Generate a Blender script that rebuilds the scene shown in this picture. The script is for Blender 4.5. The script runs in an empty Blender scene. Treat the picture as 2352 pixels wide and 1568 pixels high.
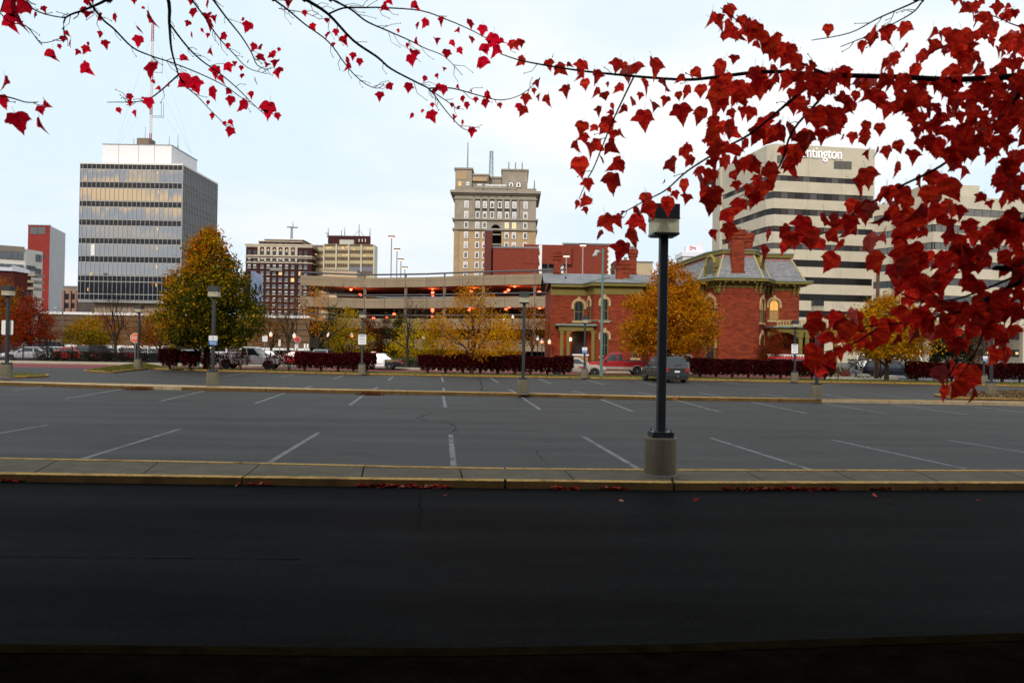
import bpy, bmesh, math, random
from mathutils import Vector, Matrix, noise

random.seed(7)
sc = bpy.context.scene
COL = sc.collection
R = math.radians

# ------------------------------------------------------------------ camera, sky, sun, exposure
FPX, CX, CY = 1881.0, 1176.0, 784.0          # the photograph's own scale (2352 px wide view)
CAMZ = 2.10
cam_d = bpy.data.cameras.new('camera')
cam_d.sensor_width = 36.0
cam_d.lens = 36.0 * FPX / 2352.0
cam_d.clip_start = 0.05
cam_d.clip_end = 6000
cam_d.dof.use_dof = True
cam_d.dof.focus_distance = 14.0
cam_d.dof.aperture_fstop = 5.6
cam = bpy.data.objects.new('camera', cam_d)
COL.objects.link(cam)
CAM_M = Matrix.Rotation(R(90) + math.atan(15.8 / FPX), 3, 'X') @ Matrix.Rotation(0.0165, 3, 'Z')
cam.location = (0, 0, CAMZ)
cam.rotation_euler = CAM_M.to_euler()
sc.camera = cam

SUN_ELEV, SUN_ROT = R(28), R(196)
w = bpy.data.worlds.new('World')
sc.world = w
w.use_nodes = True
nt = w.node_tree
nt.nodes.clear()
def N(t, **k):
    n = nt.nodes.new(t)
    for a, v in k.items():
        setattr(n, a, v)
    return n
def math_node(op, a, b=None, c=None):
    n = N('ShaderNodeMath', operation=op)
    for i, v in enumerate((a, b, c)):
        if v is None:
            continue
        if isinstance(v, (int, float)):
            n.inputs[i].default_value = v
        else:
            nt.links.new(v, n.inputs[i])
    return n.outputs[0]
def mixc(fac, a, b):
    n = N('ShaderNodeMix', data_type='RGBA')
    for i, v in ((0, fac), (6, a), (7, b)):
        if isinstance(v, (int, float)):
            n.inputs[i].default_value = v
        elif isinstance(v, tuple):
            n.inputs[i].default_value = v
        else:
            nt.links.new(v, n.inputs[i])
    return n.outputs[2]
def maprange(v, a, b, c=0.0, d=1.0, smooth=True):
    n = N('ShaderNodeMapRange')
    n.interpolation_type = 'SMOOTHSTEP' if smooth else 'LINEAR'
    nt.links.new(v, n.inputs[0])
    for i, x in enumerate((a, b, c, d)):
        n.inputs[i + 1].default_value = x
    return n.outputs[0]
sky = N('ShaderNodeTexSky', sky_type='NISHITA')
sky.sun_disc = False
sky.sun_elevation = SUN_ELEV
sky.sun_rotation = SUN_ROT
tc = N('ShaderNodeTexCoord')
sep = N('ShaderNodeSeparateXYZ')
nt.links.new(tc.outputs['Generated'], sep.inputs[0])
dx, dy, dz = sep.outputs
den = math_node('ADD', math_node('MAXIMUM', dz, 0.0), 0.12)
comb = N('ShaderNodeCombineXYZ')
nt.links.new(math_node('DIVIDE', dx, den), comb.inputs[0])
nt.links.new(math_node('DIVIDE', dy, den), comb.inputs[1])
def wnoise(scale, detail, loc):
    m = N('ShaderNodeMapping')
    m.inputs['Location'].default_value = loc
    nt.links.new(comb.outputs[0], m.inputs[0])
    n = N('ShaderNodeTexNoise')
    n.inputs['Scale'].default_value = scale
    n.inputs['Detail'].default_value = detail
    n.inputs['Roughness'].default_value = 0.55
    nt.links.new(m.outputs[0], n.inputs['Vector'])
    return n.outputs[0]
n1 = wnoise(0.55, 5, (3.1, 0.4, 0))
n2 = wnoise(2.6, 7, (9.0, 4.0, 0))
# thin even overcast: pale blue veil with soft whiter streaks; a warmer, broken western sky behind the camera
veil = mixc(maprange(n1, 0.40, 0.62), (8.3, 9.9, 10.8, 1), (10.9, 11.0, 11.0, 1))
lowgrey = mixc(maprange(dz, 0.30, 0.02), veil, mixc(0.55, veil, (8.2, 9.0, 10.4, 1)))
west = maprange(dy, 0.15, -0.55)
glow_h = math_node('MULTIPLY', maprange(dz, 0.10, 0.165), maprange(dz, 0.25, 0.195))
west_cloud = mixc(math_node('MULTIPLY', maprange(n2, 0.43, 0.56), math_node('ADD', math_node('MULTIPLY', glow_h, 0.85), 0.12)), (9.0, 9.3, 9.8, 1), (24.0, 15.5, 7.6, 1))
west_col = mixc(maprange(dz, 0.38, 0.75), west_cloud, (10.2, 10.6, 11.0, 1))
cloud = mixc(west, lowgrey, west_col)
nis = N('ShaderNodeMix', data_type='RGBA')
nis.inputs[0].default_value = 0.92
nt.links.new(sky.outputs[0], nis.inputs[6])
nt.links.new(cloud, nis.inputs[7])
bg = N('ShaderNodeBackground')
bg.inputs['Strength'].default_value = 0.1
nt.links.new(nis.outputs[2], bg.inputs['Color'])
out = N('ShaderNodeOutputWorld')
nt.links.new(bg.outputs[0], out.inputs[0])

sun_d = bpy.data.lights.new('sun', 'SUN')
sun_d.energy = 2.4
sun_d.angle = R(14)
sun_d.color = (1.0, 0.93, 0.82)
sun = bpy.data.objects.new('sun', sun_d)
COL.objects.link(sun)
sd = Vector((math.sin(SUN_ROT) * math.cos(SUN_ELEV), math.cos(SUN_ROT) * math.cos(SUN_ELEV), math.sin(SUN_ELEV)))
sun.rotation_euler = sd.to_track_quat('Z', 'Y').to_euler()

sc.view_settings.view_transform = 'Standard'
sc.view_settings.look = 'None'
sc.view_settings.exposure = 0.0
sc.view_settings.gamma = 1.0
sc.cycles.max_bounces = 6
sc.cycles.diffuse_bounces = 3
sc.cycles.glossy_bounces = 3
sc.cycles.transparent_max_bounces = 12
sc.cycles.sample_clamp_indirect = 4.0

# ------------------------------------------------------------------ where things stand
def ray(x, y):
    return CAM_M @ Vector(((x - CX) / FPX, (CY - y) / FPX, -1.0))
def at(x, y, d):                       # the point seen at (x, y) that stands d metres down the lot
    v = ray(x, y)
    return Vector((0, 0, CAMZ)) + v * (d / v.y)
def gnd(x, y, z=0.0):                  # the point seen at (x, y) on level z
    v = ray(x, y)
    return Vector((0, 0, CAMZ)) + v * ((z - CAMZ) / v.z)
def PX(d):                             # metres per photo pixel at distance d
    return d / FPX

# ------------------------------------------------------------------ materials
MATS = {}
def mat(name, col, rough=0.8, var=0.12, scale=3.0, bump=0.0, metal=0.0, spec=0.35, emit=None, estr=0.0, coords='Object', stain=0.0, stretch=None):
    if name in MATS:
        return MATS[name]
    m = bpy.data.materials.new(name)
    m.use_nodes = True
    t = m.node_tree
    b = t.nodes['Principled BSDF']
    b.inputs['Roughness'].default_value = rough
    b.inputs['Metallic'].default_value = metal
    b.inputs['Specular IOR Level'].default_value = spec
    c = t.nodes.new('ShaderNodeTexCoord')
    mp = t.nodes.new('ShaderNodeMapping')
    if stretch:
        mp.inputs['Scale'].default_value = stretch
    t.links.new(c.outputs[coords], mp.inputs[0])
    n = t.nodes.new('ShaderNodeTexNoise')
    n.inputs['Scale'].default_value = scale
    n.inputs['Detail'].default_value = 5
    n.inputs['Roughness'].default_value = 0.6
    t.links.new(mp.outputs[0], n.inputs['Vector'])
    r = t.nodes.new('ShaderNodeMapRange')
    r.inputs[1].default_value = 0.3
    r.inputs[2].default_value = 0.7
    r.inputs[3].default_value = 1 - var
    r.inputs[4].default_value = 1 + var
    t.links.new(n.outputs[0], r.inputs[0])
    hs = t.nodes.new('ShaderNodeMix')
    hs.data_type = 'RGBA'
    hs.blend_type = 'MULTIPLY'
    hs.inputs[0].default_value = 1.0
    hs.inputs[6].default_value = (*col, 1)
    t.links.new(r.outputs[0], hs.inputs[7])
    last = hs.outputs[2]
    if stain:
        n3 = t.nodes.new('ShaderNodeTexNoise')
        n3.inputs['Scale'].default_value = scale * 0.22
        n3.inputs['Detail'].default_value = 6
        t.links.new(mp.outputs[0], n3.inputs['Vector'])
        r3 = t.nodes.new('ShaderNodeMapRange')
        r3.inputs[1].default_value = 0.5
        r3.inputs[2].default_value = 0.72
        r3.inputs[4].default_value = stain
        t.links.new(n3.outputs[0], r3.inputs[0])
        h2 = t.nodes.new('ShaderNodeMix')
        h2.data_type = 'RGBA'
        t.links.new(r3.outputs[0], h2.inputs[0])
        t.links.new(last, h2.inputs[6])
        h2.inputs[7].default_value = (col[0] * 0.35, col[1] * 0.33, col[2] * 0.3, 1)
        last = h2.outputs[2]
    t.links.new(last, b.inputs['Base Color'])
    if bump:
        bp = t.nodes.new('ShaderNodeBump')
        bp.inputs['Strength'].default_value = bump
        bp.inputs['Distance'].default_value = 0.02
        n2_ = t.nodes.new('ShaderNodeTexNoise')
        n2_.inputs['Scale'].default_value = scale * 9
        n2_.inputs['Detail'].default_value = 3
        t.links.new(mp.outputs[0], n2_.inputs['Vector'])
        t.links.new(n2_.outputs[0], bp.inputs['Height'])
        t.links.new(bp.outputs[0], b.inputs['Normal'])
    if emit:
        b.inputs['Emission Color'].default_value = (*emit, 1)
        b.inputs['Emission Strength'].default_value = estr
    MATS[name] = m
    return m

def brickmat(name, c1, c2, mortar, bw=0.22, bh=0.075, ms=0.012, var=0.25):
    if name in MATS:
        return MATS[name]
    m = bpy.data.materials.new(name)
    m.use_nodes = True
    t = m.node_tree
    b = t.nodes['Principled BSDF']
    b.inputs['Roughness'].default_value = 0.85
    b.inputs['Specular IOR Level'].default_value = 0.2
    c = t.nodes.new('ShaderNodeTexCoord')
    s = t.nodes.new('ShaderNodeSeparateXYZ')
    t.links.new(c.outputs['Object'], s.inputs[0])
    a = t.nodes.new('ShaderNodeMath')
    t.links.new(s.outputs[0], a.inputs[0])
    t.links.new(s.outputs[1], a.inputs[1])
    k = t.nodes.new('ShaderNodeCombineXYZ')
    t.links.new(a.outputs[0], k.inputs[0])
    t.links.new(s.outputs[2], k.inputs[1])
    br = t.nodes.new('ShaderNodeTexBrick')
    br.inputs['Scale'].default_value = 1.0
    br.inputs['Brick Width'].default_value = bw
    br.inputs['Row Height'].default_value = bh
    br.inputs['Mortar Size'].default_value = ms
    br.inputs['Color1'].default_value = (*c1, 1)
    br.inputs['Color2'].default_value = (*c2, 1)
    br.inputs['Mortar'].default_value = (*mortar, 1)
    t.links.new(k.outputs[0], br.inputs['Vector'])
    n = t.nodes.new('ShaderNodeTexNoise')
    n.inputs['Scale'].default_value = 0.8
    n.inputs['Detail'].default_value = 8
    n.inputs['Roughness'].default_value = 0.75
    mpb = t.nodes.new('ShaderNodeMapping')
    mpb.inputs['Scale'].default_value = (1, 1, 4.5)
    t.links.new(c.outputs['Object'], mpb.inputs[0])
    t.links.new(mpb.outputs[0], n.inputs['Vector'])
    r = t.nodes.new('ShaderNodeMapRange')
    r.inputs[1].default_value = 0.3
    r.inputs[2].default_value = 0.7
    r.inputs[3].default_value = 1 - var
    r.inputs[4].default_value = 1 + var
    t.links.new(n.outputs[0], r.inputs[0])
    x = t.nodes.new('ShaderNodeMix')
    x.data_type = 'RGBA'
    x.blend_type = 'MULTIPLY'
    x.inputs[0].default_value = 1
    t.links.new(br.outputs['Color'], x.inputs[6])
    t.links.new(r.outputs[0], x.inputs[7])
    t.links.new(x.outputs[2], b.inputs['Base Color'])
    MATS[name] = m
    return m

def leafmat(name, transl=0.4, rough=0.65, spec=0.08, lo=0.62, hi=1.3, hue=0.0):
    """leaf colour comes from the mesh's own colour attribute (pigment of each leaf)"""
    if name in MATS:
        return MATS[name]
    m = bpy.data.materials.new(name)
    m.use_nodes = True
    t = m.node_tree
    b = t.nodes['Principled BSDF']
    o = t.nodes['Material Output']
    b.inputs['Roughness'].default_value = rough
    b.inputs['Specular IOR Level'].default_value = spec
    a = t.nodes.new('ShaderNodeAttribute')
    a.attribute_name = 'pigment'
    oi = t.nodes.new('ShaderNodeObjectInfo')
    hsv = t.nodes.new('ShaderNodeHueSaturation')
    r = t.nodes.new('ShaderNodeMapRange')
    r.inputs[3].default_value = lo
    r.inputs[4].default_value = hi
    r2 = t.nodes.new('ShaderNodeMapRange')
    r2.inputs[3].default_value = 0.5 - hue * .2
    r2.inputs[4].default_value = 0.5 + hue
    m2 = t.nodes.new('ShaderNodeMath'); m2.operation = 'MULTIPLY'; m2.inputs[1].default_value = 7.31
    m3 = t.nodes.new('ShaderNodeMath'); m3.operation = 'FRACT'
    t.links.new(oi.outputs['Random'], m2.inputs[0]); t.links.new(m2.outputs[0], m3.inputs[0]); t.links.new(m3.outputs[0], r2.inputs[0])
    t.links.new(r2.outputs[0], hsv.inputs['Hue'])
    t.links.new(oi.outputs['Random'], r.inputs[0])
    t.links.new(a.outputs['Color'], hsv.inputs['Color'])
    t.links.new(r.outputs[0], hsv.inputs['Value'])
    t.links.new(hsv.outputs[0], b.inputs['Base Color'])
    tr = t.nodes.new('ShaderNodeBsdfTranslucent')
    t.links.new(hsv.outputs[0], tr.inputs['Color'])
    mx = t.nodes.new('ShaderNodeMixShader')
    mx.inputs[0].default_value = transl
    t.links.new(b.outputs[0], mx.inputs[1])
    t.links.new(tr.outputs[0], mx.inputs[2])
    t.links.new(mx.outputs[0], o.inputs[0])
    MATS[name] = m
    return m

def glassmat(name, col=(0.03, 0.04, 0.05), rough=0.06, spec=0.8, metal=0.0, emit=None, estr=0.0, wob=0.0):
    if name in MATS:
        return MATS[name]
    m = bpy.data.materials.new(name)
    m.use_nodes = True
    t = m.node_tree
    b = t.nodes['Principled BSDF']
    b.inputs['Base Color'].default_value = (*col, 1)
    b.inputs['Roughness'].default_value = rough
    b.inputs['Metallic'].default_value = metal
    b.inputs['Specular IOR Level'].default_value = spec
    if emit:
        b.inputs['Emission Color'].default_value = (*emit, 1)
        b.inputs['Emission Strength'].default_value = estr
    if wob:
        c = t.nodes.new('ShaderNodeTexCoord')
        n = t.nodes.new('ShaderNodeTexNoise')
        n.inputs['Scale'].default_value = 0.5
        t.links.new(c.outputs['Object'], n.inputs['Vector'])
        bp = t.nodes.new('ShaderNodeBump')
        bp.inputs['Strength'].default_value = wob
        bp.inputs['Distance'].default_value = 0.1
        t.links.new(n.outputs[0], bp.inputs['Height'])
        t.links.new(bp.outputs[0], b.inputs['Normal'])
    MATS[name] = m
    return m

# ------------------------------------------------------------------ mesh helpers
class MB:
    def __init__(s):
        s.v, s.f, s.mi, s.col, s.ms = [], [], [], [], []
        s.cur = 0
    def m(s, material):
        if material not in s.ms:
            s.ms.append(material)
        s.cur = s.ms.index(material)
        return s
    def face(s, *pts, col=None):
        i = len(s.v)
        s.v.extend(tuple(p) for p in pts)
        s.f.append(tuple(range(i, i + len(pts))))
        s.mi.append(s.cur)
        s.col.append(col)
        return s
    def faces(s, verts, faces, col=None):
        i = len(s.v)
        s.v.extend(tuple(p) for p in verts)
        for f in faces:
            s.f.append(tuple(i + k for k in f))
            s.mi.append(s.cur)
            s.col.append(col)
        return s
    def box(s, x0, x1, y0, y1, z0, z1):
        v = [(x, y, z) for z in (z0, z1) for y in (y0, y1) for x in (x0, x1)]
        return s.faces(v, [(0, 2, 3, 1), (4, 5, 7, 6), (0, 1, 5, 4), (2, 6, 7, 3), (0, 4, 6, 2), (1, 3, 7, 5)])
    def obox(s, o, u, n, u0, u1, n0, n1, z0, z1):
        """box along a plan direction u with outward normal n, from origin o"""
        def P(a, b, c):
            return (o[0] + u[0] * a + n[0] * b, o[1] + u[1] * a + n[1] * b, c)
        v = [P(a, b, c) for c in (z0, z1) for b in (n0, n1) for a in (u0, u1)]
        return s.faces(v, [(0, 2, 3, 1), (4, 5, 7, 6), (0, 1, 5, 4), (2, 6, 7, 3), (0, 4, 6, 2), (1, 3, 7, 5)])
    def prism(s, pts, z0, z1, cap=True):
        n = len(pts)
        v = [(p[0], p[1], z0) for p in pts] + [(p[0], p[1], z1) for p in pts]
        fs = [(i, (i + 1) % n, n + (i + 1) % n, n + i) for i in range(n)]
        if cap:
            fs += [tuple(range(n))[::-1], tuple(range(n, 2 * n))]
        return s.faces(v, fs)
    def tube(s, pts, rad, n=6, cap=True):
        pts = [Vector(p) for p in pts]
        if not isinstance(rad, (list, tuple)):
            rad = [rad] * len(pts)
        V, F = [], []
        ref = None
        for i, p in enumerate(pts):
            d = (pts[min(i + 1, len(pts) - 1)] - pts[max(i - 1, 0)])
            if d.length < 1e-9:
                d = Vector((0, 0, 1))
            d.normalize()
            if ref is None:
                ref = Vector((0, 0, 1)) if abs(d.z) < 0.9 else Vector((1, 0, 0))
            a = d.cross(ref)
            if a.length < 1e-6:
                a = d.orthogonal()
            a.normalize()
            b = d.cross(a)
            ref = -b if False else ref
            for k in range(n):
                t = 2 * math.pi * k / n
                V.append(p + (a * math.cos(t) + b * math.sin(t)) * rad[i])
        for i in range(len(pts) - 1):
            for k in range(n):
                k2 = (k + 1) % n
                F.append((i * n + k, i * n + k2, (i + 1) * n + k2, (i + 1) * n + k))
        if cap:
            F.append(tuple(range(n))[::-1])
            F.append(tuple((len(pts) - 1) * n + k for k in range(n)))
        return s.faces(V, F)
    def lathe(s, prof, n=16, c=(0, 0, 0)):
        V, F = [], []
        for (r, z) in prof:
            for k in range(n):
                t = 2 * math.pi * k / n
                V.append((c[0] + r * math.cos(t), c[1] + r * math.sin(t), c[2] + z))
        for i in range(len(prof) - 1):
            for k in range(n):
                k2 = (k + 1) % n
                F.append((i * n + k, i * n + k2, (i + 1) * n + k2, (i + 1) * n + k))
        F.append(tuple(range(n))[::-1])
        F.append(tuple((len(prof) - 1) * n + k for k in range(n)))
        return s.faces(V, F)
    def ball(s, c, r, n=8, m=6, sz=1.0):
        prof = []
        for i in range(m + 1):
            t = math.pi * i / m
            prof.append((max(r * math.sin(t), 1e-4), -r * math.cos(t) * sz))
        return s.lathe(prof, n, c)
    def mesh(s, name, material=None, origin=(0, 0, 0), smooth=False):
        me = bpy.data.meshes.new(name)
        ox, oy, oz = origin
        me.from_pydata([(p[0] - ox, p[1] - oy, p[2] - oz) for p in s.v], [], s.f)
        if s.ms:
            for q in s.ms:
                me.materials.append(q)
            me.polygons.foreach_set('material_index', s.mi)
        elif material:
            me.materials.append(material)
        if any(c is not None for c in s.col):
            at_ = me.color_attributes.new('pigment', 'FLOAT_COLOR', 'CORNER')
            buf = []
            for f, c in zip(s.f, s.col):
                c = c or (0.2, 0.02, 0.02)
                buf.extend((c[0], c[1], c[2], 1.0) * len(f))
            at_.data.foreach_set('color', buf)
        if smooth:
            me.polygons.foreach_set('use_smooth', [True] * len(me.polygons))
        me.update()
        return me
    def build(s, name, material=None, parent=None, smooth=False, origin=None, label=None, kind=None):
        """link as one object; vertices are world coordinates, the object sits at its parent's base"""
        o = origin
        if o is None:
            o = world_loc(parent) if parent is not None else (0, 0, 0)
        me = s.mesh(name, material, o, smooth)
        ob = bpy.data.objects.new(name, me)
        COL.objects.link(ob)
        if parent is not None:
            ob.parent = parent
        else:
            ob.location = o
        if label:
            ob['label'] = label
        if kind:
            ob['kind'] = kind
        return ob

def world_loc(o):
    v = Vector((0, 0, 0))
    while o is not None:
        v = v + o.location
        o = o.parent
    return v

def tag(o, label=None, cat=None, group=None, kind=None):
    if label: o['label'] = label
    if cat: o['category'] = cat
    if group: o['group'] = group
    if kind: o['kind'] = kind
    return o

def thing(name, label, cat, loc, group=None, rz=0.0):
    o = bpy.data.objects.new(name, None)
    o.empty_display_size = 0.5
    COL.objects.link(o)
    o.location = loc
    o.rotation_euler = (0, 0, rz)
    return tag(o, label, cat, group)

def inst(name, me, parent=None, loc=(0, 0, 0), rot=(0, 0, 0), scale=None):
    o = bpy.data.objects.new(name, me)
    COL.objects.link(o)
    o.parent = parent
    o.location = loc
    o.rotation_euler = rot
    if scale:
        o.scale = scale
    return o

def kids(o):
    return [c for c in bpy.data.objects if c.parent is o]

def copy_tree(o, parent=None, table=None):
    if table is None:
        table = {}
        for q in bpy.data.objects:
            if q.parent is not None:
                table.setdefault(q.parent.name, []).append(q)
    c = o.copy()
    COL.objects.link(c)
    if parent is not None:
        c.parent = parent
    for ch in table.get(o.name, []):
        copy_tree(ch, c, table)
    return c

def text_mesh(name, s, size, material, depth=0.01, width=None):
    cu = bpy.data.curves.new(name + '_curve', 'FONT')
    cu.body = s
    cu.size = size
    cu.extrude = depth
    cu.align_x = 'CENTER'
    cu.align_y = 'CENTER'
    ob = bpy.data.objects.new(name + '_tmp', cu)
    COL.objects.link(ob)
    bpy.context.view_layer.update()
    me = bpy.data.meshes.new_from_object(ob.evaluated_get(bpy.context.evaluated_depsgraph_get()))
    bpy.data.objects.remove(ob)
    bpy.data.curves.remove(cu)
    me.name = name
    me.materials.clear()
    me.materials.append(material)
    xs = [v.co.x for v in me.vertices]
    if width and xs:
        k = width / (max(xs) - min(xs))
        for v in me.vertices:
            v.co.x *= k
    return me

def path(pts, z=0.0):
    return [gnd(x, y, z) for x, y in pts]

M_WHITE = mat('white_paint', (0.72, 0.72, 0.72), 0.5, 0.05)
M_BLACK = mat('black_metal', (0.012, 0.013, 0.016), 0.45, 0.1, spec=0.4)
M_CONC = mat('concrete', (0.27, 0.24, 0.19), 0.9, 0.22, 4.0, 0.25, stain=0.35)
M_STEEL = mat('grey_steel', (0.16, 0.17, 0.18), 0.5, 0.1, metal=0.4)
# ------------------------------------------------------------------ ground, drive, parking lot, islands, street
def asphalt(name, col, speck=0.45, streak=0.30, spec=0.12, rough=0.88):
    m = bpy.data.materials.new(name)
    m.use_nodes = True
    t = m.node_tree
    b = t.nodes['Principled BSDF']
    b.inputs['Roughness'].default_value = rough
    b.inputs['Specular IOR Level'].default_value = spec
    c = t.nodes.new('ShaderNodeTexCoord')
    def nz(scale, detail, st=(1, 1, 1), rough=0.6):
        mp = t.nodes.new('ShaderNodeMapping')
        mp.inputs['Scale'].default_value = st
        t.links.new(c.outputs['Object'], mp.inputs[0])
        n = t.nodes.new('ShaderNodeTexNoise')
        n.inputs['Scale'].default_value = scale
        n.inputs['Detail'].default_value = detail
        n.inputs['Roughness'].default_value = rough
        t.links.new(mp.outputs[0], n.inputs['Vector'])
        return n.outputs[0]
    def mr(v, a, b_, lo, hi):
        r = t.nodes.new('ShaderNodeMapRange')
        for i, q in enumerate((a, b_, lo, hi)):
            r.inputs[i + 1].default_value = q
        t.links.new(v, r.inputs[0])
        return r.outputs[0]
    def mul(a, b_):
        n = t.nodes.new('ShaderNodeMath')
        n.operation = 'MULTIPLY'
        t.links.new(a, n.inputs[0])
        t.links.new(b_, n.inputs[1])
        return n.outputs[0]
    f = mul(mr(nz(60, 3, rough=0.85), 0.3, 0.7, 1 - speck, 1 + speck), mr(nz(9, 5, (.6, 1.2, 1), .8), 0.3, 0.7, 0.80, 1.2))
    g = mr(nz(0.45, 7, (0.25, 1.9, 1), .68), 0.34, 0.66, 1 - streak, 1 + streak)
    h = mr(nz(0.9, 7, (0.5, 1.3, 1), 0.7), 0.57, 0.70, 1.0, 0.55)
    v = mul(mul(mul(f, g), h), mr(nz(85, 2, rough=.5), .64, .74, 1.0, 2.3))
    x = t.nodes.new('ShaderNodeMix')
    x.data_type = 'RGBA'
    x.blend_type = 'MULTIPLY'
    x.inputs[0].default_value = 1
    x.inputs[6].default_value = (*col, 1)
    t.links.new(v, x.inputs[7])
    t.links.new(x.outputs[2], b.inputs['Base Color'])
    bp = t.nodes.new('ShaderNodeBump')
    bp.inputs['Strength'].default_value = 0.5
    bp.inputs['Distance'].default_value = 0.01
    t.links.new(nz(110, 2), bp.inputs['Height'])
    t.links.new(bp.outputs[0], b.inputs['Normal'])
    return m

M_LOT = asphalt('lot_asphalt', (0.044, 0.0415, 0.039), spec=0.12, rough=0.66)
M_DRIVE = asphalt('drive_asphalt', (0.0068, 0.0069, 0.0070), 0.95, .45, spec=0.006, rough=0.6)  # far darker than asphalt, foreground shade put into the base colour
M_ROAD = asphalt('road_asphalt', (0.13, 0.13, 0.135))
M_RED = asphalt('red_paving', (0.17, 0.050, 0.053), 0.2, 0.1)
M_WALK = mat('sidewalk_concrete', (0.36, 0.30, 0.22), 0.9, 0.15, 2.0, stain=0.2)
M_SLAB = mat('island_concrete', (0.085, 0.070, 0.043), 0.92, 0.25, 3.0, 0.3, stain=0.45)
M_YEL = mat('worn_yellow_paint', (0.42, 0.245, 0.058), 0.85, 0.5, 16.0, 0.4, stain=0.95)
M_KERBF = mat('shade_toned_kerb_face', (0.13, 0.072, 0.02), 0.9, 0.3, 4.0, 0.3, stain=0.6)  # brown of yellow paint in shade put into the colour, plus stain noise
M_LINE = mat('worn_line_paint', (0.16, 0.165, 0.17), 0.85, 0.55, 9.0, stain=0.95)
M_GRASS = mat('grass_turf', (0.085, 0.105, 0.012), 0.95, 0.5, 6.0, 0.5, stain=0.3)
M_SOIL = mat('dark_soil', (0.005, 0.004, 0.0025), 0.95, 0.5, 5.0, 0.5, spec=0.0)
M_BED = mat('planting_bed_ground', (0.045, 0.05, 0.018), 0.95, 0.5, 1.2, 0.4)
M_CRACK = mat('crack_dark', (0.008, 0.008, 0.008), 0.95, spec=0.0)

def sheet(name, pts, z, m, parent=None, kind='structure', label=None):
    mb = MB()
    mb.face(*[(p[0], p[1], z) for p in pts])
    return mb.build(name, m, parent, kind=kind if parent is None else None, label=label)

def interp(poly, x):
    for (x0, y0), (x1, y1) in zip(poly, poly[1:]):
        if x <= x1 or (x1, y1) == poly[-1]:
            return y0 + (y1 - y0) * (x - x0) / (x1 - x0)
    return poly[-1][1]

sheet('ground', [(-2500, -600), (2500, -600), (2500, 4200), (-2500, 4200)], -0.02,
      mat('far_ground', (0.10, 0.095, 0.08), 0.95, 0.3, 0.05))

F1 = [(-900, 1090), (0, 1106), (555, 1114), (1100, 1121), (1550, 1126), (2352, 1126), (3300, 1124)]
B1 = [(-900, 1033), (0, 1050), (300, 1055), (600, 1061), (1050, 1072), (1480, 1076), (2352, 1078), (3300, 1078)]
F2 = [(-900, 864), (0, 884), (339, 895), (643, 900.5), (1157, 910), (1508, 919), (1801, 923), (2352, 930), (3300, 945)]
B2 = [(-900, 856), (0, 874), (473, 885), (835, 894), (1157, 900.5), (1508, 908.5), (1801, 914), (2352, 924), (3300, 938)]
F3 = [(339, 848.5), (479, 853), (643, 857), (815, 861), (1157, 867), (1508, 873), (1801, 878.5), (2037, 882), (2352, 889), (3300, 905)]

# parking lot: from the middle of the first island to the street, drive in front of it
mid1 = [gnd(x, (interp(F1, x) + interp(B1, x)) / 2) for x in (-900, 0, 600, 1200, 1800, 2352, 3300)]
lot = MB()
lot.face(*([(p.x, p.y, 0.004) for p in mid1] + [(110, 63.5, 0.004), (-110, 63.5, 0.004)]))
lot = lot.build('parking_lot', M_LOT, kind='structure')
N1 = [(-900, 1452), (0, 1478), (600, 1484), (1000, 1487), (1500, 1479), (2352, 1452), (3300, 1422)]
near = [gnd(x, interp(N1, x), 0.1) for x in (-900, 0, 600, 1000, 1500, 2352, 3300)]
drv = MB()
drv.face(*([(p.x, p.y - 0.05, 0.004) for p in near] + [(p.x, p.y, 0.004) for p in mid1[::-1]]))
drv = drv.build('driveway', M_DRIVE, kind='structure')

# near verge and its kerb, foreground shade put into both dark colours
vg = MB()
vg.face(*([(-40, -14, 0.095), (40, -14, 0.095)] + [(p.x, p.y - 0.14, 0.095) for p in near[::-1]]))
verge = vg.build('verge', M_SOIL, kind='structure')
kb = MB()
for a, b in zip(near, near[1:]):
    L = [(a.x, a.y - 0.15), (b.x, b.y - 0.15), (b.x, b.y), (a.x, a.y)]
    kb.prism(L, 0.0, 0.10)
kb.build('kerb', mat('shade_toned_near_kerb', (0.009, 0.007, 0.0025), .95, .4, 6, .4, stain=.7, spec=0.0), verge)

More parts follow.
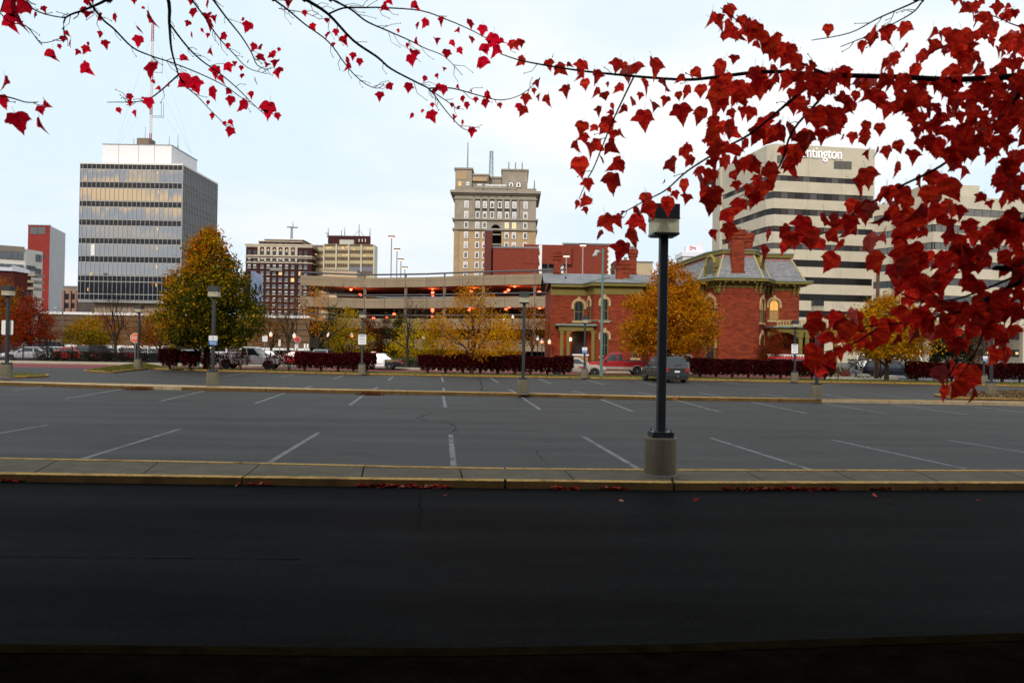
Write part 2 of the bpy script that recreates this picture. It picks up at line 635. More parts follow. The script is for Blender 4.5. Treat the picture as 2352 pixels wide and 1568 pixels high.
def island(name, F, B, joints, cuts, h, slab_m):
    root = thing(name, None, None, gnd(1176, interp(F, 1176), 0))
    tag(root, kind='structure')
    def fp(x, t=0.0):
        p = gnd(x, interp(F, x), 0)
        return Vector((p.x, p.y + t, 0))
    def bp_(x, t=0.0):
        p = gnd(x, interp(B, x), h)
        return Vector((p.x, p.y - t, 0))
    kw = 0.16
    for side in (0, 1):
        for a, b in zip(cuts, cuts[1:]):
            n = max(1, int((b - a) / 180))
            mb = MB()
            xs = [a + (b - a) * i / n for i in range(n + 1)]
            for x0, x1 in zip(xs, xs[1:]):
                gap0 = 0.02 if x0 == a else 0
                gap1 = 0.02 if x1 == b else 0
                if side == 0:
                    q = [fp(x0), fp(x1), fp(x1, kw), fp(x0, kw)]
                else:
                    q = [bp_(x0, kw), bp_(x1, kw), bp_(x1), bp_(x0)]
                q[0].x += gap0; q[3].x += gap0; q[1].x -= gap1; q[2].x -= gap1
                # lower body, then a rounded painted top edge
                mb.m(M_KERBF).prism(q, 0.0, h * 0.62, cap=False)
                ins = 0.018
                if side == 0:
                    q2 = [Vector((q[0].x, q[0].y + ins, 0)), Vector((q[1].x, q[1].y + ins, 0)), q[2], q[3]]
                else:
                    q2 = [q[0], q[1], Vector((q[2].x, q[2].y - ins, 0)), Vector((q[3].x, q[3].y - ins, 0))]
                v = [(p.x, p.y, h * 0.62) for p in q] + [(p.x, p.y, h * 0.93) for p in q] + [(p.x, p.y, h) for p in q2]
                mb.m(M_KERBF if side == 0 else M_YEL)
                mb.faces(v[:8], [(0, 1, 5, 4), (1, 2, 6, 5), (2, 3, 7, 6), (3, 0, 4, 7)])
                mb.m(M_YEL)
                mb.faces(v[4:], [(0, 1, 5, 4), (1, 2, 6, 5), (2, 3, 7, 6), (3, 0, 4, 7), (4, 5, 6, 7)])
            mb.build('kerb', None, root)
    for (f0, b0), (f1, b1) in zip(joints, joints[1:]):
        g = 0.012
        q = [fp(f0, kw + 0.004), fp(f1, kw + 0.004), bp_(b1, kw + 0.004), bp_(b0, kw + 0.004)]
        q[0].x += g; q[3].x += g; q[1].x -= g; q[2].x -= g
        dz = random.uniform(-0.006, 0.0)
        MB().prism(q, 0.0, h - 0.004 + dz).build('slab', slab_m, root)
    return root
J1 = [(-640, -450), (-380, -230), (-130, -20), (62, 145), (314, 374), (555, 604), (825, 840), (1061, 1058), (1322, 1294), (1548, 1540), (1764, 1706), (1981, 1906), (2171, 2093), (2390, 2290), (2620, 2500), (2860, 2720)]
isl1 = island('traffic_island', F1, B1, J1, [-700, 555, 1160, 1548, 2900], 0.12, M_SLAB)
J2 = [(x, x + (1020 - x) * 0.03) for x in range(-520, 2900, 74)]
isl2 = island('traffic_island', F2, B2, J2, [-520, -60, 280, 610, 935, 1152, 1500, 1790, 2100, 2860], 0.15,
              mat('pale_island_concrete', (0.36, 0.28, 0.18), 0.92, 0.2, 2.0, stain=0.3))

# painted stall lines
LINES = [(190,1054,415,985),(618,1063,733,993),(1042,1072,1035,998),(1464,1076,1340,1003),(1862,1079,1632,1006),(2218,1077,1910,1010),(-250,1040,108,976),(2590,1076,2176,1011),
 (102,887,30,897),(285,893,150,916),(470,898,367,922),(654,903,585,927),(835,907,803,931),(1018,910,1023,936),(1199,913,1241,941),(1380,917,1452,944.5),(1556,920,1656,947),(1726,923,1853,949.5),(1889,926,2042,951),(2048,928,2223,952),(2201,930,2380,950),
 (1168,894,1187,903),(1316,897.7,1350,907),(1463,900,1512,910.5),(1606,902,1668,913),(1746,904,1806,913),(1889,905,1972,918),(2013,906,2125,919.5),(1018.7,891,1019.5,900),(867.6,888.5,858,894.5),(716,886,700,891),
 (564,856.5,514,864),(677,859.5,647,866),(790,862,766,870.5),(903,864.7,891.7,873.7),(1014.6,866,1017.6,877),(1127,868.5,1145,879),(1238,870,1268,882),(1347,872,1390,884),(1457,874,1509,885.4),(1584,880.5,1628,886.7),(1666,877.5,1697,882),(1760,879,1801,882.6),(1850,881,1920,886)]
for i, (xa, ya, xb, yb) in enumerate(LINES):
    a, b = gnd(xa, ya), gnd(xb, yb)
    d = (b - a).normalized()
    s = Vector((-d.y, d.x, 0)) * (0.055 if i < 8 else 0.060)
    MB().face((a.x - s.x, a.y - s.y, 0.008), (a.x + s.x, a.y + s.y, 0.008), (b.x + s.x, b.y + s.y, 0.008), (b.x - s.x, b.y - s.y, 0.008)).build('stall_line', M_LINE, lot)

def crack(pts, parent, wd):
    ps = []
    for (x0, y0), (x1, y1) in zip(pts, pts[1:]):
        for k in range(6):
            t = k / 6
            p = gnd(x0 + (x1 - x0) * t, y0 + (y1 - y0) * t)
            ps.append(Vector((p.x + random.uniform(-1, 1) * wd * 1.6, p.y + random.uniform(-1, 1) * wd, 0)))
    mb = MB()
    for a, b in zip(ps, ps[1:]):
        wv = wd * random.uniform(0.12, 0.4)
        mb.face((a.x - wv, a.y, 0.0095), (a.x + wv, a.y, 0.0095), (b.x + wv, b.y, 0.0095), (b.x - wv, b.y, 0.0095))
    mb.build('crack', M_CRACK, parent)
crack([(966, 1136), (960, 1152), (969, 1168), (962, 1192), (967, 1220)], drv, 0.02)
crack([(1000, 946), (958, 960), (984, 967), (1015, 967), (1052, 980), (1027, 997)], lot, 0.035)
crack([(1232, 1035), (1240, 1052), (1262, 1066)], lot, 0.018)
crack([(1100, 868), (1108, 885), (1102, 899)], lot, 0.05)

a_, b_ = gnd(-300, 1276), gnd(690, 1286)
sm = MB()
for k in range(40):
    p0, p1 = a_.lerp(b_, k / 40), a_.lerp(b_, (k + 1) / 40)
    w0_ = .004 + .014 * abs(noise.noise(Vector((k * .4, 0, 0))))
    sm.face((p0.x, p0.y - w0_, .0085), (p1.x, p1.y - w0_, .0085), (p1.x, p1.y + w0_, .0085), (p0.x, p0.y + w0_, .0085))
sm.build('paving_seam', mat('seam_tar', (0.0035, 0.0035, 0.0035), 1.0, spec=0.0), drv)
# grass nose islands and the long kerb strip the shrubs stand in
def pad(name, pts, h, top_m, kerb_w=0.16):
    """pts = outline in the plan, kerb all round, turf inside"""
    root = thing(name, None, None, (pts[0].x, pts[0].y, 0))
    tag(root, kind='structure')
    c = Vector((sum(p.x for p in pts) / len(pts), sum(p.y for p in pts) / len(pts), 0))
    ins = []
    for i, p in enumerate(pts):
        a, b = pts[i - 1], pts[(i + 1) % len(pts)]
        n = Vector((-(b - a).y, (b - a).x, 0)).normalized()
        if n.dot(c - p) < 0:
            n = -n
        ins.append(p + n * kerb_w)
    mb = MB()
    for i in range(len(pts)):
        j = (i + 1) % len(pts)
        mb.m(M_KERBF).faces([(*pts[i].xy, 0), (*pts[j].xy, 0), (*pts[j].xy, h * .6), (*pts[i].xy, h * .6)], [(0, 1, 2, 3)])
        mb.m(M_YEL).faces([(*pts[i].xy, h * .6), (*pts[j].xy, h * .6), (*pts[j].xy, h), (*pts[i].xy, h)], [(0, 1, 2, 3)])
        mb.faces([(*pts[i].xy, h), (*pts[j].xy, h), (*ins[j].xy, h), (*ins[i].xy, h)], [(0, 1, 2, 3)])
    mb.build('kerb', None, root)
    MB().face(*[(p.x, p.y, h + 0.01) for p in ins]).build('turf', top_m, root)
    return root, ins
strip_pts = [gnd(x, y) for x, y in F3] + [Vector((100, 59.5, 0)), Vector((100, 63.3, 0)), Vector((-20, 63.6, 0)), gnd(310, 843)]
strip, strip_in = pad('kerb_strip', strip_pts, 0.13, M_GRASS)
nose_pts = [gnd(192, 854), gnd(260, 857.5), gnd(337, 848.8), Vector((gnd(337, 848.8).x, 66.5, 0)), gnd(330, 836), gnd(290, 840)]
nose, nose_in = pad('kerb_strip', nose_pts, 0.13, M_GRASS)
nl_pts = [gnd(-420, 868), gnd(0, 869), gnd(60, 868.5), gnd(110, 866), gnd(113, 864), gnd(70, 862), gnd(0, 861), gnd(-420, 852)]
nosel, nosel_in = pad('kerb_strip', nl_pts, 0.13, M_GRASS)
nr_pts = [gnd(2145, 910), gnd(2180, 917), gnd(2352, 921), gnd(2900, 926), gnd(2900, 905), gnd(2352, 901), gnd(2200, 904)]
noser, noser_in = pad('kerb_strip', nr_pts, 0.12, mat('dry_brown_turf', (0.12, 0.075, 0.025), 0.95, 0.5, 6.0, 0.4))

# red street, far pavement, planting bed, cross road on the right
sheet('red_street', [(-110, 63.5), (30.5, 63.5), (30.5, 74), (-110, 74)], 0.006, M_RED)
sw = MB().box(-13.5, 27, 74, 77.2, 0, 0.13).build('pavement', M_WALK, kind='structure')
MB().box(-110, -13.5, 74, 79.2, 0, 0.13).build('pavement', M_WALK, kind='structure')
MB().prism([gnd(1896, 874), gnd(2005, 876), gnd(2063, 872), gnd(2066, 868), gnd(2050, 865), gnd(1896, 863.5)], 0, 0.13).build('pavement', M_WALK, kind='structure')
sheet('planting_bed', [(-30, 77.2), (33, 77.2), (36, 125), (-36, 140)], 0.02, M_BED)
sheet('cross_road', [(30.5, 63.5), (140, 63.5), (140, 320), (40, 320)], 0.006, M_ROAD)
sheet('car_park', [(-140, 79.2), (-30, 79.2), (-36, 140), (-140, 140)], 0.01, asphalt('car_park_asphalt', (0.045, 0.044, 0.043)))
MB().prism([gnd(2006, 869.5), gnd(2023, 870), gnd(2023, 866.5), gnd(2006, 866.5)], 0.132, 0.136).build('drain_inlet', M_BLACK)
tag(bpy.data.objects['drain_inlet'], 'dark street drain slot in the corner pavement by the timber pole', 'drain')

# fallen leaves along the first kerb, tufts, grass blades on the strip
def litter(name, spots, z, size, cols, seed, label=None):
    rnd = random.Random(seed)
    mb = MB()
    for (xa, xb, ya, yb, n) in spots:
        for _ in range(n):
            u = rnd.random()
            p = gnd(xa + (xb - xa) * u, ya + (yb - ya) * rnd.random() ** 1.5 + (interp(F1, xa + (xb - xa) * u) - interp(F1, xa)))
            s = size * rnd.uniform(0.6, 1.3)
            a = rnd.uniform(0, 6.28)
            c = Vector((p.x, p.y, z + rnd.uniform(0.004, 0.05)))
            U = Vector((math.cos(a), math.sin(a), rnd.uniform(-.4, .4))) * s
            W = Vector((-math.sin(a), math.cos(a), rnd.uniform(-.5, .5))) * s * 0.7
            mb.face(c - U, c - W * .8, c + U * 1.1, c + W, col=rnd.choice(cols))
    return mb.build(name, leafmat('litter_leaf', 0.2), kind='stuff')
REDS = [(0.40, 0.020, 0.014), (0.26, 0.014, 0.012), (0.46, 0.06, 0.035), (0.16, 0.014, 0.012), (0.40, 0.15, 0.11)]
fl = litter('fallen_leaves', [(818, 1035, 1119.5, 1116.5, 190), (1265, 1325, 1124.5, 1121, 60), (1380, 1440, 1126, 1122, 34), (1665, 1925, 1127, 1121, 330), (2000, 2050, 1126, 1121, 60), (2090, 2200, 1126, 1122, 70), (0, 60, 1107, 1104, 18), (540, 640, 1116, 1112, 22), (-100, 2400, 1135, 1118, 7)], 0.004, 0.046, REDS, 3)
tag(fl, 'dead red leaves drifted along the foot of the first yellow kerb', 'leaves')
def blades(name, poly, z, n, h, cols, seed):
    rnd = random.Random(seed)
    xs = [p.x for p in poly]; ys = [p.y for p in poly]
    def inside(x, y):
        c = False
        for i in range(len(poly)):
            a, b = poly[i - 1], poly[i]
            if (a.y > y) != (b.y > y) and x < (b.x - a.x) * (y - a.y) / (b.y - a.y) + a.x:
                c = not c
        return c
    mb = MB()
    k = 0
    while k < n:
        x, y = rnd.uniform(min(xs), max(xs)), rnd.uniform(min(ys), max(ys))
        if not inside(x, y):
            continue
        k += 1
        a = rnd.uniform(0, 3.14)
        u = Vector((math.cos(a), math.sin(a), 0)) * h * 0.35
        hh = h * rnd.uniform(0.5, 1.2)
        mb.face((x - u.x, y - u.y, z), (x + u.x, y + u.y, z), (x + rnd.uniform(-.04, .04), y + rnd.uniform(-.04, .04), z + hh), col=rnd.choice(cols))
    return mb.build(name, leafmat('grass_blade', 0.3), kind='stuff')
GR = [(0.10, 0.12, 0.012), (0.13, 0.12, 0.02), (0.06, 0.085, 0.01), (0.17, 0.11, 0.025), (0.19, 0.09, 0.02)]
tag(blades('grass', strip_in, 0.13, 16000, 0.09, GR, 4), 'short autumn grass and leaves along the shrub strip', 'grass')
tag(blades('grass', nose_in, 0.13, 3500, 0.09, GR[:4], 5), 'bright grass on the pointed kerbed island by the stop sign', 'grass')
tag(blades('grass', nosel_in, 0.13, 2500, 0.09, GR[:4], 6), 'grass on the narrow kerbed island at the left lamp post', 'grass')
tag(blades('grass', noser_in, 0.12, 5000, 0.10, [(0.16, 0.09, 0.03), (0.10, 0.06, 0.02), (0.20, 0.11, 0.04)], 8), 'dry brown grass on the right hand kerbed island', 'grass')
def tuft(px, py, cols, n, s, label):
    rnd = random.Random(px)
    mb = MB()
    p = gnd(px, py, 0.02)
    for _ in range(n):
        x, y = p.x + rnd.gauss(0, s), p.y + rnd.gauss(0, 0.08)
        h = rnd.uniform(0.05, 0.22)
        mb.face((x - .03, y, 0.01), (x + .03, y, 0.01), (x + rnd.uniform(-.1, .1), y, h), col=rnd.choice(cols))
    o = mb.build('weed_tuft', leafmat('litter_leaf', 0.2), kind='stuff')
    tag(o, label, 'weed')
tuft(849, 906.5, [(0.14, 0.03, 0.012), (0.08, 0.03, 0.01)], 130, 0.25, 'dry reddish weed growing from the middle kerb left of centre')
tuft(1550, 918, [(0.28, 0.13, 0.05), (0.2, 0.1, 0.04)], 60, 0.15, 'pale tan weed on the middle kerb behind the big lamp post')
tuft(317, 895, [(0.12, 0.03, 0.012)], 70, 0.3, 'flat red-brown weed patch at the middle kerb on the left')
# ------------------------------------------------------------------ the city behind
UNIT = {}
def unit(name, m):
    """unit box mesh shared by alike pieces: x,z in -.5..+.5, y in -.5..+.5"""
    k = (name, m.name)
    if k not in UNIT:
        UNIT[k] = MB().box(-.5, .5, -.5, .5, -.5, .5).mesh(name, m)
    return UNIT[k]
def piece(name, m, root, xc, yc, zc, w_, t_, h_, rot=(0, 0, 0)):
    b = world_loc(root)
    return inst(name, unit(name, m), root, (xc - b.x, yc - b.y, zc - b.z), rot, (w_, t_, h_))
def ungrouped_box(mb, x0, x1, y0, y1, z0, z1):
    return mb.box(x0, x1, y0, y1, z0, z1)

LIT = (1.0, 0.62, 0.22)
G_DARK = glassmat('dark_window_glass', (0.018, 0.022, 0.03), 0.08, 0.6)
G_NAVY = glassmat('navy_panel_glass', (0.010, 0.013, 0.022), 0.15, 0.35)
G_MIRR = glassmat('mirror_curtain_glass', (0.31, 0.335, 0.37), 0.03, 0.5, metal=1.0, wob=0.03)
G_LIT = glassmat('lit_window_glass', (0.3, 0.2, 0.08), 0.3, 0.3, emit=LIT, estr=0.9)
G_BLUE = glassmat('bluish_window_glass', (0.09, 0.115, 0.14), 0.15, 0.6)
G_BLACK = glassmat('black_window_band', (0.008, 0.008, 0.009), 0.2, 0.25)

# ---- glass curtain wall tower
d = 170.0
def vx(z): return z * 0.2737
def vy(z): return 275.6 + z * 0.2737
X0, X1 = at(182, 530, d).x, at(416.5, 530, d).x
def ZZ(zy): return at(300, vy(zy), d).z
zt, zb = ZZ(362), ZZ(1512)
tower = thing('glass_tower', 'tall boxy glass curtain wall tower with bright sky reflections and white penthouse', 'office tower', (X0, d, 0))
TD = 20.0
M_TW = mat('tower_core', (0.10, 0.105, 0.11), 0.6)
MB().box(X0 + .1, X1 - .1, d + .1, d + TD - .1, zb, zt - .2).build('wall', M_TW, tower)
M_ALU = mat('aluminium_mullion', (0.34, 0.35, 0.35), 0.45, 0.08, metal=0.2)
MB().box(X0 - .15, X1 + .15, d - .2, d + TD + .2, zt - .35, zt).build('parapet', mat('white_trim', (0.66, 0.66, 0.64), 0.5), tower)
rows = [('w', 365, 415), ('g', 418, 520), ('w', 527, 572), ('g', 577, 680), ('w', 685, 730), ('g', 735, 835), ('w', 840, 887), ('g', 890, 990),
        ('w', 995, 1040), ('g', 1045, 1142), ('w', 1150, 1195), ('g', 1200, 1305), ('w', 1310, 1355), ('d', 1360, 1460), ('d', 1465, 1510)]
nb = 23
bw = (X1 - X0) / (nb - 0.4)
edges = [X0] + [X0 + bw * (0.6 + i) for i in range(nb)]
edges[-1] = X1
rnd = random.Random(5)
for kind, a, b in rows:
    z1, z0 = ZZ(a), ZZ(b)
    for i in range(nb):
        x0, x1 = edges[i], edges[i + 1]
        nm = 'glass_pane' if kind == 'g' else 'window'
        m_ = G_MIRR if kind == 'g' else G_NAVY
        if kind == 'g' and a == 1045 and i == 3:
            m_ = M_WHITE
        if kind == 'g' and a == 1200: m_ = G_MIRR
        piece(nm, m_, tower, (x0 + x1) / 2, d - 0.02, (z0 + z1) / 2, x1 - x0 - .05, 0.1, z1 - z0 - .06, (rnd.gauss(0, .0016), 0, rnd.gauss(0, .0012)))
for i, x in enumerate(edges):
    MB().box(x - .032, x + .032, d - .16, d + .05, zb, zt - .3).build('mullion', M_ALU, tower)
for kind, a, b in rows:
    MB().box(X0, X1, d - .12, d + .05, ZZ(b) - .16, ZZ(b) - .02).build('rail', M_ALU, tower)
sd_ = MB()
sd_.m(glassmat('side_glass', (0.34, 0.38, 0.43), 0.12, 0.6, metal=0.8))
sd_.box(X1 - .1, X1 - .02, d + .2, d + TD - .1, zb, zt - .35)
sd_.m(M_ALU)
for i in range(24):
    y = d + TD * i / 23
    sd_.box(X1 - .06, X1 + .16, y - .05, y + .05, zb, zt - .3)
sd_.m(mat('side_rail', (0.08, 0.09, 0.09), 0.5))
for kind, a, b in rows:
    if kind != 'g':
        sd_.box(X1 - .06, X1 + .04, d + .2, d + TD - .1, ZZ(a) - .15, ZZ(a))
        sd_.box(X1 - .06, X1 + .04, d + .2, d + TD - .1, ZZ(b) - .15, ZZ(b))
sd_.build('side_curtain_wall', None, tower, kind='stuff')
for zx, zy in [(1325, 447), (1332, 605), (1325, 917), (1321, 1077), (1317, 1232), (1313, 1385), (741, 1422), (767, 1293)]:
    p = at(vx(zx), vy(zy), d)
    piece('lit_window', G_LIT, tower, p.x, d - .16, p.z, .16, .05, .65 if zy > 480 else .5)  # small lit windows, each a glowing piece before the glass
PX0, PX1 = at(236, 350, d + 3).x, at(394, 350, d + 3).x
pz = at(300, 333, d + 3).z
M_PH = mat('penthouse_white', (0.74, 0.73, 0.75), 0.6, 0.04, 0.3)
MB().box(PX0, PX1, d + 3, d + 17, zt - .2, pz).build('penthouse', M_PH, tower)
for k in range(1, 4):
    xx = PX0 + (PX1 - PX0) * [0, .23, .52, .75][k]
    MB().box(xx - .04, xx + .04, d + 2.9, d + 3.02, zt, pz - .05).build('panel_joint', mat('joint_grey', (0.55, 0.54, 0.58)), tower)
MB().box(PX0 - .1, PX1 + .1, d + 2.9, d + 17.1, pz, pz + .15).build('roof_edge', M_STEEL, tower)
q0, q1 = at(319, 328, d + 8), at(348, 320, d + 8)
MB().box(q0.x, q1.x, d + 7, d + 10, pz, q1.z).build('roof_cabin', mat('cabin_brown', (0.20, 0.15, 0.11)), tower)
base = MB().box(X0 + 2.5, X1 - 1, d + 2, d + TD - 2, 0, zb).build('stone_base', mat('base_stone', (0.30, 0.24, 0.18), 0.9, 0.15, 0.5), tower)
MB().box(X0, X1, d + .1, d + TD, zb - .5, zb - .02).build('soffit', M_ALU, tower)
# mast on the penthouse
p0, p1 = at(346.5, 328, d + 9), at(356.5, 55, d + 9)
mast = thing('radio_mast', 'red and white banded radio mast with guy wires on the white penthouse', 'mast', (p0.x, d + 9, pz))
MR, MWt = mat('mast_red', (0.35, 0.06, 0.08), 0.6), mat('mast_white', (0.66, 0.60, 0.64), 0.6)
H = p1.z - pz
for k in range(7):
    a, b = pz + H * k / 7, pz + H * (k + 1) / 7
    m_ = MR if k % 2 == 0 else MWt
    w_ = 0.42
    mb = MB()
    for sx, sy in ((-1, -1), (1, -1), (0, 1)):
        mb.tube([(p0.x + sx * w_ * .5, d + 9 + sy * w_ * .5, a), (p0.x + sx * w_ * .5, d + 9 + sy * w_ * .5, b)], .10, 5)
    for j in range(9):
        zz = a + (b - a) * j / 9
        zn = a + (b - a) * (j + 1) / 9
        s_ = 1 if j % 2 else -1
        mb.tube([(p0.x - s_ * w_ * .5, d + 9 - w_ * .5, zz), (p0.x + s_ * w_ * .5, d + 9 - w_ * .5, zn)], .05, 4)
    mb.build('mast_section', m_, mast)
for (f, dx_) in ((.28, .9), (.27, 1.1), (.62, .9)):
    MB().tube([(p0.x, d + 9, pz + H * f), (p0.x + dx_ * 2.4, d + 9, pz + H * f)], .05, 4).tube([(p0.x + dx_ * 2.4, d + 9, pz + H * f - .3), (p0.x + dx_ * 2.4, d + 9, pz + H * (f + .12))], .05, 4).build('side_antenna', M_STEEL, mast)
for sx in (-1, 1):
    for f in (.95, .62, .42):
        MB().tube([(p0.x, d + 9, pz + H * f), (p0.x + sx * 8.6, d + 10, pz)], .011, 3).build('guy_wire', M_STEEL, mast)
for i, (vx_, vy1) in enumerate(((307.5, 317), (334, 291), (389, 314), (409, 310))):
    q = at(vx_, vy1, d + 6)
    whip = thing('whip_antenna', ['thin whip antenna at the left end of the white penthouse roof', 'thin whip antenna just left of the banded mast', 'thin whip antenna right of the banded mast', 'thin whip antenna nearest the right end of the white penthouse'][i], 'antenna', (q.x, d + 6, pz + .15), 'whip antennas on the white penthouse')
    MB().tube([(q.x, d + 6, pz + .1), (q.x, d + 6, q.z)], [.07, .04], 4).build('rod', M_STEEL, whip)
    MB().tube([(q.x, d + 6, pz + .1), (q.x, d + 6, pz + .8)], .12, 5).build('mount', M_STEEL, whip)

# ---- dark brick hotel
d = 380.0
def hx(z): return 551.25 + z * .14063
def hy(z): return 496.1 + z * .14063
def HP(zx, zy, dd=None): return at(hx(zx), hy(zy), dd or d)
M_HB = brickmat('hotel_brick', (0.045, 0.011, 0.010), (0.034, 0.009, 0.009), (0.035, 0.015, 0.015), .6, .2, .02)
M_CREAM = mat('cream_terracotta', (0.50, 0.43, 0.34), 0.8, 0.12, 0.3)
a, b = HP(92, 900), HP(1168, 900)
X0, X1 = a.x, b.x
hz = HP(600, 460).z
hotel = thing('brick_hotel', 'dark red brick hotel with cream top storeys and cornice', 'hotel', (X0, d, 0))
MB().box(X0, X1, d, d + 40, 0, hz - 1).build('wall', M_HB, hotel)
zc0 = HP(600, 510).z
MB().box(X0 - .5, X1 + .5, d - .6, d + 40.5, zc0 + .75, hz).box(X0 - .2, X1 + .2, d - .25, d + 40, zc0, zc0 + .72).build('cornice', M_CREAM, hotel)
for (zy0, zy1) in ((645, 662), (680, 690), (758, 770)):
    q0, q1 = HP(600, zy1), HP(600, zy0)
    MB().box(X0 - .3, X1 + .3, d - .35, d + 40, q0.z, q1.z).build('band_course', M_CREAM, hotel)
cols = [150, 240, 360, 460, 560, 660, 760, 860, 985, 1070]
rws = [(560, 640), (690, 745)] + [(795 + 107 * k, 852 + 107 * k) for k in range(11)]
M_BLIND = mat('window_blind', (0.55, 0.53, 0.5), 0.7)
rnd = random.Random(11)
for ri, (r0, r1) in enumerate(rws):
    for ci, c in enumerate(cols):
        xc = HP(c, 900).x
        z1, z0 = HP(600, r0).z, HP(600, r1).z
        if z0 < 3:
            continue
        lit = (ri, ci) in ((3, 5), (3, 8), (4, 7))
        f = piece('window', G_LIT if lit else (G_BLUE if ri > 1 else G_DARK), hotel, xc, d - .02, (z0 + z1) / 2, 1.5, .12, z1 - z0)
        if rnd.random() < .3:
            piece('blind', M_BLIND, hotel, xc, d - .13, z1 - (z1 - z0) * .2, 1.25, .06, (z1 - z0) * .32)
        piece('sill', M_CREAM, hotel, xc, d - .15, z0 - .13, 1.7, .3, .24)
for c in [305, 410, 510, 610, 710, 810, 915]:
    q = HP(c, 900).x
    MB().box(q - .55, q + .55, d - .45, d, HP(600, 645).z, zc0).build('pilaster', M_CREAM, hotel)
    MB().box(q - .45, q + .45, d - .3, d, HP(600, 745).z, HP(600, 690).z).build('panel', M_CREAM, hotel)
for c in cols[2:8]:
    q = HP(c, 900).x
    MB().box(q - .9, q + .9, d - .3, d - .01, HP(600, 574).z - .12, HP(600, 574).z + .12).build('lintel', M_CREAM, hotel)
    MB().lathe([(.6, -.1), (.6, .1), (.4, .7), (.05, 1.1)], 8, (q, d - .1, HP(600, 574).z + .12)).build('keystone', M_CREAM, hotel)
for (x0, x1, y0, y1) in ((308, 1000, 415, 458), (372, 1000, 372, 418)):
    q0, q1 = HP(x0, y1, d + 4), HP(x1, y0, d + 4)
    mm = MB().m(M_HB).box(q0.x, q1.x, d + 4 + (y1 < 440) * 3, d + 30, q0.z - 1.5, q1.z).m(M_CREAM)
    mm.box(q0.x - .4, q1.x + .4, d + 3.6 + (y1 < 440) * 3, d + 30, q1.z - .35, q1.z).build('roof_storey', None, hotel)
for k in range(6):
    q = HP(358 + k * 100, 437, d + 4)
    piece('attic_panel', M_HB if False else G_DARK, hotel, q.x, d + 3.9, q.z, 1.9, .2, .55)
q0, q1 = HP(505, 895), HP(700, 856)
MB().box(q0.x, q1.x, d - 1.6, d - .1, q0.z, q1.z).build('balcony', mat('grey_balcony', (0.22, 0.21, 0.18)), hotel)
q0, q1 = HP(842, 372, d + 12), HP(842, 180, d + 12)
ant = thing('antenna_tower', 'lattice antenna tower with a wide crossbar on the brick hotel roof', 'antenna', (q0.x, d + 12, q0.z))
mb = MB()
for sx in (-1, 1):
    mb.tube([(q0.x + sx * .4, d + 12, q0.z), (q0.x + sx * .35, d + 12, q1.z)], .16, 4)
for k in range(9):
    z_ = q0.z + (q1.z - q0.z) * k / 9
    mb.tube([(q0.x - .4, d + 12, z_), (q0.x + .4, d + 12, z_ + (q1.z - q0.z) / 9)], .14, 4)
mb.build('lattice', M_STEEL, ant)
e0, e1 = HP(770, 180, d + 12), HP(945, 190, d + 12)
MB().tube([(e0.x, d + 12, e0.z), (e1.x, d + 12, e1.z)], .3, 5).build('crossbar', M_STEEL, ant)
e2 = HP(866, 80, d + 12)
MB().tube([(e2.x, d + 12, q1.z), (e2.x, d + 12, e2.z)], [.2, .08], 4).build('rod', M_STEEL, ant)

# ---- tan office slab next to it
d = 385.0
M_TAN = mat('tan_office_panel', (0.40, 0.33, 0.17), 0.35, 0.2, 0.25, spec=0.5, stain=0.2)
M_PIER = mat('pale_pier', (0.52, 0.47, 0.38), 0.8, 0.1)
M_DKB = brickmat('dark_red_brick', (0.055, 0.012, 0.012), (0.04, 0.010, 0.010), (0.04, 0.02, 0.02), .6, .2, .02)
X0, Xm, X1, Xs = HP(1185, 800).x, HP(1368, 800).x, HP(2192, 800).x, HP(2245, 800, d + 30).x
off = thing('office_block', 'tan office block with bands of brown windows and a brick penthouse, beside the brick hotel', 'office building', (X0, d, 0))
zt = HP(1800, 462).z
MB().box(X0, Xm, d + 3, d + 12, 0, HP(1300, 480).z).box(Xm, X1, d, d + 9, 0, zt).build('wall', M_TAN, off)
for zx in (1372, 1572, 1776, 1980, 2188):
    q = HP(zx, 700).x
    MB().box(q - .32, q + .32, d - .5, d + .3, 0, zt).build('pier', M_PIER, off)
G_BRN = glassmat('brown_window_glass', (0.09, 0.055, 0.03), 0.2, 0.5)
for (y0, y1) in ((462, 492), (558, 610), (670, 722), (780, 832), (902, 950), (1010, 1060), (1120, 1170)):
    for (xa, xb) in ((1383, 1562), (1583, 1766), (1787, 1969), (1991, 2178), (1190, 1358)):
        dd = d if xa > 1300 else d + 3
        q0, q1 = HP(xa, y1), HP(xb, y0)
        n = 6
        for k in range(n):
            w_ = (q1.x - q0.x) / n
            piece('window', G_BRN, off, q0.x + w_ * (k + .5), dd - .05, (q0.z + q1.z) / 2, w_ * .86, .2, q1.z - q0.z)
for (xa, xb) in ((1787, 1969), (1991, 2178)):
    q0, q1 = HP(xa, 902), HP(xb, 832)
    piece('blue_panel', mat('blue_grey_panel', (0.13, 0.14, 0.19), 0.4), off, (q0.x + q1.x) / 2, d - .05, (q0.z + q1.z) / 2, q1.x - q0.x, .2, q1.z - q0.z)
for zx, zy in ((1435, 522), (1478, 512), (1680, 505), (1682, 528), (1748, 502), (1860, 546), (2088, 522), (2145, 525), (1695, 637), (1748, 633), (2030, 655), (1240, 625)):
    q = HP(zx, zy)
    piece('painted_glint', G_LIT, off, q.x, d - .03, q.z, .9, .1, .4)  # glowing chip on the panel, painted in place of a reflected light
q0, q1 = HP(1435, 460, d + 6), HP(2120, 328, d + 6)
MB().box(q0.x, q1.x, d + 6, d + 8.5, q0.z - 1, q1.z).build('brick_penthouse', M_DKB, off)
q0, q1 = HP(1610, 458), HP(1840, 380)
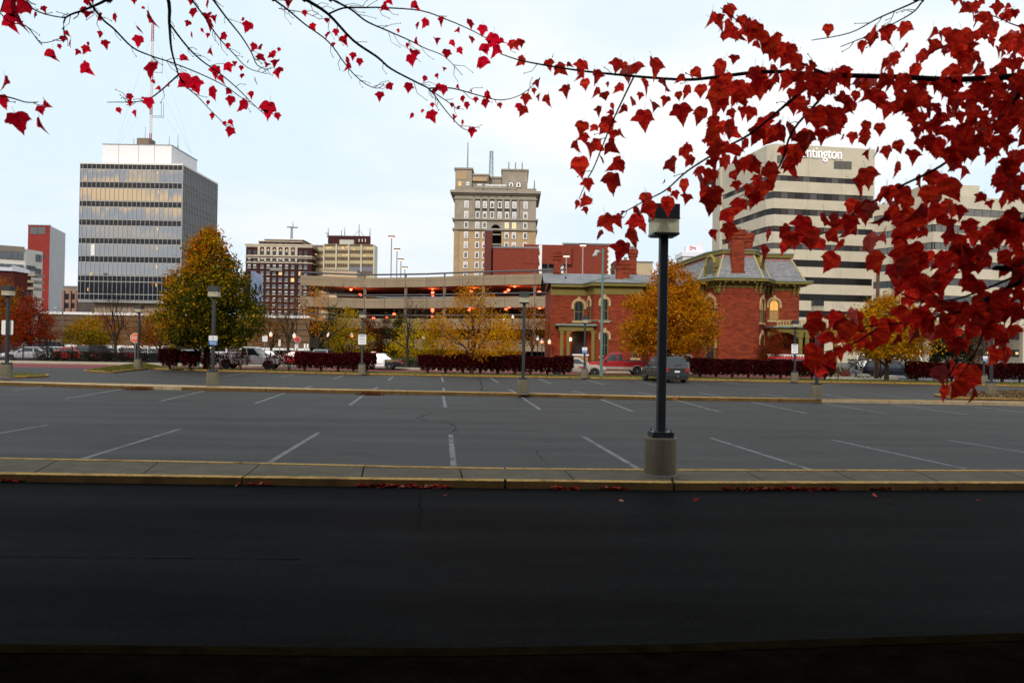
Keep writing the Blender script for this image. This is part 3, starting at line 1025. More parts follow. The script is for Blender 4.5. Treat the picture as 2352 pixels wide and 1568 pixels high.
MB().box(q0.x, q1.x, d + 2, d + 6, q0.z, q1.z).build('lift_hood', mat('pale_metal', (0.42, 0.41, 0.38), .5), off)
for zx in (1946, 1997, 2048):
    q = HP(zx, 400, d + 6)
    piece('slit_window', mat('slit_pale', (0.6, 0.58, 0.54)), off, q.x, d + 5.9, q.z, .42, .2, 1.4)
def roof_antenna(px0, py0, py1, dd, label, kind, grp):
    q0, q1 = at(px0, py0, dd), at(px0, py1, dd)
    t = thing('roof_antenna', label, 'antenna', (q0.x, dd, q0.z), grp)
    MB().tube([(q0.x, dd, q0.z - .2), (q0.x, dd, q1.z)], [.25, .16], 5).build('rod', M_STEEL, t)
    if kind == 'panel':
        MB().box(q0.x - .28, q0.x + .28, dd - .5, dd - .2, q1.z - 1.9, q1.z).build('panel', mat('pale_grey', (.5, .5, .5)), t)
    if kind == 'dish':
        MB().lathe([(.05, 0), (.4, .1), (.75, .3), (.8, .35), (.4, .2), (.05, .15)], 12, (q0.x, dd - .6, q0.z + 1.5)).build('dish', mat('pale_grey', (.5, .5, .5)), t)
    if kind == 'tripod':
        for s in (-1, 1):
            MB().tube([(q0.x, dd, q0.z + (q1.z - q0.z) * .45), (q0.x + s * 2.4, dd, q0.z)], .10, 4).build('stay', M_STEEL, t)
    return t
gA = 'antennas on the brick penthouse'
roof_antenna(hx(1443), hy(325), hy(200), d + 7, 'panel antenna at the left corner of the dark brick penthouse', 'panel', gA)
roof_antenna(hx(1708), hy(310), hy(190), d + 7, 'short panel antenna above the middle of the brick penthouse', 'panel', gA)
roof_antenna(hx(1943), hy(325), hy(130), d + 7, 'tall stayed whip antenna with two diagonal stays on the brick penthouse', 'tripod', gA)
roof_antenna(hx(2122), hy(330), hy(205), d + 7, 'panel antenna at the right corner of the dark brick penthouse', 'panel', gA)
roof_antenna(hx(1425), hy(345), hy(300), d + 7, 'round dish antenna at the left of the brick penthouse', 'dish', gA)
roof_antenna(hx(1655), hy(325), hy(230), d + 7, 'thin whip antenna left of the middle of the brick penthouse', 'whip', gA)
# tan rooftop box seen over the ramp
d = 160.0
q0, q1 = at(742, 648, d), at(820, 622.5, d)
bx = thing('rooftop_hut', 'plain pale tan box building just over the ramp parapet', 'building', (q0.x, d, 0))
MB().box(q0.x, q1.x, d, d + 8, 0, q1.z).build('wall', mat('peach_render', (0.52, 0.38, 0.25), .85, .1, .5), bx)
MB().box(q0.x - .1, q1.x + .1, d - .1, d + 8.1, q1.z, q1.z + .2).build('roof_edge', M_STEEL, bx)

# ---- blue and white mural house
d = 210.0
q0, q1 = at(575.5, 690, d), at(596, 624, d)
mh = thing('mural_house', 'narrow pale blue and white painted building behind the big autumn tree', 'building', (q0.x, d, 0))
zt_ = at(576, 621, d).z
mm = MB()
mm.m(mat('pale_blue_wall', (0.38, 0.46, 0.66), .8, .25, .4, stain=.2)).faces([(q0.x, d, 0), (q1.x, d + 3, 0), (q1.x, d + 3, zt_ - 1.0), (q0.x, d, zt_)], [(0, 1, 2, 3)])
mm.m(M_HB).faces([(q0.x - 3, d + 4, 0), (q0.x, d, 0), (q0.x, d, zt_), (q0.x - 3, d + 4, zt_)], [(0, 1, 2, 3)])
mm.faces([(q0.x, d, zt_), (q1.x, d + 3, zt_ - 1), (q1.x - 3, d + 9, zt_ - 1), (q0.x - 3, d + 4, zt_)], [(0, 1, 2, 3)])
mm.build('wall', None, mh)
for i in range(3):
    for j in range(2):
        f = .4 + .4 * j
        piece('window', G_DARK, mh, q0.x + (q1.x - q0.x) * f, d + 3 * f - .08, zt_ - 4.2 - i * 3.2, .55, .15, 1.6)

# ---- the pale stone tower in the middle
d = 275.0
def tx(z): return 1029 + z * .20513
def ty(z): return 321.6 + z * .20513
def TP(zx, zy, dd=None): return at(tx(zx), ty(zy), dd or d)
X0, X1 = TP(72, 900).x, TP(984, 900).x
mid = thing('stone_tower', 'tall tan brick and limestone tower with columns, cornice and white framed windows', 'tower', (X0, d, 0))
M_LIME = mat('limestone', (0.29, 0.255, 0.205), .85, .15, .35, stain=.25)
M_TB = brickmat('tan_brick', (0.43, 0.30, 0.175), (0.38, 0.265, 0.15), (0.40, 0.30, 0.2), .5, .16, .02, .12)
def TZ(zy): return TP(500, zy).z
z_lim = TZ(1010)
xa0, xa1 = TP(466, 1000).x, TP(600, 1000).x
MB().box(X0, xa0, d, d + 24, 0, z_lim).box(xa1, X1, d, d + 24, 0, z_lim).box(xa0, xa1, d + 5, d + 24, 0, z_lim).build('brick_wall', M_TB, mid)
zar = TZ(945)
mb = MB()
mb.box(X0, xa0, d - .15, d + 24, z_lim, TZ(600)).box(xa1, X1, d - .15, d + 24, z_lim, TZ(600)).box(xa0, xa1, d - .15, d + 5, zar, TZ(600)).box(xa0, xa1, d + 5, d + 24, z_lim, TZ(600))
mb.build('stone_wall', M_LIME, mid)
# arch head over the light well
mb = MB()
for k in range(10):
    f0, f1 = k / 10, (k + 1) / 10
    def hgt(f): return zar - (1 - math.sqrt(max(0, 1 - (2 * f - 1) ** 2))) * 3.2
    xl, xr = xa0 + (xa1 - xa0) * f0, xa0 + (xa1 - xa0) * f1
    mb.faces([(xl, d - .1, hgt(f0)), (xr, d - .1, hgt(f1)), (xr, d - .1, zar + .01), (xl, d - .1, zar + .01)], [(0, 1, 2, 3)])
mb.build('arch_head', M_LIME, mid)
MB().box(xa0 + .02, xa1 - .02, d + 4.6, d + 4.9, 0, zar).build('light_well', mat('recess_black', (0.008, 0.008, 0.008), .9), mid)  # near-black sheet filling the arch opening, before its brick back
for zy in (1055, 1165):
    MB().box(xa0, xa1, d + .4, d + 1.2, TZ(zy + 7), TZ(zy - 7)).build('bridge', M_LIME, mid)
for k in range(2):
    MB().box(X0 - .08 if k == 0 else X1 - 1.5, (X0 + 1.5) if k == 0 else X1 + .08, d - .25, d + .1, 0, z_lim).build('quoin_strip', mat('quoin_tan', (0.36, 0.26, 0.15), .85, .15, .4), mid)
for (y0, y1, o) in ((575, 603, 1.5), (603, 618, .7), (655, 668, .4), (880, 900, .7), (992, 1012, .6)):
    MB().box(X0 - o, X1 + o, d - .2 - o, d + 24 + o, TZ(y1), TZ(y0)).build('cornice' if y0 < 600 else 'band_course', M_LIME, mid)
MB().box(X0, X1, d - .3, d + .6, TZ(576), TZ(566)).box(X0, X1, d - .3, d + .6, TZ(546), TZ(540)).box(X0, TP(305, 550).x, d - .2, d + .5, TZ(566), TZ(545)).box(TP(772, 550).x, X1, d - .2, d + .5, TZ(566), TZ(545)).build('parapet', M_LIME, mid)
for k in range(40):
    zx = 312 + k * 11.6
    if k % 8 == 7:
        continue
    q = TP(zx, 555)
    MB().lathe([(.22, 0), (.3, .9), (.16, 1.6), (.2, TZ(545) - TZ(566))], 5, (q.x, d + .1, TZ(566))).build('baluster', M_LIME, mid)
G_W = glassmat('pale_window_glass', (0.10, 0.105, 0.115), .15, .6)
M_CURT = mat('pale_curtain', (0.5, 0.5, 0.5), .8)
M_WF = mat('white_window_frame', (0.78, 0.78, 0.78), .5, .03)
cols = [205, 330, 410, 493, 577, 659, 741, 866]
rws = [(687, 765), (803, 880), (922, 990)] + [(1032 + 112.5 * k, 1104 + 112.5 * k) for k in range(9)]
rnd = random.Random(3)
for ri, (r0, r1) in enumerate(rws):
    for ci, c in enumerate(cols):
        if ri >= 2 and ci in (3, 4):
            continue
        xc = TP(c, 900).x
        z1, z0 = TZ(r0), TZ(r1)
        if z0 < 3: continue
        w_ = 47 * .20513 * PX(d)
        lit = (ri, ci) in ((2, 5), (2, 6), (6, 1), (1, 2))
        fr = piece('window', M_WF, mid, xc, d - .2, (z0 + z1) / 2, w_, .3, z1 - z0)
        b0 = world_loc(mid)
        gl = piece('pane', G_LIT if (lit and ri == 2) else G_W, mid, xc, d - .34, (z0 + z1) / 2, w_ * .64, .06, (z1 - z0) * .76)
        if rnd.random() < .55:
            hgt = rnd.choice([.3, .5, .9])
            piece('curtain', M_CURT, mid, xc, d - .38, z1 - (z1 - z0) * (.12 + hgt * .38), w_ * .6, .03, (z1 - z0) * .74 * hgt)
M_DKG = mat('dark_bronze_panel', (0.02, 0.022, 0.014), .5)
for c in cols[1:7]:
    q = TP(c, 900).x
    MB().box(q - .78, q + .78, d - .17, d - .1, TZ(880), TZ(657)).build('bay_panel', M_DKG, mid)
for c in (288, 370, 452, 535, 618, 700, 783):
    q = TP(c, 900).x
    MB().lathe([(.52, 0), (.44, .5), (.40, TZ(665) - TZ(880) - .5), (.55, TZ(665) - TZ(880))], 10, (q, d - .35, TZ(880))).build('column', M_LIME, mid)
for zx in range(285, 720, 83):
    q = TP(zx + 8, 627)
    piece('frieze_medallion', mat('stone_shade', (0.18, 0.15, 0.11)), mid, q.x, d - .2, q.z, .7, .12, .9)
def upper(name, x0, x1, y0, y1, dd, dep, m_):
    q0, q1 = TP(x0, y1, dd), TP(x1, y0, dd)
    MB().m(m_).box(q0.x, q1.x, dd, dd + dep, TZ(600), q1.z).m(M_LIME).box(q0.x - .4, q1.x + .4, dd - .4, dd + dep, q1.z - .1, q1.z + .45).build(name, None, mid)
upper('roof_block', 80, 268, 328, 540, d + 2, 18, M_LIME)
upper('roof_block', 268, 455, 398, 540, d + 3, 14, M_LIME)
upper('roof_block', 455, 600, 428, 540, d + 6, 12, M_LIME)
upper('roof_block', 605, 892, 345, 540, d + 2, 20, M_LIME)
for (x0, x1, y0, y1) in ((92, 210, 350, 440), (275, 440, 418, 458)):
    q0, q1 = TP(x0, y1, d + 2), TP(x1, y0, d + 2)
    MB().box(q0.x, q1.x, d + 1.85, d + 3.1, q0.z, q1.z).build('brick_panel', M_TB, mid)
for c, l_ in ((133, True), (222, False)):
    q = TP(c, 493, d + 2)
    piece('attic_window', G_LIT if l_ else M_WF, mid, q.x, d + 1.9, q.z, 1.05, .3, 1.15)
    piece('glazing_bar', M_LIME, mid, q.x, d + 1.7, q.z, 1.1, .1, .16)
for c in (706, 789):
    q = TP(c, 505, d + 2)
    prof = [(q.x - .92, q.z - .9)] + [(q.x - .92 * math.cos(t * math.pi / 8), q.z + .15 + .92 * math.sin(t * math.pi / 8)) for t in range(9)] + [(q.x + .92, q.z - .9)]
    mb = MB()
    n = len(prof)
    for sc_, yy, m_ in ((1.0, d + 1.75, M_DKG), (.84, d + 1.6, M_WF), (.5, d + 1.5, G_DARK)):
        mb.m(m_)
        mb.face(*[(q.x + (p[0] - q.x) * sc_ * (.6 if sc_ < .6 else 1), yy, q.z + (p[1] - q.z) * sc_) for p in prof])
    ob = mb.build('arched_window', None, mid)
q0, q1 = TP(415, 530, d + 1), TP(655, 500, d + 1)
MB().box(q0.x, q1.x, d + 1, d + 1.9, q0.z, q1.z).build('roof_screen', mat('pale_screen', (.62, .64, .68), .4), mid)
q0, q1 = TP(325, 515, d + 1), TP(380, 492, d + 1)
MB().box(q0.x, q1.x, d + 1, d + 2.5, q0.z, q1.z).build('roof_unit', mat('pale_screen', (.62, .64, .68), .4), mid)
gB = 'antennas on the stone tower'
roof_antenna(tx(219), ty(320), ty(28), d + 8, 'tallest slim mast on the left block of the stone tower', 'whip', gB)
roof_antenna(tx(680), ty(340), ty(245), d + 8, 'leftmost of the three short rods on the right block of the stone tower', 'whip', gB)
roof_antenna(tx(755), ty(340), ty(250), d + 8, 'middle one of the three short rods on the right block of the stone tower', 'whip', gB)
roof_antenna(tx(830), ty(340), ty(250), d + 8, 'rightmost of the three short rods on the right block of the stone tower', 'whip', gB)
roof_antenna(tx(967), ty(540), ty(455), d + 3, 'lone thin rod on the right end of the stone tower cornice', 'whip', gB)
q0, q1 = TP(482, 430, d + 8), TP(478, 120, d + 8)
lm = thing('lattice_mast', 'lattice mast standing between the two roof blocks of the stone tower', 'mast', (q0.x, d + 8, q0.z))
mb = MB()
for sx in (-1, 1):
    mb.tube([(q0.x + sx * .75, d + 8, q0.z), (q0.x + sx * .25, d + 8, q1.z)], .11, 4)
for k in range(22):
    z_ = q0.z + (q1.z - q0.z) * k / 22
    mb.tube([(q0.x - .8, d + 8, z_), (q0.x + .8, d + 8, z_ + .3)], .09, 4)
mb.build('lattice', M_STEEL, lm)

# ---- red brick commercial blocks over the ramp
M_BK = brickmat('red_common_brick', (0.21, 0.032, 0.014), (0.165, 0.025, 0.011), (0.20, 0.06, 0.045), .35, .12, .015, .3)
d = 190.0
def blk(name, label, cat, xl, xr, yt, d, dep, m_, side_l=None):
    q0, q1 = at(xl, 620, d), at(xr, 620, d)
    zt = at((xl + xr) / 2, yt, d).z
    t = thing(name, label, cat, (q0.x, d, 0))
    MB().box(q0.x, q1.x, d, d + dep, 0, zt).build('wall', m_, t)
    MB().box(q0.x - .1, q1.x + .1, d - .15, d + dep, zt, zt + .35).build('coping', M_STEEL, t)
    return t, q0.x, q1.x, zt
b1, xl, xr, zt = blk('brick_block', 'windowless red brick block in front of the stone tower', 'brick building', 1132, 1240, 570, 188, 25, M_BK)
MB().box(xl + 7, xl + 18, 187.9, 188.02, zt - 3.5, zt + .9).build('raised_parapet', M_BK, b1)
q = at(1241, 600, 188)
mb = MB()
for k in range(9):
    mb.box(q.x - .15 - (k % 3) * .12, q.x + .35, 187.7, 188.2, zt - 6.4 + k * .8, zt - 6.4 + k * .8 + .8)
mb.build('painted_edge', M_WHITE, b1)
b2, xl, xr, zt = blk('brick_shaft', 'narrow tall brick shaft left of the windowless red block', 'brick building', 1112, 1128, 530, 189, 6, brickmat('brown_brick', (0.17, 0.04, 0.03), (0.13, 0.03, 0.025), (0.1, 0.04, 0.03), .35, .12, .015))
b3, xl, xr, zt = blk('white_house', 'white rendered building with two black windows between red brick blocks', 'building', 1243, 1292, 572, 192, 20, mat('white_render', (0.58, 0.60, 0.58), .85, .08, .4))
for z0, z1 in ((75, 147), (172, 236)):
    q0, q1 = at(1231 + z0 * .17575, 551 + 360 * .17575, 192), at(1231 + z1 * .17575, 551 + 240 * .17575, 192)
    f = piece('window', mat('black_frame', (0.01, 0.01, 0.01), .5), b3, (q0.x + q1.x) / 2, 191.95, (q0.z + q1.z) / 2, q1.x - q0.x, .2, q1.z - q0.z)
    for k in (0, 1):
        piece('pane', G_BLUE, b3, (q0.x + q1.x) / 2 + .12, 191.82, q0.z + (q1.z - q0.z) * (.27 + .46 * k), (q1.x - q0.x) * .5, .06, (q1.z - q0.z) * .40)
b4, xl, xr, zt = blk('brick_block', 'red brick block with white quoin edges right of the white building', 'brick building', 1292, 1400, 562, 189, 25, M_BK)
for xx, s in ((xl, -1), (xr, 1)):
    mb = MB()
    for k in range(12):
        mb.box(xx - .3 - (k % 2) * .2, xx + .1 + (k % 3) * .1, 188.75, 189.1, zt - .6 * (k + 1), zt - .6 * k)
    mb.build('painted_edge', M_WHITE, b4)
b5, xl, xr, zt = blk('tan_block', 'low tan flat roofed building just above the slate roof', 'building', 1412, 1499, 603, 200, 20, mat('tan_render', (0.44, 0.35, 0.23), .85, .1, .4))

# ---- bank roof sign with the key
d = 300.0
ks = thing('roof_sign', 'white rooftop sign box with a red key logo', 'sign', at(1596, 580, d))
q0, q1 = at(1575, 581, d), at(1617, 560, d)
zt_l, zt_r = at(1575, 565, d).z, at(1617, 554, d).z
mb = MB()
mb.faces([(q0.x, d, q0.z), (q1.x, d, q0.z), (q1.x, d, zt_r), (q0.x, d, zt_l), (q0.x, d + 2.5, q0.z), (q1.x, d + 2.5, q0.z), (q1.x, d + 2.5, zt_r), (q0.x, d + 2.5, zt_l)],
         [(0, 1, 2, 3), (5, 4, 7, 6), (3, 2, 6, 7), (0, 3, 7, 4), (1, 5, 6, 2)])
mb.build('sign_box', mat('sign_white', (0.72, 0.74, 0.82), .4, .03), ks)
M_KEY = mat('key_red', (0.55, 0.03, 0.05), .5)
c = at(1587, 570, d)
mb = MB()
for k in range(12):
    t0, t1 = k * math.pi / 6, (k + 1) * math.pi / 6
    mb.face(*[(c.x + r_ * math.cos(t) * .7, d - .12, c.z + r_ * math.sin(t)) for r_, t in ((.42, t0), (.42, t1), (.75, t1), (.75, t0))])
mb.box(c.x + .5, c.x + 1.7, d - .15, d - .1, c.z + .05, c.z + .32)
mb.box(c.x + 1.0, c.x + 1.2, d - .15, d - .1, c.z - .55, c.z + .05)
mb.box(c.x + 1.45, c.x + 1.7, d - .15, d - .1, c.z - .65, c.z + .05)
mb.build('key_logo', M_KEY, ks)
q0, q1 = at(1566, 590, d), at(1612, 578, d)
wr = thing('white_roof', 'white pitched roof edge below the key sign', 'building', (q0.x, d - 2, 0))
MB().box(q0.x, q1.x, d - 2, d + 10, 0, q0.z).build('wall', mat('white_render', (0.58, 0.60, 0.58)), wr)
MB().prism([(q0.x - .5, d - 2.5), (q1.x + .5, d - 2.5), (q1.x + .5, d + 10), (q0.x - .5, d + 10)], q0.z, q1.z - .4).build('roof', mat('sign_white', (0.72, 0.74, 0.82)), wr)

# ---- left hand buildings
def lx(z): return z * .21097
def ly(z): return 496.1 + z * .21097
d = 232.0
X0, X1 = at(63, 600, d).x, at(113.5, 600, d).x
zt = at(90, 518, d).z
lt = thing('red_tower', 'slim tower with a red front and a pale grey blank side', 'tower', (X0, d, 0))
dep = 16.0
mb = MB()
mb.m(mat('tower_red', (0.22, 0.018, 0.014), .75, .12, .4)).faces([(X0, d, 0), (X1, d, 0), (X1, d, zt), (X0, d, zt)], [(0, 1, 2, 3)])
mb.m(mat('pale_grey_side', (0.50, 0.50, 0.52), .8, .06, .3))
sx1 = at(149, 600, d + dep).x
mb.faces([(X1, d, 0), (sx1, d + dep, 0), (sx1, d + dep, zt), (X1, d, zt)], [(0, 1, 2, 3)])
mb.faces([(X0, d, zt), (X1, d, zt), (sx1, d + dep, zt), (X0, d + dep, zt)], [(0, 1, 2, 3)])
mb.faces([(X0, d + dep, 0), (X0, d, 0), (X0, d, zt), (X0, d + dep, zt)], [(0, 1, 2, 3)])
mb.build('wall', None, lt)
q0, q1 = at(lx(328), ly(197), d), at(lx(500), ly(124), d)
for k in range(2):
    w_ = (q1.x - q0.x) / 2
    piece('window', mat('louvre_grey', (0.10, 0.10, 0.10), .5), lt, q0.x + w_ * (k + .5), d - .05, (q0.z + q1.z) / 2, w_ * .94, .15, q1.z - q0.z)
MB().box(X0 - .1, X1 + .1, d - .12, d + .3, zt, zt + .2).build('coping', M_STEEL, lt)

wb = thing('white_office', 'white low office building with tall narrow window strips, at the left edge', 'building', at(0, 700, 132))
P_ = [at(-60, 620, 129), at(lx(275), 620, 133), at(lx(462), 620, 137)]
zt, zm, z0_ = at(lx(275), ly(358), 133).z, at(lx(275), ly(395), 133).z, 0.0
M_WO = mat('white_office_panel', (0.62, 0.61, 0.58), .8, .08, .4)
mb = MB()
for a, b in zip(P_, P_[1:]):
    mb.faces([(a.x, a.y, 0), (b.x, b.y, 0), (b.x, b.y, zt), (a.x, a.y, zt)], [(0, 1, 2, 3)])
mb.faces([(P_[0].x, P_[0].y, zt), (P_[1].x, P_[1].y, zt), (P_[2].x, P_[2].y, zt), (P_[0].x, P_[0].y + 20, zt)], [(0, 1, 2, 3)])
mb.build('wall', M_WO, wb)
a, b = P_[0], P_[1]
MB().faces([(a.x, a.y - .3, zm), (b.x, b.y - .3, zm), (b.x, b.y - .3, zt + .3), (a.x, a.y - .3, zt + .3)], [(0, 1, 2, 3)]).build('fascia', mat('fascia_brown', (0.20, 0.17, 0.14)), wb)
def on(p0, p1, f, out=.1):
    u = (p1 - p0); n = Vector((u.y, -u.x, 0)).normalized()
    q = p0 + u * f
    return q + n * out, math.atan2(u.y, u.x)
for f in (.30, .42, .54, .665, .785, .905):
    for (y0, y1) in ((395, 470), (525, 580)):
        q, rz = on(P_[0], P_[1], f)
        zc1, zc0 = at(30, ly(y0), 132).z, at(30, ly(y1), 132).z
        piece('window', G_BLUE, wb, q.x, q.y, (zc0 + zc1) / 2, .75, .15, zc1 - zc0, (0, 0, rz))
for f in (.12, .30, .48, .66, .83):
    for (y0, y1) in ((405, 480), (540, 590), (560, 640)):
        if (y0 == 540) == (f > .5): continue
        q, rz = on(P_[1], P_[2], f)
        zc1, zc0 = at(70, ly(y0), 134).z, at(70, ly(y1), 134).z
        piece('window', G_BLUE, wb, q.x, q.y, (zc0 + zc1) / 2, .55, .15, zc1 - zc0, (0, 0, rz))

d = 108.0
bl = thing('brick_hall', 'dark red brick hall with a pale roof edge behind the orange trees', 'brick building', at(0, 760, d))
P_ = [at(-220, 650, d - 6), at(lx(150), 650, d), at(lx(335), 650, d + 2)]
zA, zB, zC = at(-220, ly(560), d - 6).z, at(lx(150), ly(600), d).z, at(lx(335), ly(628), d + 2).z
M_HALL = brickmat('hall_brick', (0.10, 0.017, 0.011), (0.075, 0.013, 0.009), (0.06, 0.025, 0.018), .3, .1, .012)
mb = MB().m(M_HALL)
zc_ = [zA, zB, zC]
for i in (0, 1):
    a, b = P_[i], P_[i + 1]
    mb.faces([(a.x, a.y, 0), (b.x, b.y, 0), (b.x, b.y, zc_[i + 1]), (a.x, a.y, zc_[i])], [(0, 1, 2, 3)])
mb.faces([(P_[2].x, P_[2].y, 0), (P_[2].x - 8, P_[2].y + 12, 0), (P_[2].x - 8, P_[2].y + 12, zC), (P_[2].x, P_[2].y, zC)], [(0, 1, 2, 3)])
mb.build('wall', None, bl)
mb = MB()
for i in (0, 1):
    a, b = P_[i], P_[i + 1]
    mb.faces([(a.x, a.y - .3, zc_[i]), (b.x, b.y - .3, zc_[i + 1]), (b.x, b.y - .3, zc_[i + 1] + .45), (a.x, a.y - .3, zc_[i] + .8), (a.x - 10, a.y + 14, zc_[i] + 1.2), (b.x - 10, b.y + 14, zc_[i + 1] + .6)], [(0, 1, 2, 3), (3, 2, 5, 4)])
mb.build('roof', mat('pale_roof', (0.62, 0.66, 0.74), .5), bl)
q = at(lx(292), ly(860), d + 1.2)
piece('window', G_DARK, bl, q.x, q.y - .1, q.z, .5, .4, .95)
for yy in (650, 720, 795, 905):
    q = at(lx(385 if yy < 700 else 400), ly(yy), d + 3)
    MB().box(q.x - (.75 if yy < 700 else .45), q.x + (.75 if yy < 700 else .45), d + 1.6, d + 4, q.z - .17, q.z + .17).build('stone_ledge', M_LIME, bl)
q = at(lx(355), ly(760), d + 3)
MB().lathe([(.34, 0), (.3, 1), (.28, q.z + .8)], 10, (q.x, d + 2.6, 0)).build('column', M_LIME, bl)

d = 195.0
b6, xl, xr, zt = blk('stone_hall', 'small far stone building with red piers, left of the glass tower', 'building', 146, 180, 660, 195, 15, mat('pink_stone', (0.27, 0.20, 0.16), .85, .2, .3))
for zx in (730, 803):
    for (y0, y1) in ((845, 905), (945, 1000)):
        q0, q1 = at(lx(zx - 24), ly(y1), 195), at(lx(zx + 24), ly(y0), 195)
        piece('window', G_DARK, b6, (q0.x + q1.x) / 2, 194.95, (q0.z + q1.z) / 2, q1.x - q0.x, .2, q1.z - q0.z)
for zx in (695, 768, 832):
    q = at(lx(zx), 690, 195)
    piece('pier', mat('red_sandstone', (0.26, 0.12, 0.09)), b6, q.x, 194.85, zt / 2, .45, .4, zt - 1.5)

# ---- low tan parking deck wall on the left
d = 112.0
q0, q1 = at(88, 760, d), at(712, 760, d)
pd = thing('parking_deck', 'long low tan parking deck with a white coping, behind the parked cars', 'parking deck', (q0.x, d, 0))
zt, z1_, z0_ = at(300, 718.5, d).z, at(300, 793, d).z, at(300, 798.5, d).z
M_PD = mat('tan_ribbed_wall', (0.13, 0.080, 0.042), .9, .15, .6, stain=.2)
nP = 20
for i in range(nP):
    xa, xb = q0.x + (q1.x - q0.x) * i / nP, q0.x + (q1.x - q0.x) * (i + 1) / nP
    for j in range(5):
        za, zb_ = z1_ + (zt - .35 - z1_) * j / 5, z1_ + (zt - .35 - z1_) * (j + 1) / 5
        piece('wall_panel', M_PD, pd, (xa + xb) / 2, d + .1, (za + zb_) / 2, xb - xa - .04, .3, zb_ - za - .08)
MB().box(q0.x, q1.x, d + .22, d + .4, z1_, zt - .35).build('backing_wall', mat('deck_dark_joint', (0.06, 0.04, 0.025)), pd)  # dark backing seen through the gaps between wall panels
MB().box(q0.x - .1, q1.x, d - .25, d + .45, zt - .35, zt).build('coping', M_WHITE, pd)
MB().box(q0.x, q1.x, d - .2, d + .3, z0_, z1_ - .02).build('beam', M_WHITE, pd)
MB().box(q0.x, q1.x, d + .42, d + 34, zt - .6, zt - .36).build('deck_slab', M_CONC, pd)
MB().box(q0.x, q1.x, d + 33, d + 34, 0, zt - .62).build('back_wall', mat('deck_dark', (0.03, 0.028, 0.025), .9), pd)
for i in range(21):
    x = q0.x + (q1.x - q0.x) * i / 20
    piece('column', M_CONC, pd, x, d + .9, z0_ / 2, .5, .5, z0_)

# ---- curved parking ramp
RP = [(690, 125.5), (838, 128.5), (980, 125), (1063, 121.5), (1160, 118.5), (1300, 114.5)]
pts = [at(x, 640, dd) for x, dd in RP]
pts = [Vector((p.x, p.y, 0)) for p in pts]
ramp = thing('parking_ramp', 'curved multi-storey concrete parking ramp with orange lamps inside', 'parking garage', (pts[1].x, pts[1].y, 0))
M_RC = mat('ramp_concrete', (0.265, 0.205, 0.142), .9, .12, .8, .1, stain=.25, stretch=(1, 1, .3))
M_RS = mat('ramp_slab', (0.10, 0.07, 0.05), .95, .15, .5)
levels = [(11.25, 12.75), (8.0, 9.55), (4.85, 6.4), (1.7, 3.25)]
u_cut = []
acc = []
for a, b in zip(pts, pts[1:]):
    L = (b - a).length
    n = max(1, round(L / 4.15))
    for k in range(n):
        acc.append((a + (b - a) * (k / n), a + (b - a) * ((k + 1) / n)))
for (za, zb_) in levels:
    for a, b in acc:
        u = (b - a).normalized()
        n_ = Vector((u.y, -u.x, 0))
        L = (b - a).length
        mb = MB()
        mb.obox(a, u, n_, .03, L - .03, -.22, 0, za, za + (zb_ - za) * .64 - .02)
        mb.obox(a, u, n_, .03, L - .03, -.20, -.04, za + (zb_ - za) * .64 - .02, za + (zb_ - za) * .64 + .02)
        mb.obox(a, u, n_, .03, L - .03, -.22, 0, za + (zb_ - za) * .64 + .02, zb_)
        mb.build('parapet_panel', M_RC, ramp)
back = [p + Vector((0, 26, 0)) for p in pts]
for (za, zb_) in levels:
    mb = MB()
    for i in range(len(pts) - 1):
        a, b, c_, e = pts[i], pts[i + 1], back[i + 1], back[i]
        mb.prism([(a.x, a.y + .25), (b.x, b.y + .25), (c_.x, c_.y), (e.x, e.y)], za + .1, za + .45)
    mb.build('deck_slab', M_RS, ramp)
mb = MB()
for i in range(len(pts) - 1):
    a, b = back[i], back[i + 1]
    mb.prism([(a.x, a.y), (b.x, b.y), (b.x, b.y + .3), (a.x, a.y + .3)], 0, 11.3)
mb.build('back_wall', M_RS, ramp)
for i, (a, b) in enumerate(acc):
    if i % 2 == 0 or i == 0:
        for (za, zb_) in zip([l[1] for l in levels[1:]] , [l[0] for l in levels[:-1]]):
            piece('column', mat('ramp_column', (0.17, 0.13, 0.10), .9), ramp, a.x, a.y + .5, (za + zb_) / 2, .42, .5, zb_ - za)
M_RAIL = mat('ramp_rail', (0.10, 0.10, 0.115), .5, metal=.3)
for zr, r_ in ((13.25, .14), (10.05, .12), (6.9, .12)):
    MB().tube([(p.x, p.y + .25, zr) for p in pts], r_, 5).build('guard_rail', M_RAIL, ramp)
for i, (a, b) in enumerate(acc):
    if i % 2 == 0:
        MB().box(a.x - .12, a.x + .12, a.y + .2, a.y + .4, 12.6, 13.25).build('rail_post', M_RAIL, ramp)
# orange lamps under the decks
M_SOD = mat('sodium_lamp', (1, .5, .2), .4, emit=(1.0, 0.065, 0.025), estr=12)
M_HOOD = mat('lamp_housing', (0.05, 0.04, 0.035), .6)
def rx(z): return 698 + z * .25
def ry(z): return 606 + z * .25
def ramp_d(x):
    for (x0, d0), (x1, d1) in zip(RP, RP[1:]):
        if x <= x1:
            return d0 + (d1 - d0) * (x - x0) / (x1 - x0)
    return RP[-1][1]
lamps = [(431, 233), (518, 284), (1182, 225), (1183, 262), (1184, 286), (1180, 395), (1182, 418), (1182, 434), (1563, 214), (1534, 250), (1560, 382), (1517, 420), (1534, 407), (1937, 203), (1879, 240), (1852, 262), (1940, 371), (1858, 410), (1885, 395), (2200, 233), (2163, 256), (2205, 387), (2166, 401), (765, 490), (830, 460), (1175, 582), (640, 497), (1180, 478)]
lamp_me = MB()
lamp_me.m(M_SOD).ball((0, 0, 0), .24, 8, 5, .8)
lamp_me.m(M_HOOD).lathe([(.34, .12), (.30, .30), (.08, .42)], 8)
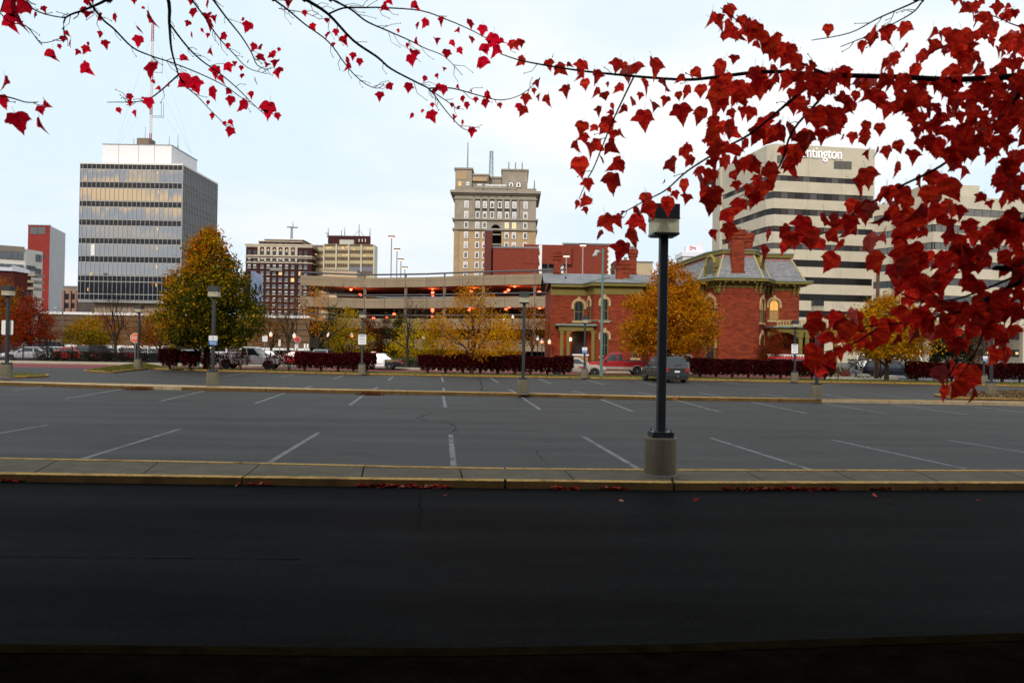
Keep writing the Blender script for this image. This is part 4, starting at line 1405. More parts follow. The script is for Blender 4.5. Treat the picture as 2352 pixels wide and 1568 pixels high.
lamp_me = lamp_me.mesh('ceiling_lamp', None)
for i, (zx, zy) in enumerate(lamps):
    x_, y_ = rx(zx), ry(zy)
    dd = ramp_d(x_) + 2.2 + (i % 3) * 1.6
    p = at(x_, y_, dd)
    lv = min((l for l in levels if l[0] + .1 > p.z - .3), key=lambda l: l[0] - p.z, default=levels[0])
    b_ = world_loc(ramp)
    inst('ceiling_lamp', lamp_me, ramp, (p.x - b_.x, p.y - b_.y, p.z - b_.z))
    if i in (0, 2, 5, 8, 13, 16, 20, 22, 10, 1):
        ld = bpy.data.lights.new('sodium_glow', 'POINT')
        ld.energy = 420
        ld.color = (1.0, .10, .02)
        ld.shadow_soft_size = .3
        lo = bpy.data.objects.new('sodium_glow', ld)
        COL.objects.link(lo)
        lo.parent = ramp
        lo.location = (p.x - b_.x, p.y + .6 - b_.y, p.z - .4 - b_.z)
# pole lights on the ramp's top deck
POL = [(899.5, 545, 4), (912, 574, 10), (921, 597, 16), (930, 615.5, 22), (1301, 588, 6), (1339, 563, 3), (1426, 560, 8)]
M_PLIT = mat('lit_pole_head', (1, .7, .6), .4, emit=(1.0, .42, .30), estr=2.5)
M_PPOLE = mat('pole_pink_grey', (0.35, 0.28, 0.27), .6)
for i, (x_, y_, back_) in enumerate(POL):
    dd = ramp_d(min(x_, 1290)) + back_
    p = at(x_, y_, dd)
    t = thing('deck_light', ['tallest pole light on the ramp roof against open sky', 'second tallest pole light in the row on the ramp roof', 'third pole light in the row on the ramp roof', 'shortest farthest pole light on the ramp roof', 'short pole light in front of the red brick wall', 'taller pole light in front of the red brick wall', 'bare pole light behind the hanging red leaves on the ramp roof'][i], 'pole light', (p.x, dd, 11.7), 'pole lights on the ramp roof')
    MB().tube([(p.x, dd, 11.7), (p.x, dd, p.z)], .10, 6).build('pole', M_PPOLE, t)
    MB().box(p.x - .5, p.x + .5, dd - .3, dd + .3, p.z, p.z + .22).build('head', M_HOOD, t)
    MB().box(p.x - .42, p.x + .42, dd - .26, dd + .26, p.z - .14, p.z - .005).build('lens', M_PLIT, t)

# ---- banded concrete bank building on the right and its neighbour
M_BAND = mat('bank_concrete', (0.49, 0.445, 0.35), .85, .08, .35, stain=.12)
def banded(name, label, cat, plan, ztop, bands, panes_w, glass, lit=None, spw=6.0):
    root = thing(name, label, cat, (plan[0].x, plan[0].y, 0))
    cx = sum(p.x for p in plan) / len(plan)
    # solid core a little behind the face
    n = len(plan)
    zs = [0.0]
    for a, b in bands:
        zs += [a, b]
    zs.append(ztop)
    for s in range(n - 1):
        a, b = plan[s], plan[s + 1]
        u = (b - a).normalized()
        n_ = Vector((u.y, -u.x, 0))
        L = (b - a).length
        for k in range(0, len(zs), 2):
            if zs[k + 1] - zs[k] < .05:
                continue
            m_ = max(1, round(L / spw))
            for j in range(m_):
                mb = MB().obox(a, u, n_, L * j / m_ + .025, L * (j + 1) / m_ - .025, -.5, 0, zs[k], zs[k + 1])
                mb.build('spandrel', M_BAND, root)
        MB().obox(a, u, n_, 0.02, L - .02, -.6, -.45, 0, ztop - .1).build('core_wall', mat('core_dark', (0.015, 0.014, 0.013), .9), root)
        for bi, (z0, z1) in enumerate(bands):
            m_ = max(1, round(L / panes_w[bi]))
            for j in range(m_):
                c = a + u * (L * (j + .5) / m_) - n_ * .25
                g = glass[bi]
                if g is not G_BLACK and lit is not None:
                    g = (g, G_PANE2, g, G_PANE3)[(j * 7 + bi * 3) % 4]
                if lit and (s, bi, j) in lit:
                    g = G_LIT
                w_ = L / m_ - .12
                piece('window_pane', g, root, c.x, c.y, (z0 + z1) / 2, w_, .08, z1 - z0, (0, 0, math.atan2(u.y, u.x)))
    bk = max(p.y for p in plan) + 22
    top = [(p.x, p.y) for p in plan] + [(plan[-1].x, bk), (plan[0].x, bk)]
    MB().face(*[(x, y, ztop - .05) for x, y in top]).build('roof', M_CONC, root)
    MB().box(plan[-1].x - .3, plan[-1].x, plan[-1].y, bk, 0, ztop - .1).build('end_wall', M_BAND, root)
    return root
def gx(z): return 1617 + z * .3129
def gy(z): return 275.6 + z * .3129
G_PANE2 = glassmat('bronze_window_glass_dark', (0.016, 0.018, 0.024), .12, .22)
G_PANE3 = glassmat('curtain_behind_glass', (0.085, 0.08, 0.078), .2, .3)
plan = [at(1657, 560, 214), at(1758, 560, 190), at(1776, 560, 188.2), at(2007, 560, 192)]
plan = [Vector((p.x, p.y, 0)) for p in plan]
zt = at(2000, 343, 192).z
ref = 189.5
bz = []
for (y0, y1) in ((418, 458), (538, 587), (660, 705), (788, 830), (912, 955), (1030, 1080), (1155, 1205), (1278, 1328), (1400, 1450), (1520, 1570)):
    z1, z0 = at(gx(900), gy(y0), ref).z, at(gx(900), gy(y1), ref).z
    if z0 > .5:
        bz.append((z0, z1))
bz = bz[::-1]
ng = len(bz)
gl = [G_BLACK] * 5 + [G_NAVY] * (ng - 5)
gl = [G_BLACK if i < ng - 5 else glassmat('bronze_window_glass', (0.030, 0.030, 0.036), .12, .28) for i in range(ng)]
pw = [5.7 if i < ng - 5 else 1.75 for i in range(ng)]
lit = {(3, ng - 5, j) for j in (1, 2, 5, 7, 9)} | {(3, ng - 2, 5), (3, ng - 2, 10), (3, ng - 3, 0)}
G_WARM = G_LIT
bank = banded('bank_tower', 'cream concrete bank tower with dark ribbon windows and white lettering', 'office building', plan, zt, bz, pw, gl, lit, 7.5)
u = (plan[3] - plan[2]).normalized(); n_ = Vector((u.y, -u.x, 0)); Lf = (plan[3] - plan[2]).length
me = text_mesh('lettering', 'Huntington', 3.4, mat('sign_letter_white', (0.9, 0.9, 0.92), .4, .02, emit=(1, 1, 1), estr=.35), .12, width=at(1936, 350, 190).x - at(1818, 350, 190).x)
for v in me.vertices:
    v.co.y *= 1.05
cpt = at(1877, 353, 189.9)
f_ = (cpt - plan[2]).dot(u)
pos = plan[2] + u * f_ + n_ * .18
me2 = text_mesh('letter_shadow', 'Huntington', 3.4, mat('letter_shadow_tone', (0.05, 0.045, 0.04), .6), .05, width=(at(1936, 350, 190).x - at(1818, 350, 190).x) * 1.01)  # dark copy set low behind the letters, a painted drop shadow
for nm, mm_, off_, dz_ in (('lettering', me, 0, 0), ('painted_letter_shadow', me2, -.1, -.16)):
    o = inst(nm, mm_, bank, (pos.x - n_.x * -off_ - plan[0].x, pos.y + n_.y * off_ - plan[0].y, cpt.z + dz_), (R(90), 0, math.atan2(u.y, u.x)))
for (x0, x1, y0, y1, nn) in ((960, 1103, 298, 355, 3), (510, 610, 272, 328, 2)):
    for k in range(nn):
        zx = x0 + (x1 - x0) * (k + .5) / nn
        c = at(gx(zx), gy((y0 + y1) / 2), 190)
        f_ = (c - plan[2]).dot(u)
        q = plan[2] + u * f_ + n_ * .06
        piece('louvre', mat('louvre_dark', (0.10, 0.095, 0.085), .6), bank, q.x, q.y, c.z, (x1 - x0) / nn * .3129 * PX(190) - .08, .12, (y1 - y0) * .3129 * PX(190), (0, 0, math.atan2(u.y, u.x)))
# stair shaft on the far left of the bank
q = at(1657, 500, 214)
MB().box(q.x - .4, q.x + 5, 214, 222, 0, at(1660, 383, 214).z).build('stair_shaft', M_BAND, bank)
for k in range(4):
    q = at(1664 + (k % 2) * 9, 590 - (k // 2) * 45, 214)
    piece('slot_window', G_BLACK, bank, q.x, 213.9, q.z, .9, .3, 2.0)

plan2 = [at(2001, 600, 192.5), at(2056, 600, 187.5), at(2074, 600, 185.5), at(2143, 600, 178), at(2440, 600, 186)]
plan2 = [Vector((p.x, p.y, 0)) for p in plan2]
bz2 = []
for k in range(10):
    y0 = 634 + 130 * k
    z1, z0 = at(gx(1681), gy(y0), 178).z, at(gx(1681), gy(y0 + 55), 178).z
    if z0 > .5:
        bz2.append((z0, z1))
bz2 = bz2[::-1]
zt2 = at(gx(1681), gy(545), 178).z
G_CURT = glassmat('curtained_window_glass', (0.12, 0.125, 0.125), .2, .6)
neigh = banded('hotel_wing', 'lower cream banded concrete wing with a round column, right of the bank tower', 'office building', plan2, zt2, bz2, [2.2] * len(bz2), [G_NAVY] * (len(bz2) - 6) + [glassmat('slate_window_glass', (0.05, 0.06, 0.07), .12, .6)] * 3 + [G_CURT] * 3, None, 6.0)
q0, q1 = at(gx(1630), 460, 186), at(gx(2040), 460, 186)
MB().box(q0.x, q1.x, 187, 200, zt2 - 1, at(gx(1830), gy(478), 187).z).build('roof_storey', M_BAND, neigh)
q = at(2065, 600, 184.6)
MB().lathe([(.85, 0), (.85, zt2 - 6), (.85, zt2 - 3)], 14, (q.x, 185, 0)).build('round_column', mat('column_buff', (0.42, 0.33, 0.22), .85, .1, .5), neigh)
for k, zx in enumerate((1720, 1745, 1795, 1820)):
    pass
# entrance columns and canopy at its foot
for i, x_ in enumerate((2130, 2205, 2282, 2352, 2420)):
    q = at(x_, 800, 168)
    piece('porch_column', M_BAND, neigh, q.x, 168, 4.0, 1.2, 1.2, 8.0)
    q = at(x_ - 8, 815, 166)
    piece('wall_lamp', G_LIT, neigh, q.x, 167.2, 2.8, .4, .3, .5)
q0, q1 = at(2090, 745, 168), at(2460, 745, 168)
MB().box(q0.x, q1.x, 167, 182, 8.0, 10.2).build('porch_roof', M_BAND, neigh)
# ------------------------------------------------------------------ the brick mansion
M_MB = brickmat('mansion_brick', (0.26, 0.040, 0.014), (0.145, 0.019, 0.007), (0.15, 0.042, 0.022), .46, .17, .018, .30)
M_OLV = mat('olive_trim', (0.16, 0.125, 0.024), .65, .1, 1.5)
M_HOOD_ST = mat('hood_sandstone', (0.42, 0.29, 0.15), .85, .15, 2.0)
M_COP = mat('copper_green_flashing', (0.16, 0.215, 0.19), .6, .15, 1.0)
M_SLATE = brickmat('roof_slate', (0.25, 0.255, 0.27), (0.19, 0.195, 0.21), (0.11, 0.11, 0.12), .34, .16, .012, .3)
M_PINK = mat('pink_slate_band', (0.42, 0.09, 0.08), .8)
house = thing('brick_mansion', 'red brick Victorian mansion with mansard slate roof, olive trim and tall chimneys', 'mansion', at(1264, 850, 86).xy.to_3d())
def V2(x, d_, y=740): return at(x, y, d_).xy.to_3d()
w0, w1, w2, w3, w4, w5 = V2(1264, 86), V2(1347, 86), V2(1365, 83.6), V2(1474, 83.6), V2(1492, 86), V2(1612, 86)
ze = 8.72
wing = MB().prism([w0, w1, w2, w3, w4, w5, w5 + Vector((0, 14, 0)), w0 + Vector((0, 14, 0))], 0, ze)
wing.build('wing_wall', M_MB, house)
m0, m1, m2, m3, m4 = V2(1612, 83.6), V2(1652, 80.5), V2(1743, 80.5), V2(1760, 83.3), V2(1835, 83.3)
ml, mr_ = Vector((m0.x - 1.2, 98, 0)), Vector((m4.x + .1, 98, 0))
zm = 9.05
MB().prism([m0, m1, m2, m3, m4, mr_, ml], 0, zm).build('main_wall', M_MB, house)
def offs(poly, o, closed=False):
    out_ = []
    n = len(poly)
    for i, p in enumerate(poly):
        ds = []
        if i > 0: ds.append((poly[i] - poly[i - 1]).normalized())
        if i < n - 1: ds.append((poly[i + 1] - poly[i]).normalized())
        ns = [Vector((q.y, -q.x, 0)) for q in ds]
        s = sum(ns, Vector((0, 0, 0)))
        s.normalize()
        k = o / max(.4, s.dot(ns[0]))
        out_.append(p + s * k)
    return out_
def belt(name, poly, o0, o1, z0, z1, m_, parent=house):
    a, b = offs(poly, o0), offs(poly, o1)
    mb = MB()
    for i in range(len(poly) - 1):
        v = [(*a[i].xy, z0), (*a[i + 1].xy, z0), (*b[i + 1].xy, z0), (*b[i].xy, z0), (*a[i].xy, z1), (*a[i + 1].xy, z1), (*b[i + 1].xy, z1), (*b[i].xy, z1)]
        mb.faces(v, [(3, 2, 6, 7), (4, 7, 6, 5), (0, 1, 2, 3), (0, 4, 5, 1)] + ([(0, 3, 7, 4)] if i == 0 else []) + ([(1, 5, 6, 2)] if i == len(poly) - 2 else []))
    return mb.build(name, m_, parent)
wp = [w0, w1, w2, w3, w4, w5]
belt('frieze', wp, -.05, .06, ze - .95, ze - .12, M_OLV)
belt('cornice', wp, -.05, .55, ze - .12, ze + .16, M_OLV)
belt('gutter', wp, -.05, .62, ze + .16, ze + .24, mat('gutter_dark', (0.06, 0.07, 0.06), .6))
mp_ = [ml, m0, m1, m2, m3, m4, mr_]
belt('frieze', mp_, -.05, .07, zm - .62, zm - .1, M_OLV)
belt('cornice', mp_, -.05, 1.0, zm - .02, zm + .22, M_OLV)
belt('soffit_mould', mp_, -.05, .55, zm - .2, zm - .03, mat('olive_shade', (0.17, 0.13, 0.035), .7))
belt('gutter', mp_, .3, 1.06, zm + .22, zm + .32, M_COP)
# wing roof
zr = 10.5
e = .62
xl, xr = w0.x - .75, w5.x + .5
mb = MB()
yr = 91.0
xb1, xb2 = w1.x - .3, w4.x + .3
mb.faces([(xl, 86 - e, ze + .24), (w5.x + .5, 86 - e, ze + .24), (w5.x + .5, yr, zr), (xl, yr, zr), (xl, yr + 6, ze + .24), (w5.x + .5, yr + 6, ze + .24)], [(0, 1, 2, 3), (3, 2, 5, 4)])
mb.faces([(xl, 86 - e, ze + .05), (xl, yr, zr - .19), (xl, yr + 6, ze + .05), (xl, 86 - e, ze + .24), (xl, yr, zr), (xl, yr + 6, ze + .24)], [(0, 1, 4, 3), (1, 2, 5, 4)])
mb.build('roof', M_SLATE, house)
mb = MB()
bo = offs([w1, w2, w3, w4], .6)
ap0, ap1 = Vector((w2.x + 2.0, 88.2, 0)), Vector((w3.x - 2.0, 88.2, 0))
zz = ze + .245
zq = ze + .24 + (88.2 - 86 + e) / (yr - 86 + e) * (zr - ze - .24) + .12
P3 = lambda p, z: (p.x, p.y, z)
mb.faces([P3(bo[0], zz), P3(bo[1], zz), P3(bo[2], zz), P3(bo[3], zz), P3(ap1, zq), P3(ap0, zq)], [(0, 1, 5), (1, 2, 4, 5), (2, 3, 4)])
mb.build('bay_roof', M_SLATE, house)
mb = MB()
for a, b in ((bo[1], ap0), (bo[2], ap1), (bo[0], ap0), (bo[3], ap1)):
    mb.tube([(a.x, a.y, zz + .03), (b.x, b.y, zq + .04)], .09, 5)
mb.build('hip_flashing', M_COP, house)
MB().faces([(xl + .5, 86, ze), (xl + .5, 97, ze), (xl + .5, 91, zr - .3)], [(0, 1, 2)]).build('gable_wall', M_MB, house)
# chimneys
def chimney(x0, x1, y0, y1, d_, dep, zbase, pot=True, label=None):
    a, b = at(x0, y1, d_), at(x1, y0, d_)
    X0, X1, Z1 = a.x, b.x, b.z
    mb = MB().m(M_MB)
    H_ = Z1 - zbase
    mb.box(X0 + .06, X1 - .06, d_, d_ + dep, zbase, Z1 - .55)
    mb.box(X0 - .02, X1 + .02, d_ - .08, d_ + dep + .08, zbase + H_ * .1, zbase + H_ * .14)
    mb.box(X0 - .04, X1 + .04, d_ - .1, d_ + dep + .1, Z1 - .9, Z1 - .62)
    mb.box(X0 - .10, X1 + .10, d_ - .16, d_ + dep + .16, Z1 - .55, Z1 - .2)
    mb.box(X0 - .03, X1 + .03, d_ - .08, d_ + dep + .08, Z1 - .2, Z1)
    mb.m(M_COP).box(X0 - .06, X1 + .06, d_ - .12, d_ + dep + .1, zbase - .25, zbase + .1)
    c_ = mb.build('chimney', None, house, label=label)
    if pot:
        b0 = world_loc(house)
        for f in (.3, .7):
            MB().lathe([(.16, 0), (.18, .3), (.2, .32), (.12, .36)], 8, (X0 + (X1 - X0) * f, d_ + dep * .5, Z1)).build('chimney_pot', mat('pot_grey', (.2, .22, .2), .6), c_, origin=world_loc(house))
    return c_
chimney(1271.5, 1289, 578, 628, 90, 1.0, 10.2, False)
chimney(1416, 1448, 597, 645, 87.0, 1.4, 9.4)
chimney(1446, 1464, 572, 619, 92, 1.0, 10.3)
c_ = chimney(1679, 1712, 527, 638, 80.35, 1.5, zm + .3)
chimney(1711, 1731, 535, 585, 84, 1.2, 11.4)
a = at(1299, 648, 88); b = at(1299, 635, 88)
MB().lathe([(.18, -.1), (.08, .1), (.08, b.z - a.z)], 6, (a.x, 88, a.z)).build('vent_pipe', M_BLACK, house)

# mansard
lo = offs(mp_, .45)
hi = offs(mp_, -.75)
zt0, zt1 = zm + .3, 11.85
names = ['left', '', '', '', '', '']
for i in range(len(mp_) - 1):
    MB().faces([P3(lo[i], zt0), P3(lo[i + 1], zt0), P3(hi[i + 1], zt1), P3(hi[i], zt1)], [(0, 1, 2, 3)]).build('mansard_slope', M_SLATE, house)
for i in range(1, len(mp_) - 1):
    MB().tube([P3(lo[i], zt0), P3(hi[i], zt1)], .10, 6).build('hip_roll', mat('hip_buff', (0.38, 0.32, 0.15), .7), house)
belt('roof_cornice', [p.copy() for p in hi], -.2, .28, zt1 - .04, zt1 + .3, M_OLV)
belt('roof_gutter', [p.copy() for p in hi], -.2, .36, zt1 + .3, zt1 + .42, M_COP)
MB().face(*[P3(p, zt1 + .3) for p in hi]).build('roof_deck', M_SLATE, house)
# pink slates under the roof cornice
for i in range(len(mp_) - 1):
    a, b = hi[i] * .94 + lo[i] * .06, hi[i + 1] * .94 + lo[i + 1] * .06
    za = zt1 * .94 + zt0 * .06
    a2, b2 = hi[i] * .86 + lo[i] * .14, hi[i + 1] * .86 + lo[i + 1] * .14
    zb_ = zt1 * .86 + zt0 * .14
    L = (b - a).length
    n = max(2, int(L / .5))
    u = (b - a).normalized(); nn = Vector((u.y, -u.x, 0)) * .03
    mb = MB()
    for k in range(0, n):
        f0, f1 = (k + .1) / n, (k + .65) / n
        mb.faces([P3(a + (b - a) * f0 + nn, za), P3(a + (b - a) * f1 + nn, za), P3(a2 + (b2 - a2) * f1 + nn, zb_), P3(a2 + (b2 - a2) * f0 + nn, zb_)], [(0, 1, 2, 3)])
    mb.build('scalloped_slates', M_PINK, house, kind='stuff')

def arch_pts(w_, h_, rise, n=8):
    p = [(-w_ / 2, 0), (w_ / 2, 0)]
    for k in range(n + 1):
        t = math.pi * k / n
        p.append((w_ / 2 * math.cos(t), h_ - rise + rise * math.sin(t)))
    return p
def arched_window(pos, u, w_, h_, hood=True, lit=False, sill=True, frame=M_OLV, parent=house, glass=None):
    """pos = bottom centre on the wall face, u = direction along the wall"""
    n_ = Vector((u.y, -u.x, 0))
    rise = w_ * .42
    def W(x, z, o): return (pos.x + u.x * x + n_.x * o, pos.y + u.y * x + n_.y * o, pos.z + z)
    mb = MB()
    pts_ = arch_pts(w_, h_, rise)
    m = len(pts_)
    inner = [(x * .78, .08 + (z - .08) * .955) if z > .05 else (x * .78, .08) for x, z in pts_]
    v = [W(x, z, .05) for x, z in pts_] + [W(x, z, .05) for x, z in inner] + [W(x, z, -.0) for x, z in pts_]
    mb.faces(v, [(i, (i + 1) % m, m + (i + 1) % m, m + i) for i in range(m)] + [(i, 2 * m + i, 2 * m + (i + 1) % m, (i + 1) % m) for i in range(m)])
    f = mb.build('window', frame, parent)
    b0 = world_loc(parent)
    g = G_LIT if lit else glass or glassmat('house_window_glass', (0.02, 0.025, 0.035), .08, .6)
    mid_ = h_ * .46
    lowp = [(-w_ * .39, .08), (w_ * .39, .08), (w_ * .39, mid_ - .03), (-w_ * .39, mid_ - .03)]
    upp = [(-w_ * .39, mid_ + .03), (w_ * .39, mid_ + .03)] + [p for p in inner[2:]]
    for pp in (lowp, upp):
        MB().face(*[W(x, z, .018) for x, z in pp]).build('pane', g if not lit else (glassmat('warm_lit_glass', (.3, .15, .05), .3, .3, emit=(1.0, .45, .09), estr=.85) if pp is upp else glassmat('dim_lit_glass', (.15, .06, .03), .3, .3, emit=LIT, estr=.25)), f, origin=b0)
    MB().faces([W(-.02, .1, .02), W(.02, .1, .02), W(.02, h_ - .15, .035), W(-.02, h_ - .15, .035)], [(0, 1, 2, 3)]).faces([W(-w_ * .4, mid_ - .03, .04), W(w_ * .4, mid_ - .03, .04), W(w_ * .4, mid_ + .03, .04), W(-w_ * .4, mid_ + .03, .04)], [(0, 1, 2, 3)]).build('glazing_bar', frame, f, origin=b0)
    if hood:
        mb = MB()
        ro, ri = w_ / 2 + .24, w_ / 2 + .02
        zc = h_ - rise
        k = 10
        ring = []
        for i in range(k + 1):
            t = math.pi * i / k
            ring.append((math.cos(t), math.sin(t)))
        ex = [(ri, -.45), (ro, -.45)]
        V = []
        for (r_, s_) in ((ri, rise + .02), (ro, rise + .26)):
            V.append([(r_, zc - .42)] + [(r_ * c, zc + s_ * s) for c, s in ring] + [(-r_, zc - .42)])
        mm = len(V[0])
        vv = [W(x, z, .13) for x, z in V[0]] + [W(x, z, .13) for x, z in V[1]] + [W(x, z, 0) for x, z in V[0]] + [W(x, z, 0) for x, z in V[1]]
        fs = []
        for i in range(mm - 1):
            fs += [(i, i + 1, mm + i + 1, mm + i), (2 * mm + i, 2 * mm + i + 1, i + 1, i), (mm + i, mm + i + 1, 3 * mm + i + 1, 3 * mm + i)]
        fs += [(0, mm, 3 * mm, 2 * mm), (mm - 1, 3 * mm - 1, 4 * mm - 1, 2 * mm - 1)]
        mb.faces(vv, fs)
        kz = zc + rise
        mb.obox((pos.x, pos.y), u, n_, -.14, .14, 0, .19, pos.z + kz - .05, pos.z + kz + .42)
        mb.build('window_hood', M_HOOD_ST, parent)
    if sill:
        MB().obox((pos.x, pos.y), u, n_, -w_ / 2 - .18, w_ / 2 + .18, 0, .14, pos.z - .2, pos.z).build('sill', M_HOOD_ST, parent)
    return f
def win_on(p, q, x0, x1, y0, y1, d_guess, **k):
    """window seen between x0..x1, y0..y1 on the wall from p to q"""
    u = (q - p).normalized()
    # intersect the view ray through the middle with the wall plane
    n_ = Vector((u.y, -u.x, 0))
    def hit(x, y):
        v = ray(x, y)
        t = (p - Vector((0, 0, CAMZ))).dot(n_) / v.dot(n_)
        return Vector((0, 0, CAMZ)) + v * t
    a, b = hit(x0, (y0 + y1) / 2), hit(x1, (y0 + y1) / 2)
    c, e_ = hit((x0 + x1) / 2, y1), hit((x0 + x1) / 2, y0)
    return arched_window(Vector(((a.x + b.x) / 2, (a.y + b.y) / 2, c.z)), u, (b - a).to_2d().length, e_.z - c.z, **k)
win_on(w0, w1, 1318, 1341, 691, 737, 86)
win_on(w1, w2, 1351.5, 1356.5, 689, 736, 85)
win_on(w2, w3, 1380, 1397, 686, 736, 83.6)
win_on(w2, w3, 1380, 1397, 763, 818, 83.6)
win_on(w2, w3, 1452, 1466, 763, 822, 83.6)
win_on(m0, m1, 1621, 1643, 682, 741, 82)
win_on(m0, m1, 1621, 1643, 772, 832, 82)
win_on(m2, m3, 1745.5, 1754.5, 686, 741, 82)
win_on(m2, m3, 1744.5, 1753.5, 768, 828, 82)
win_on(m3, m4, 1766, 1789, 688, 735, 83.3, lit=True)
# dormers on the mansard
def dormer(p, q, x0, x1, y0, y1, d_, wi):
    u = (q - p).normalized()
    n_ = Vector((u.y, -u.x, 0))
    a, b = at(x0, y1, d_), at(x1, y1, d_)
    c = Vector(((a.x + b.x) / 2, (a.y + b.y) / 2, 0))
    z0, z1 = zt0, at((x0 + x1) / 2, y0, d_).z
    W_ = (b - a).to_2d().length if wi is None else wi
    mb = MB()
    pts_ = arch_pts(W_ * .8, z1 - z0, W_ * .4)
    m = len(pts_)
    def W(x, z, o): return (c.x + u.x * x + n_.x * o, c.y + u.y * x + n_.y * o, z0 + z)
    v = [W(x, z, .0) for x, z in pts_] + [W(x, z, -2.2) for x, z in pts_]
    mb.faces(v, [tuple(range(m))] + [(i, m + i, m + (i + 1) % m, (i + 1) % m) for i in range(m)])
    dm = mb.build('dormer', M_OLV, house)
    # scroll consoles both sides and a thick arch moulding
    mb = MB()
    for s in (-1, 1):
        for (zz_, r_) in ((.35, .26), (.8, .17), (z1 - z0 - W_ * .55, .24)):
            mb.tube([W(s * W_ * .44, zz_, -.3), W(s * W_ * .44, zz_, .16)], r_, 8)
        mb.obox((c.x, c.y), u, n_, min(s * W_ * .34, s * W_ * .5), max(s * W_ * .34, s * W_ * .5), -.1, .1, z0, z0 + .28)
        mb.obox((c.x, c.y), u, n_, min(s * W_ * .36, s * W_ * .47), max(s * W_ * .36, s * W_ * .47), -.1, .06, z0 + .28, z0 + (z1 - z0) * .62)
    mb.build('console', M_OLV, dm, origin=world_loc(house))
    mb = MB()
    arcp = [W(W_ * .42 * math.cos(t * math.pi / 8), z1 - z0 - W_ * .4 + W_ * .42 * math.sin(t * math.pi / 8), .06) for t in range(9)]
    mb.tube(arcp, .15, 6)
    mb.build('arch_moulding', mat('olive_light', (0.25, 0.20, 0.05), .65), dm, origin=world_loc(house))
    arched_window(Vector(W(0, .18, .03)), u, W_ * .56, (z1 - z0) * .82, hood=False, sill=False, glass=G_BLUE)
dormer(m0, m1, 1614, 1650, 589, 641, 81.8, 1.9)
dormer(m2, m3, 1737, 1759, 590, 642, 81.6, 1.6)
# eave brackets in pairs
def bracket(p, u):
    n_ = Vector((u.y, -u.x, 0))
    for s in (-.22, .22):
        mb = MB()
        mb.obox((p.x, p.y), u, n_, s - .09, s + .09, .07, .62, zm - .32, zm - .02)
        mb.obox((p.x, p.y), u, n_, s - .085, s + .085, .07, .40, zm - .62, zm - .32)
        mb.obox((p.x, p.y), u, n_, s - .08, s + .08, .07, .26, zm - .95, zm - .62)
        mb.obox((p.x, p.y), u, n_, s - .07, s + .07, .07, .17, zm - 1.15, zm - .95)
        mb.build('bracket', M_OLV, house)
ux = Vector((1, 0, 0))
for p, u in ((m1 + ux * .15, ux), (m2 - ux * .15, ux), (m3 + ux * .3, ux), (m4 - ux * .4, ux), (m0 + (m1 - m0) * .1, (m1 - m0).normalized()), (m1 + (m0 - m1) * .1, (m1 - m0).normalized()), (m2 + (m3 - m2) * .25, (m3 - m2).normalized())):
    bracket(p, u)
# little modillions along the eaves
mb = MB()
for i in range(1, 5):
    a, b = mp_[i], mp_[i + 1]
    u = (b - a).normalized(); n_ = Vector((u.y, -u.x, 0)); L = (b - a).length
    for k in range(int(L / .7)):
        mb.obox(a, u, n_, .3 + k * .7, .45 + k * .7, .55, .9, zm - .2, zm - .025)
mb.build('modillions', M_OLV, house, kind='stuff')
# entrance porch on the wing
pa, pb = at(1282, 746, 83.2), at(1366, 746, 83.2)
zp = pa.z
mb = MB().m(M_OLV).box(pa.x + .1, pb.x - .1, 83.3, 86, zp - .55, zp - .05).m(M_COP).box(pa.x - .2, pb.x + .2, 83.0, 86, zp - .05, zp + .12)
mb.build('porch_roof', None, house)
for x_ in (1290, 1305, 1362):
    q = at(x_, 790, 83.5)
    mb = MB().box(q.x - .16, q.x + .16, 83.4, 83.72, 0, zp - .55).box(q.x - .22, q.x + .22, 83.35, 83.78, 0, .5).box(q.x - .21, q.x + .21, 83.36, 83.77, zp - .85, zp - .55)
    mb.build('porch_post', M_OLV, house)
q = at(1337, 800, 86)
MB().box(q.x - 1.1, q.x + 1.1, 85.9, 86.05, .3, 3.9).build('door', mat('dark_door', (0.012, 0.009, 0.008), .5), house)
MB().box(pa.x, pb.x, 83, 86, 0, .3).build('porch_floor', M_CONC, house)
M_SCON = mat('sconce_globe', (1, .9, .7), .3, emit=(1.0, .80, .52), estr=9)
for i, x_ in enumerate((1309.5, 1358)):
    q = at(x_, 779, 85.6)
    sc_ = MB().m(M_SCON).ball((q.x, 85.6, q.z), .17, 8, 6).m(M_BLACK).box(q.x - .05, q.x + .05, 85.6, 85.98, q.z + .16, q.z + .24).build('sconce', None, house)
    ld = bpy.data.lights.new('porch_glow', 'POINT'); ld.energy = 45; ld.color = (1, .45, .2); ld.shadow_soft_size = .17
    lo_ = bpy.data.objects.new('porch_glow', ld); COL.objects.link(lo_); lo_.parent = house
    b0 = world_loc(house); lo_.location = (q.x - b0.x, 85.3 - b0.y, q.z - b0.z)
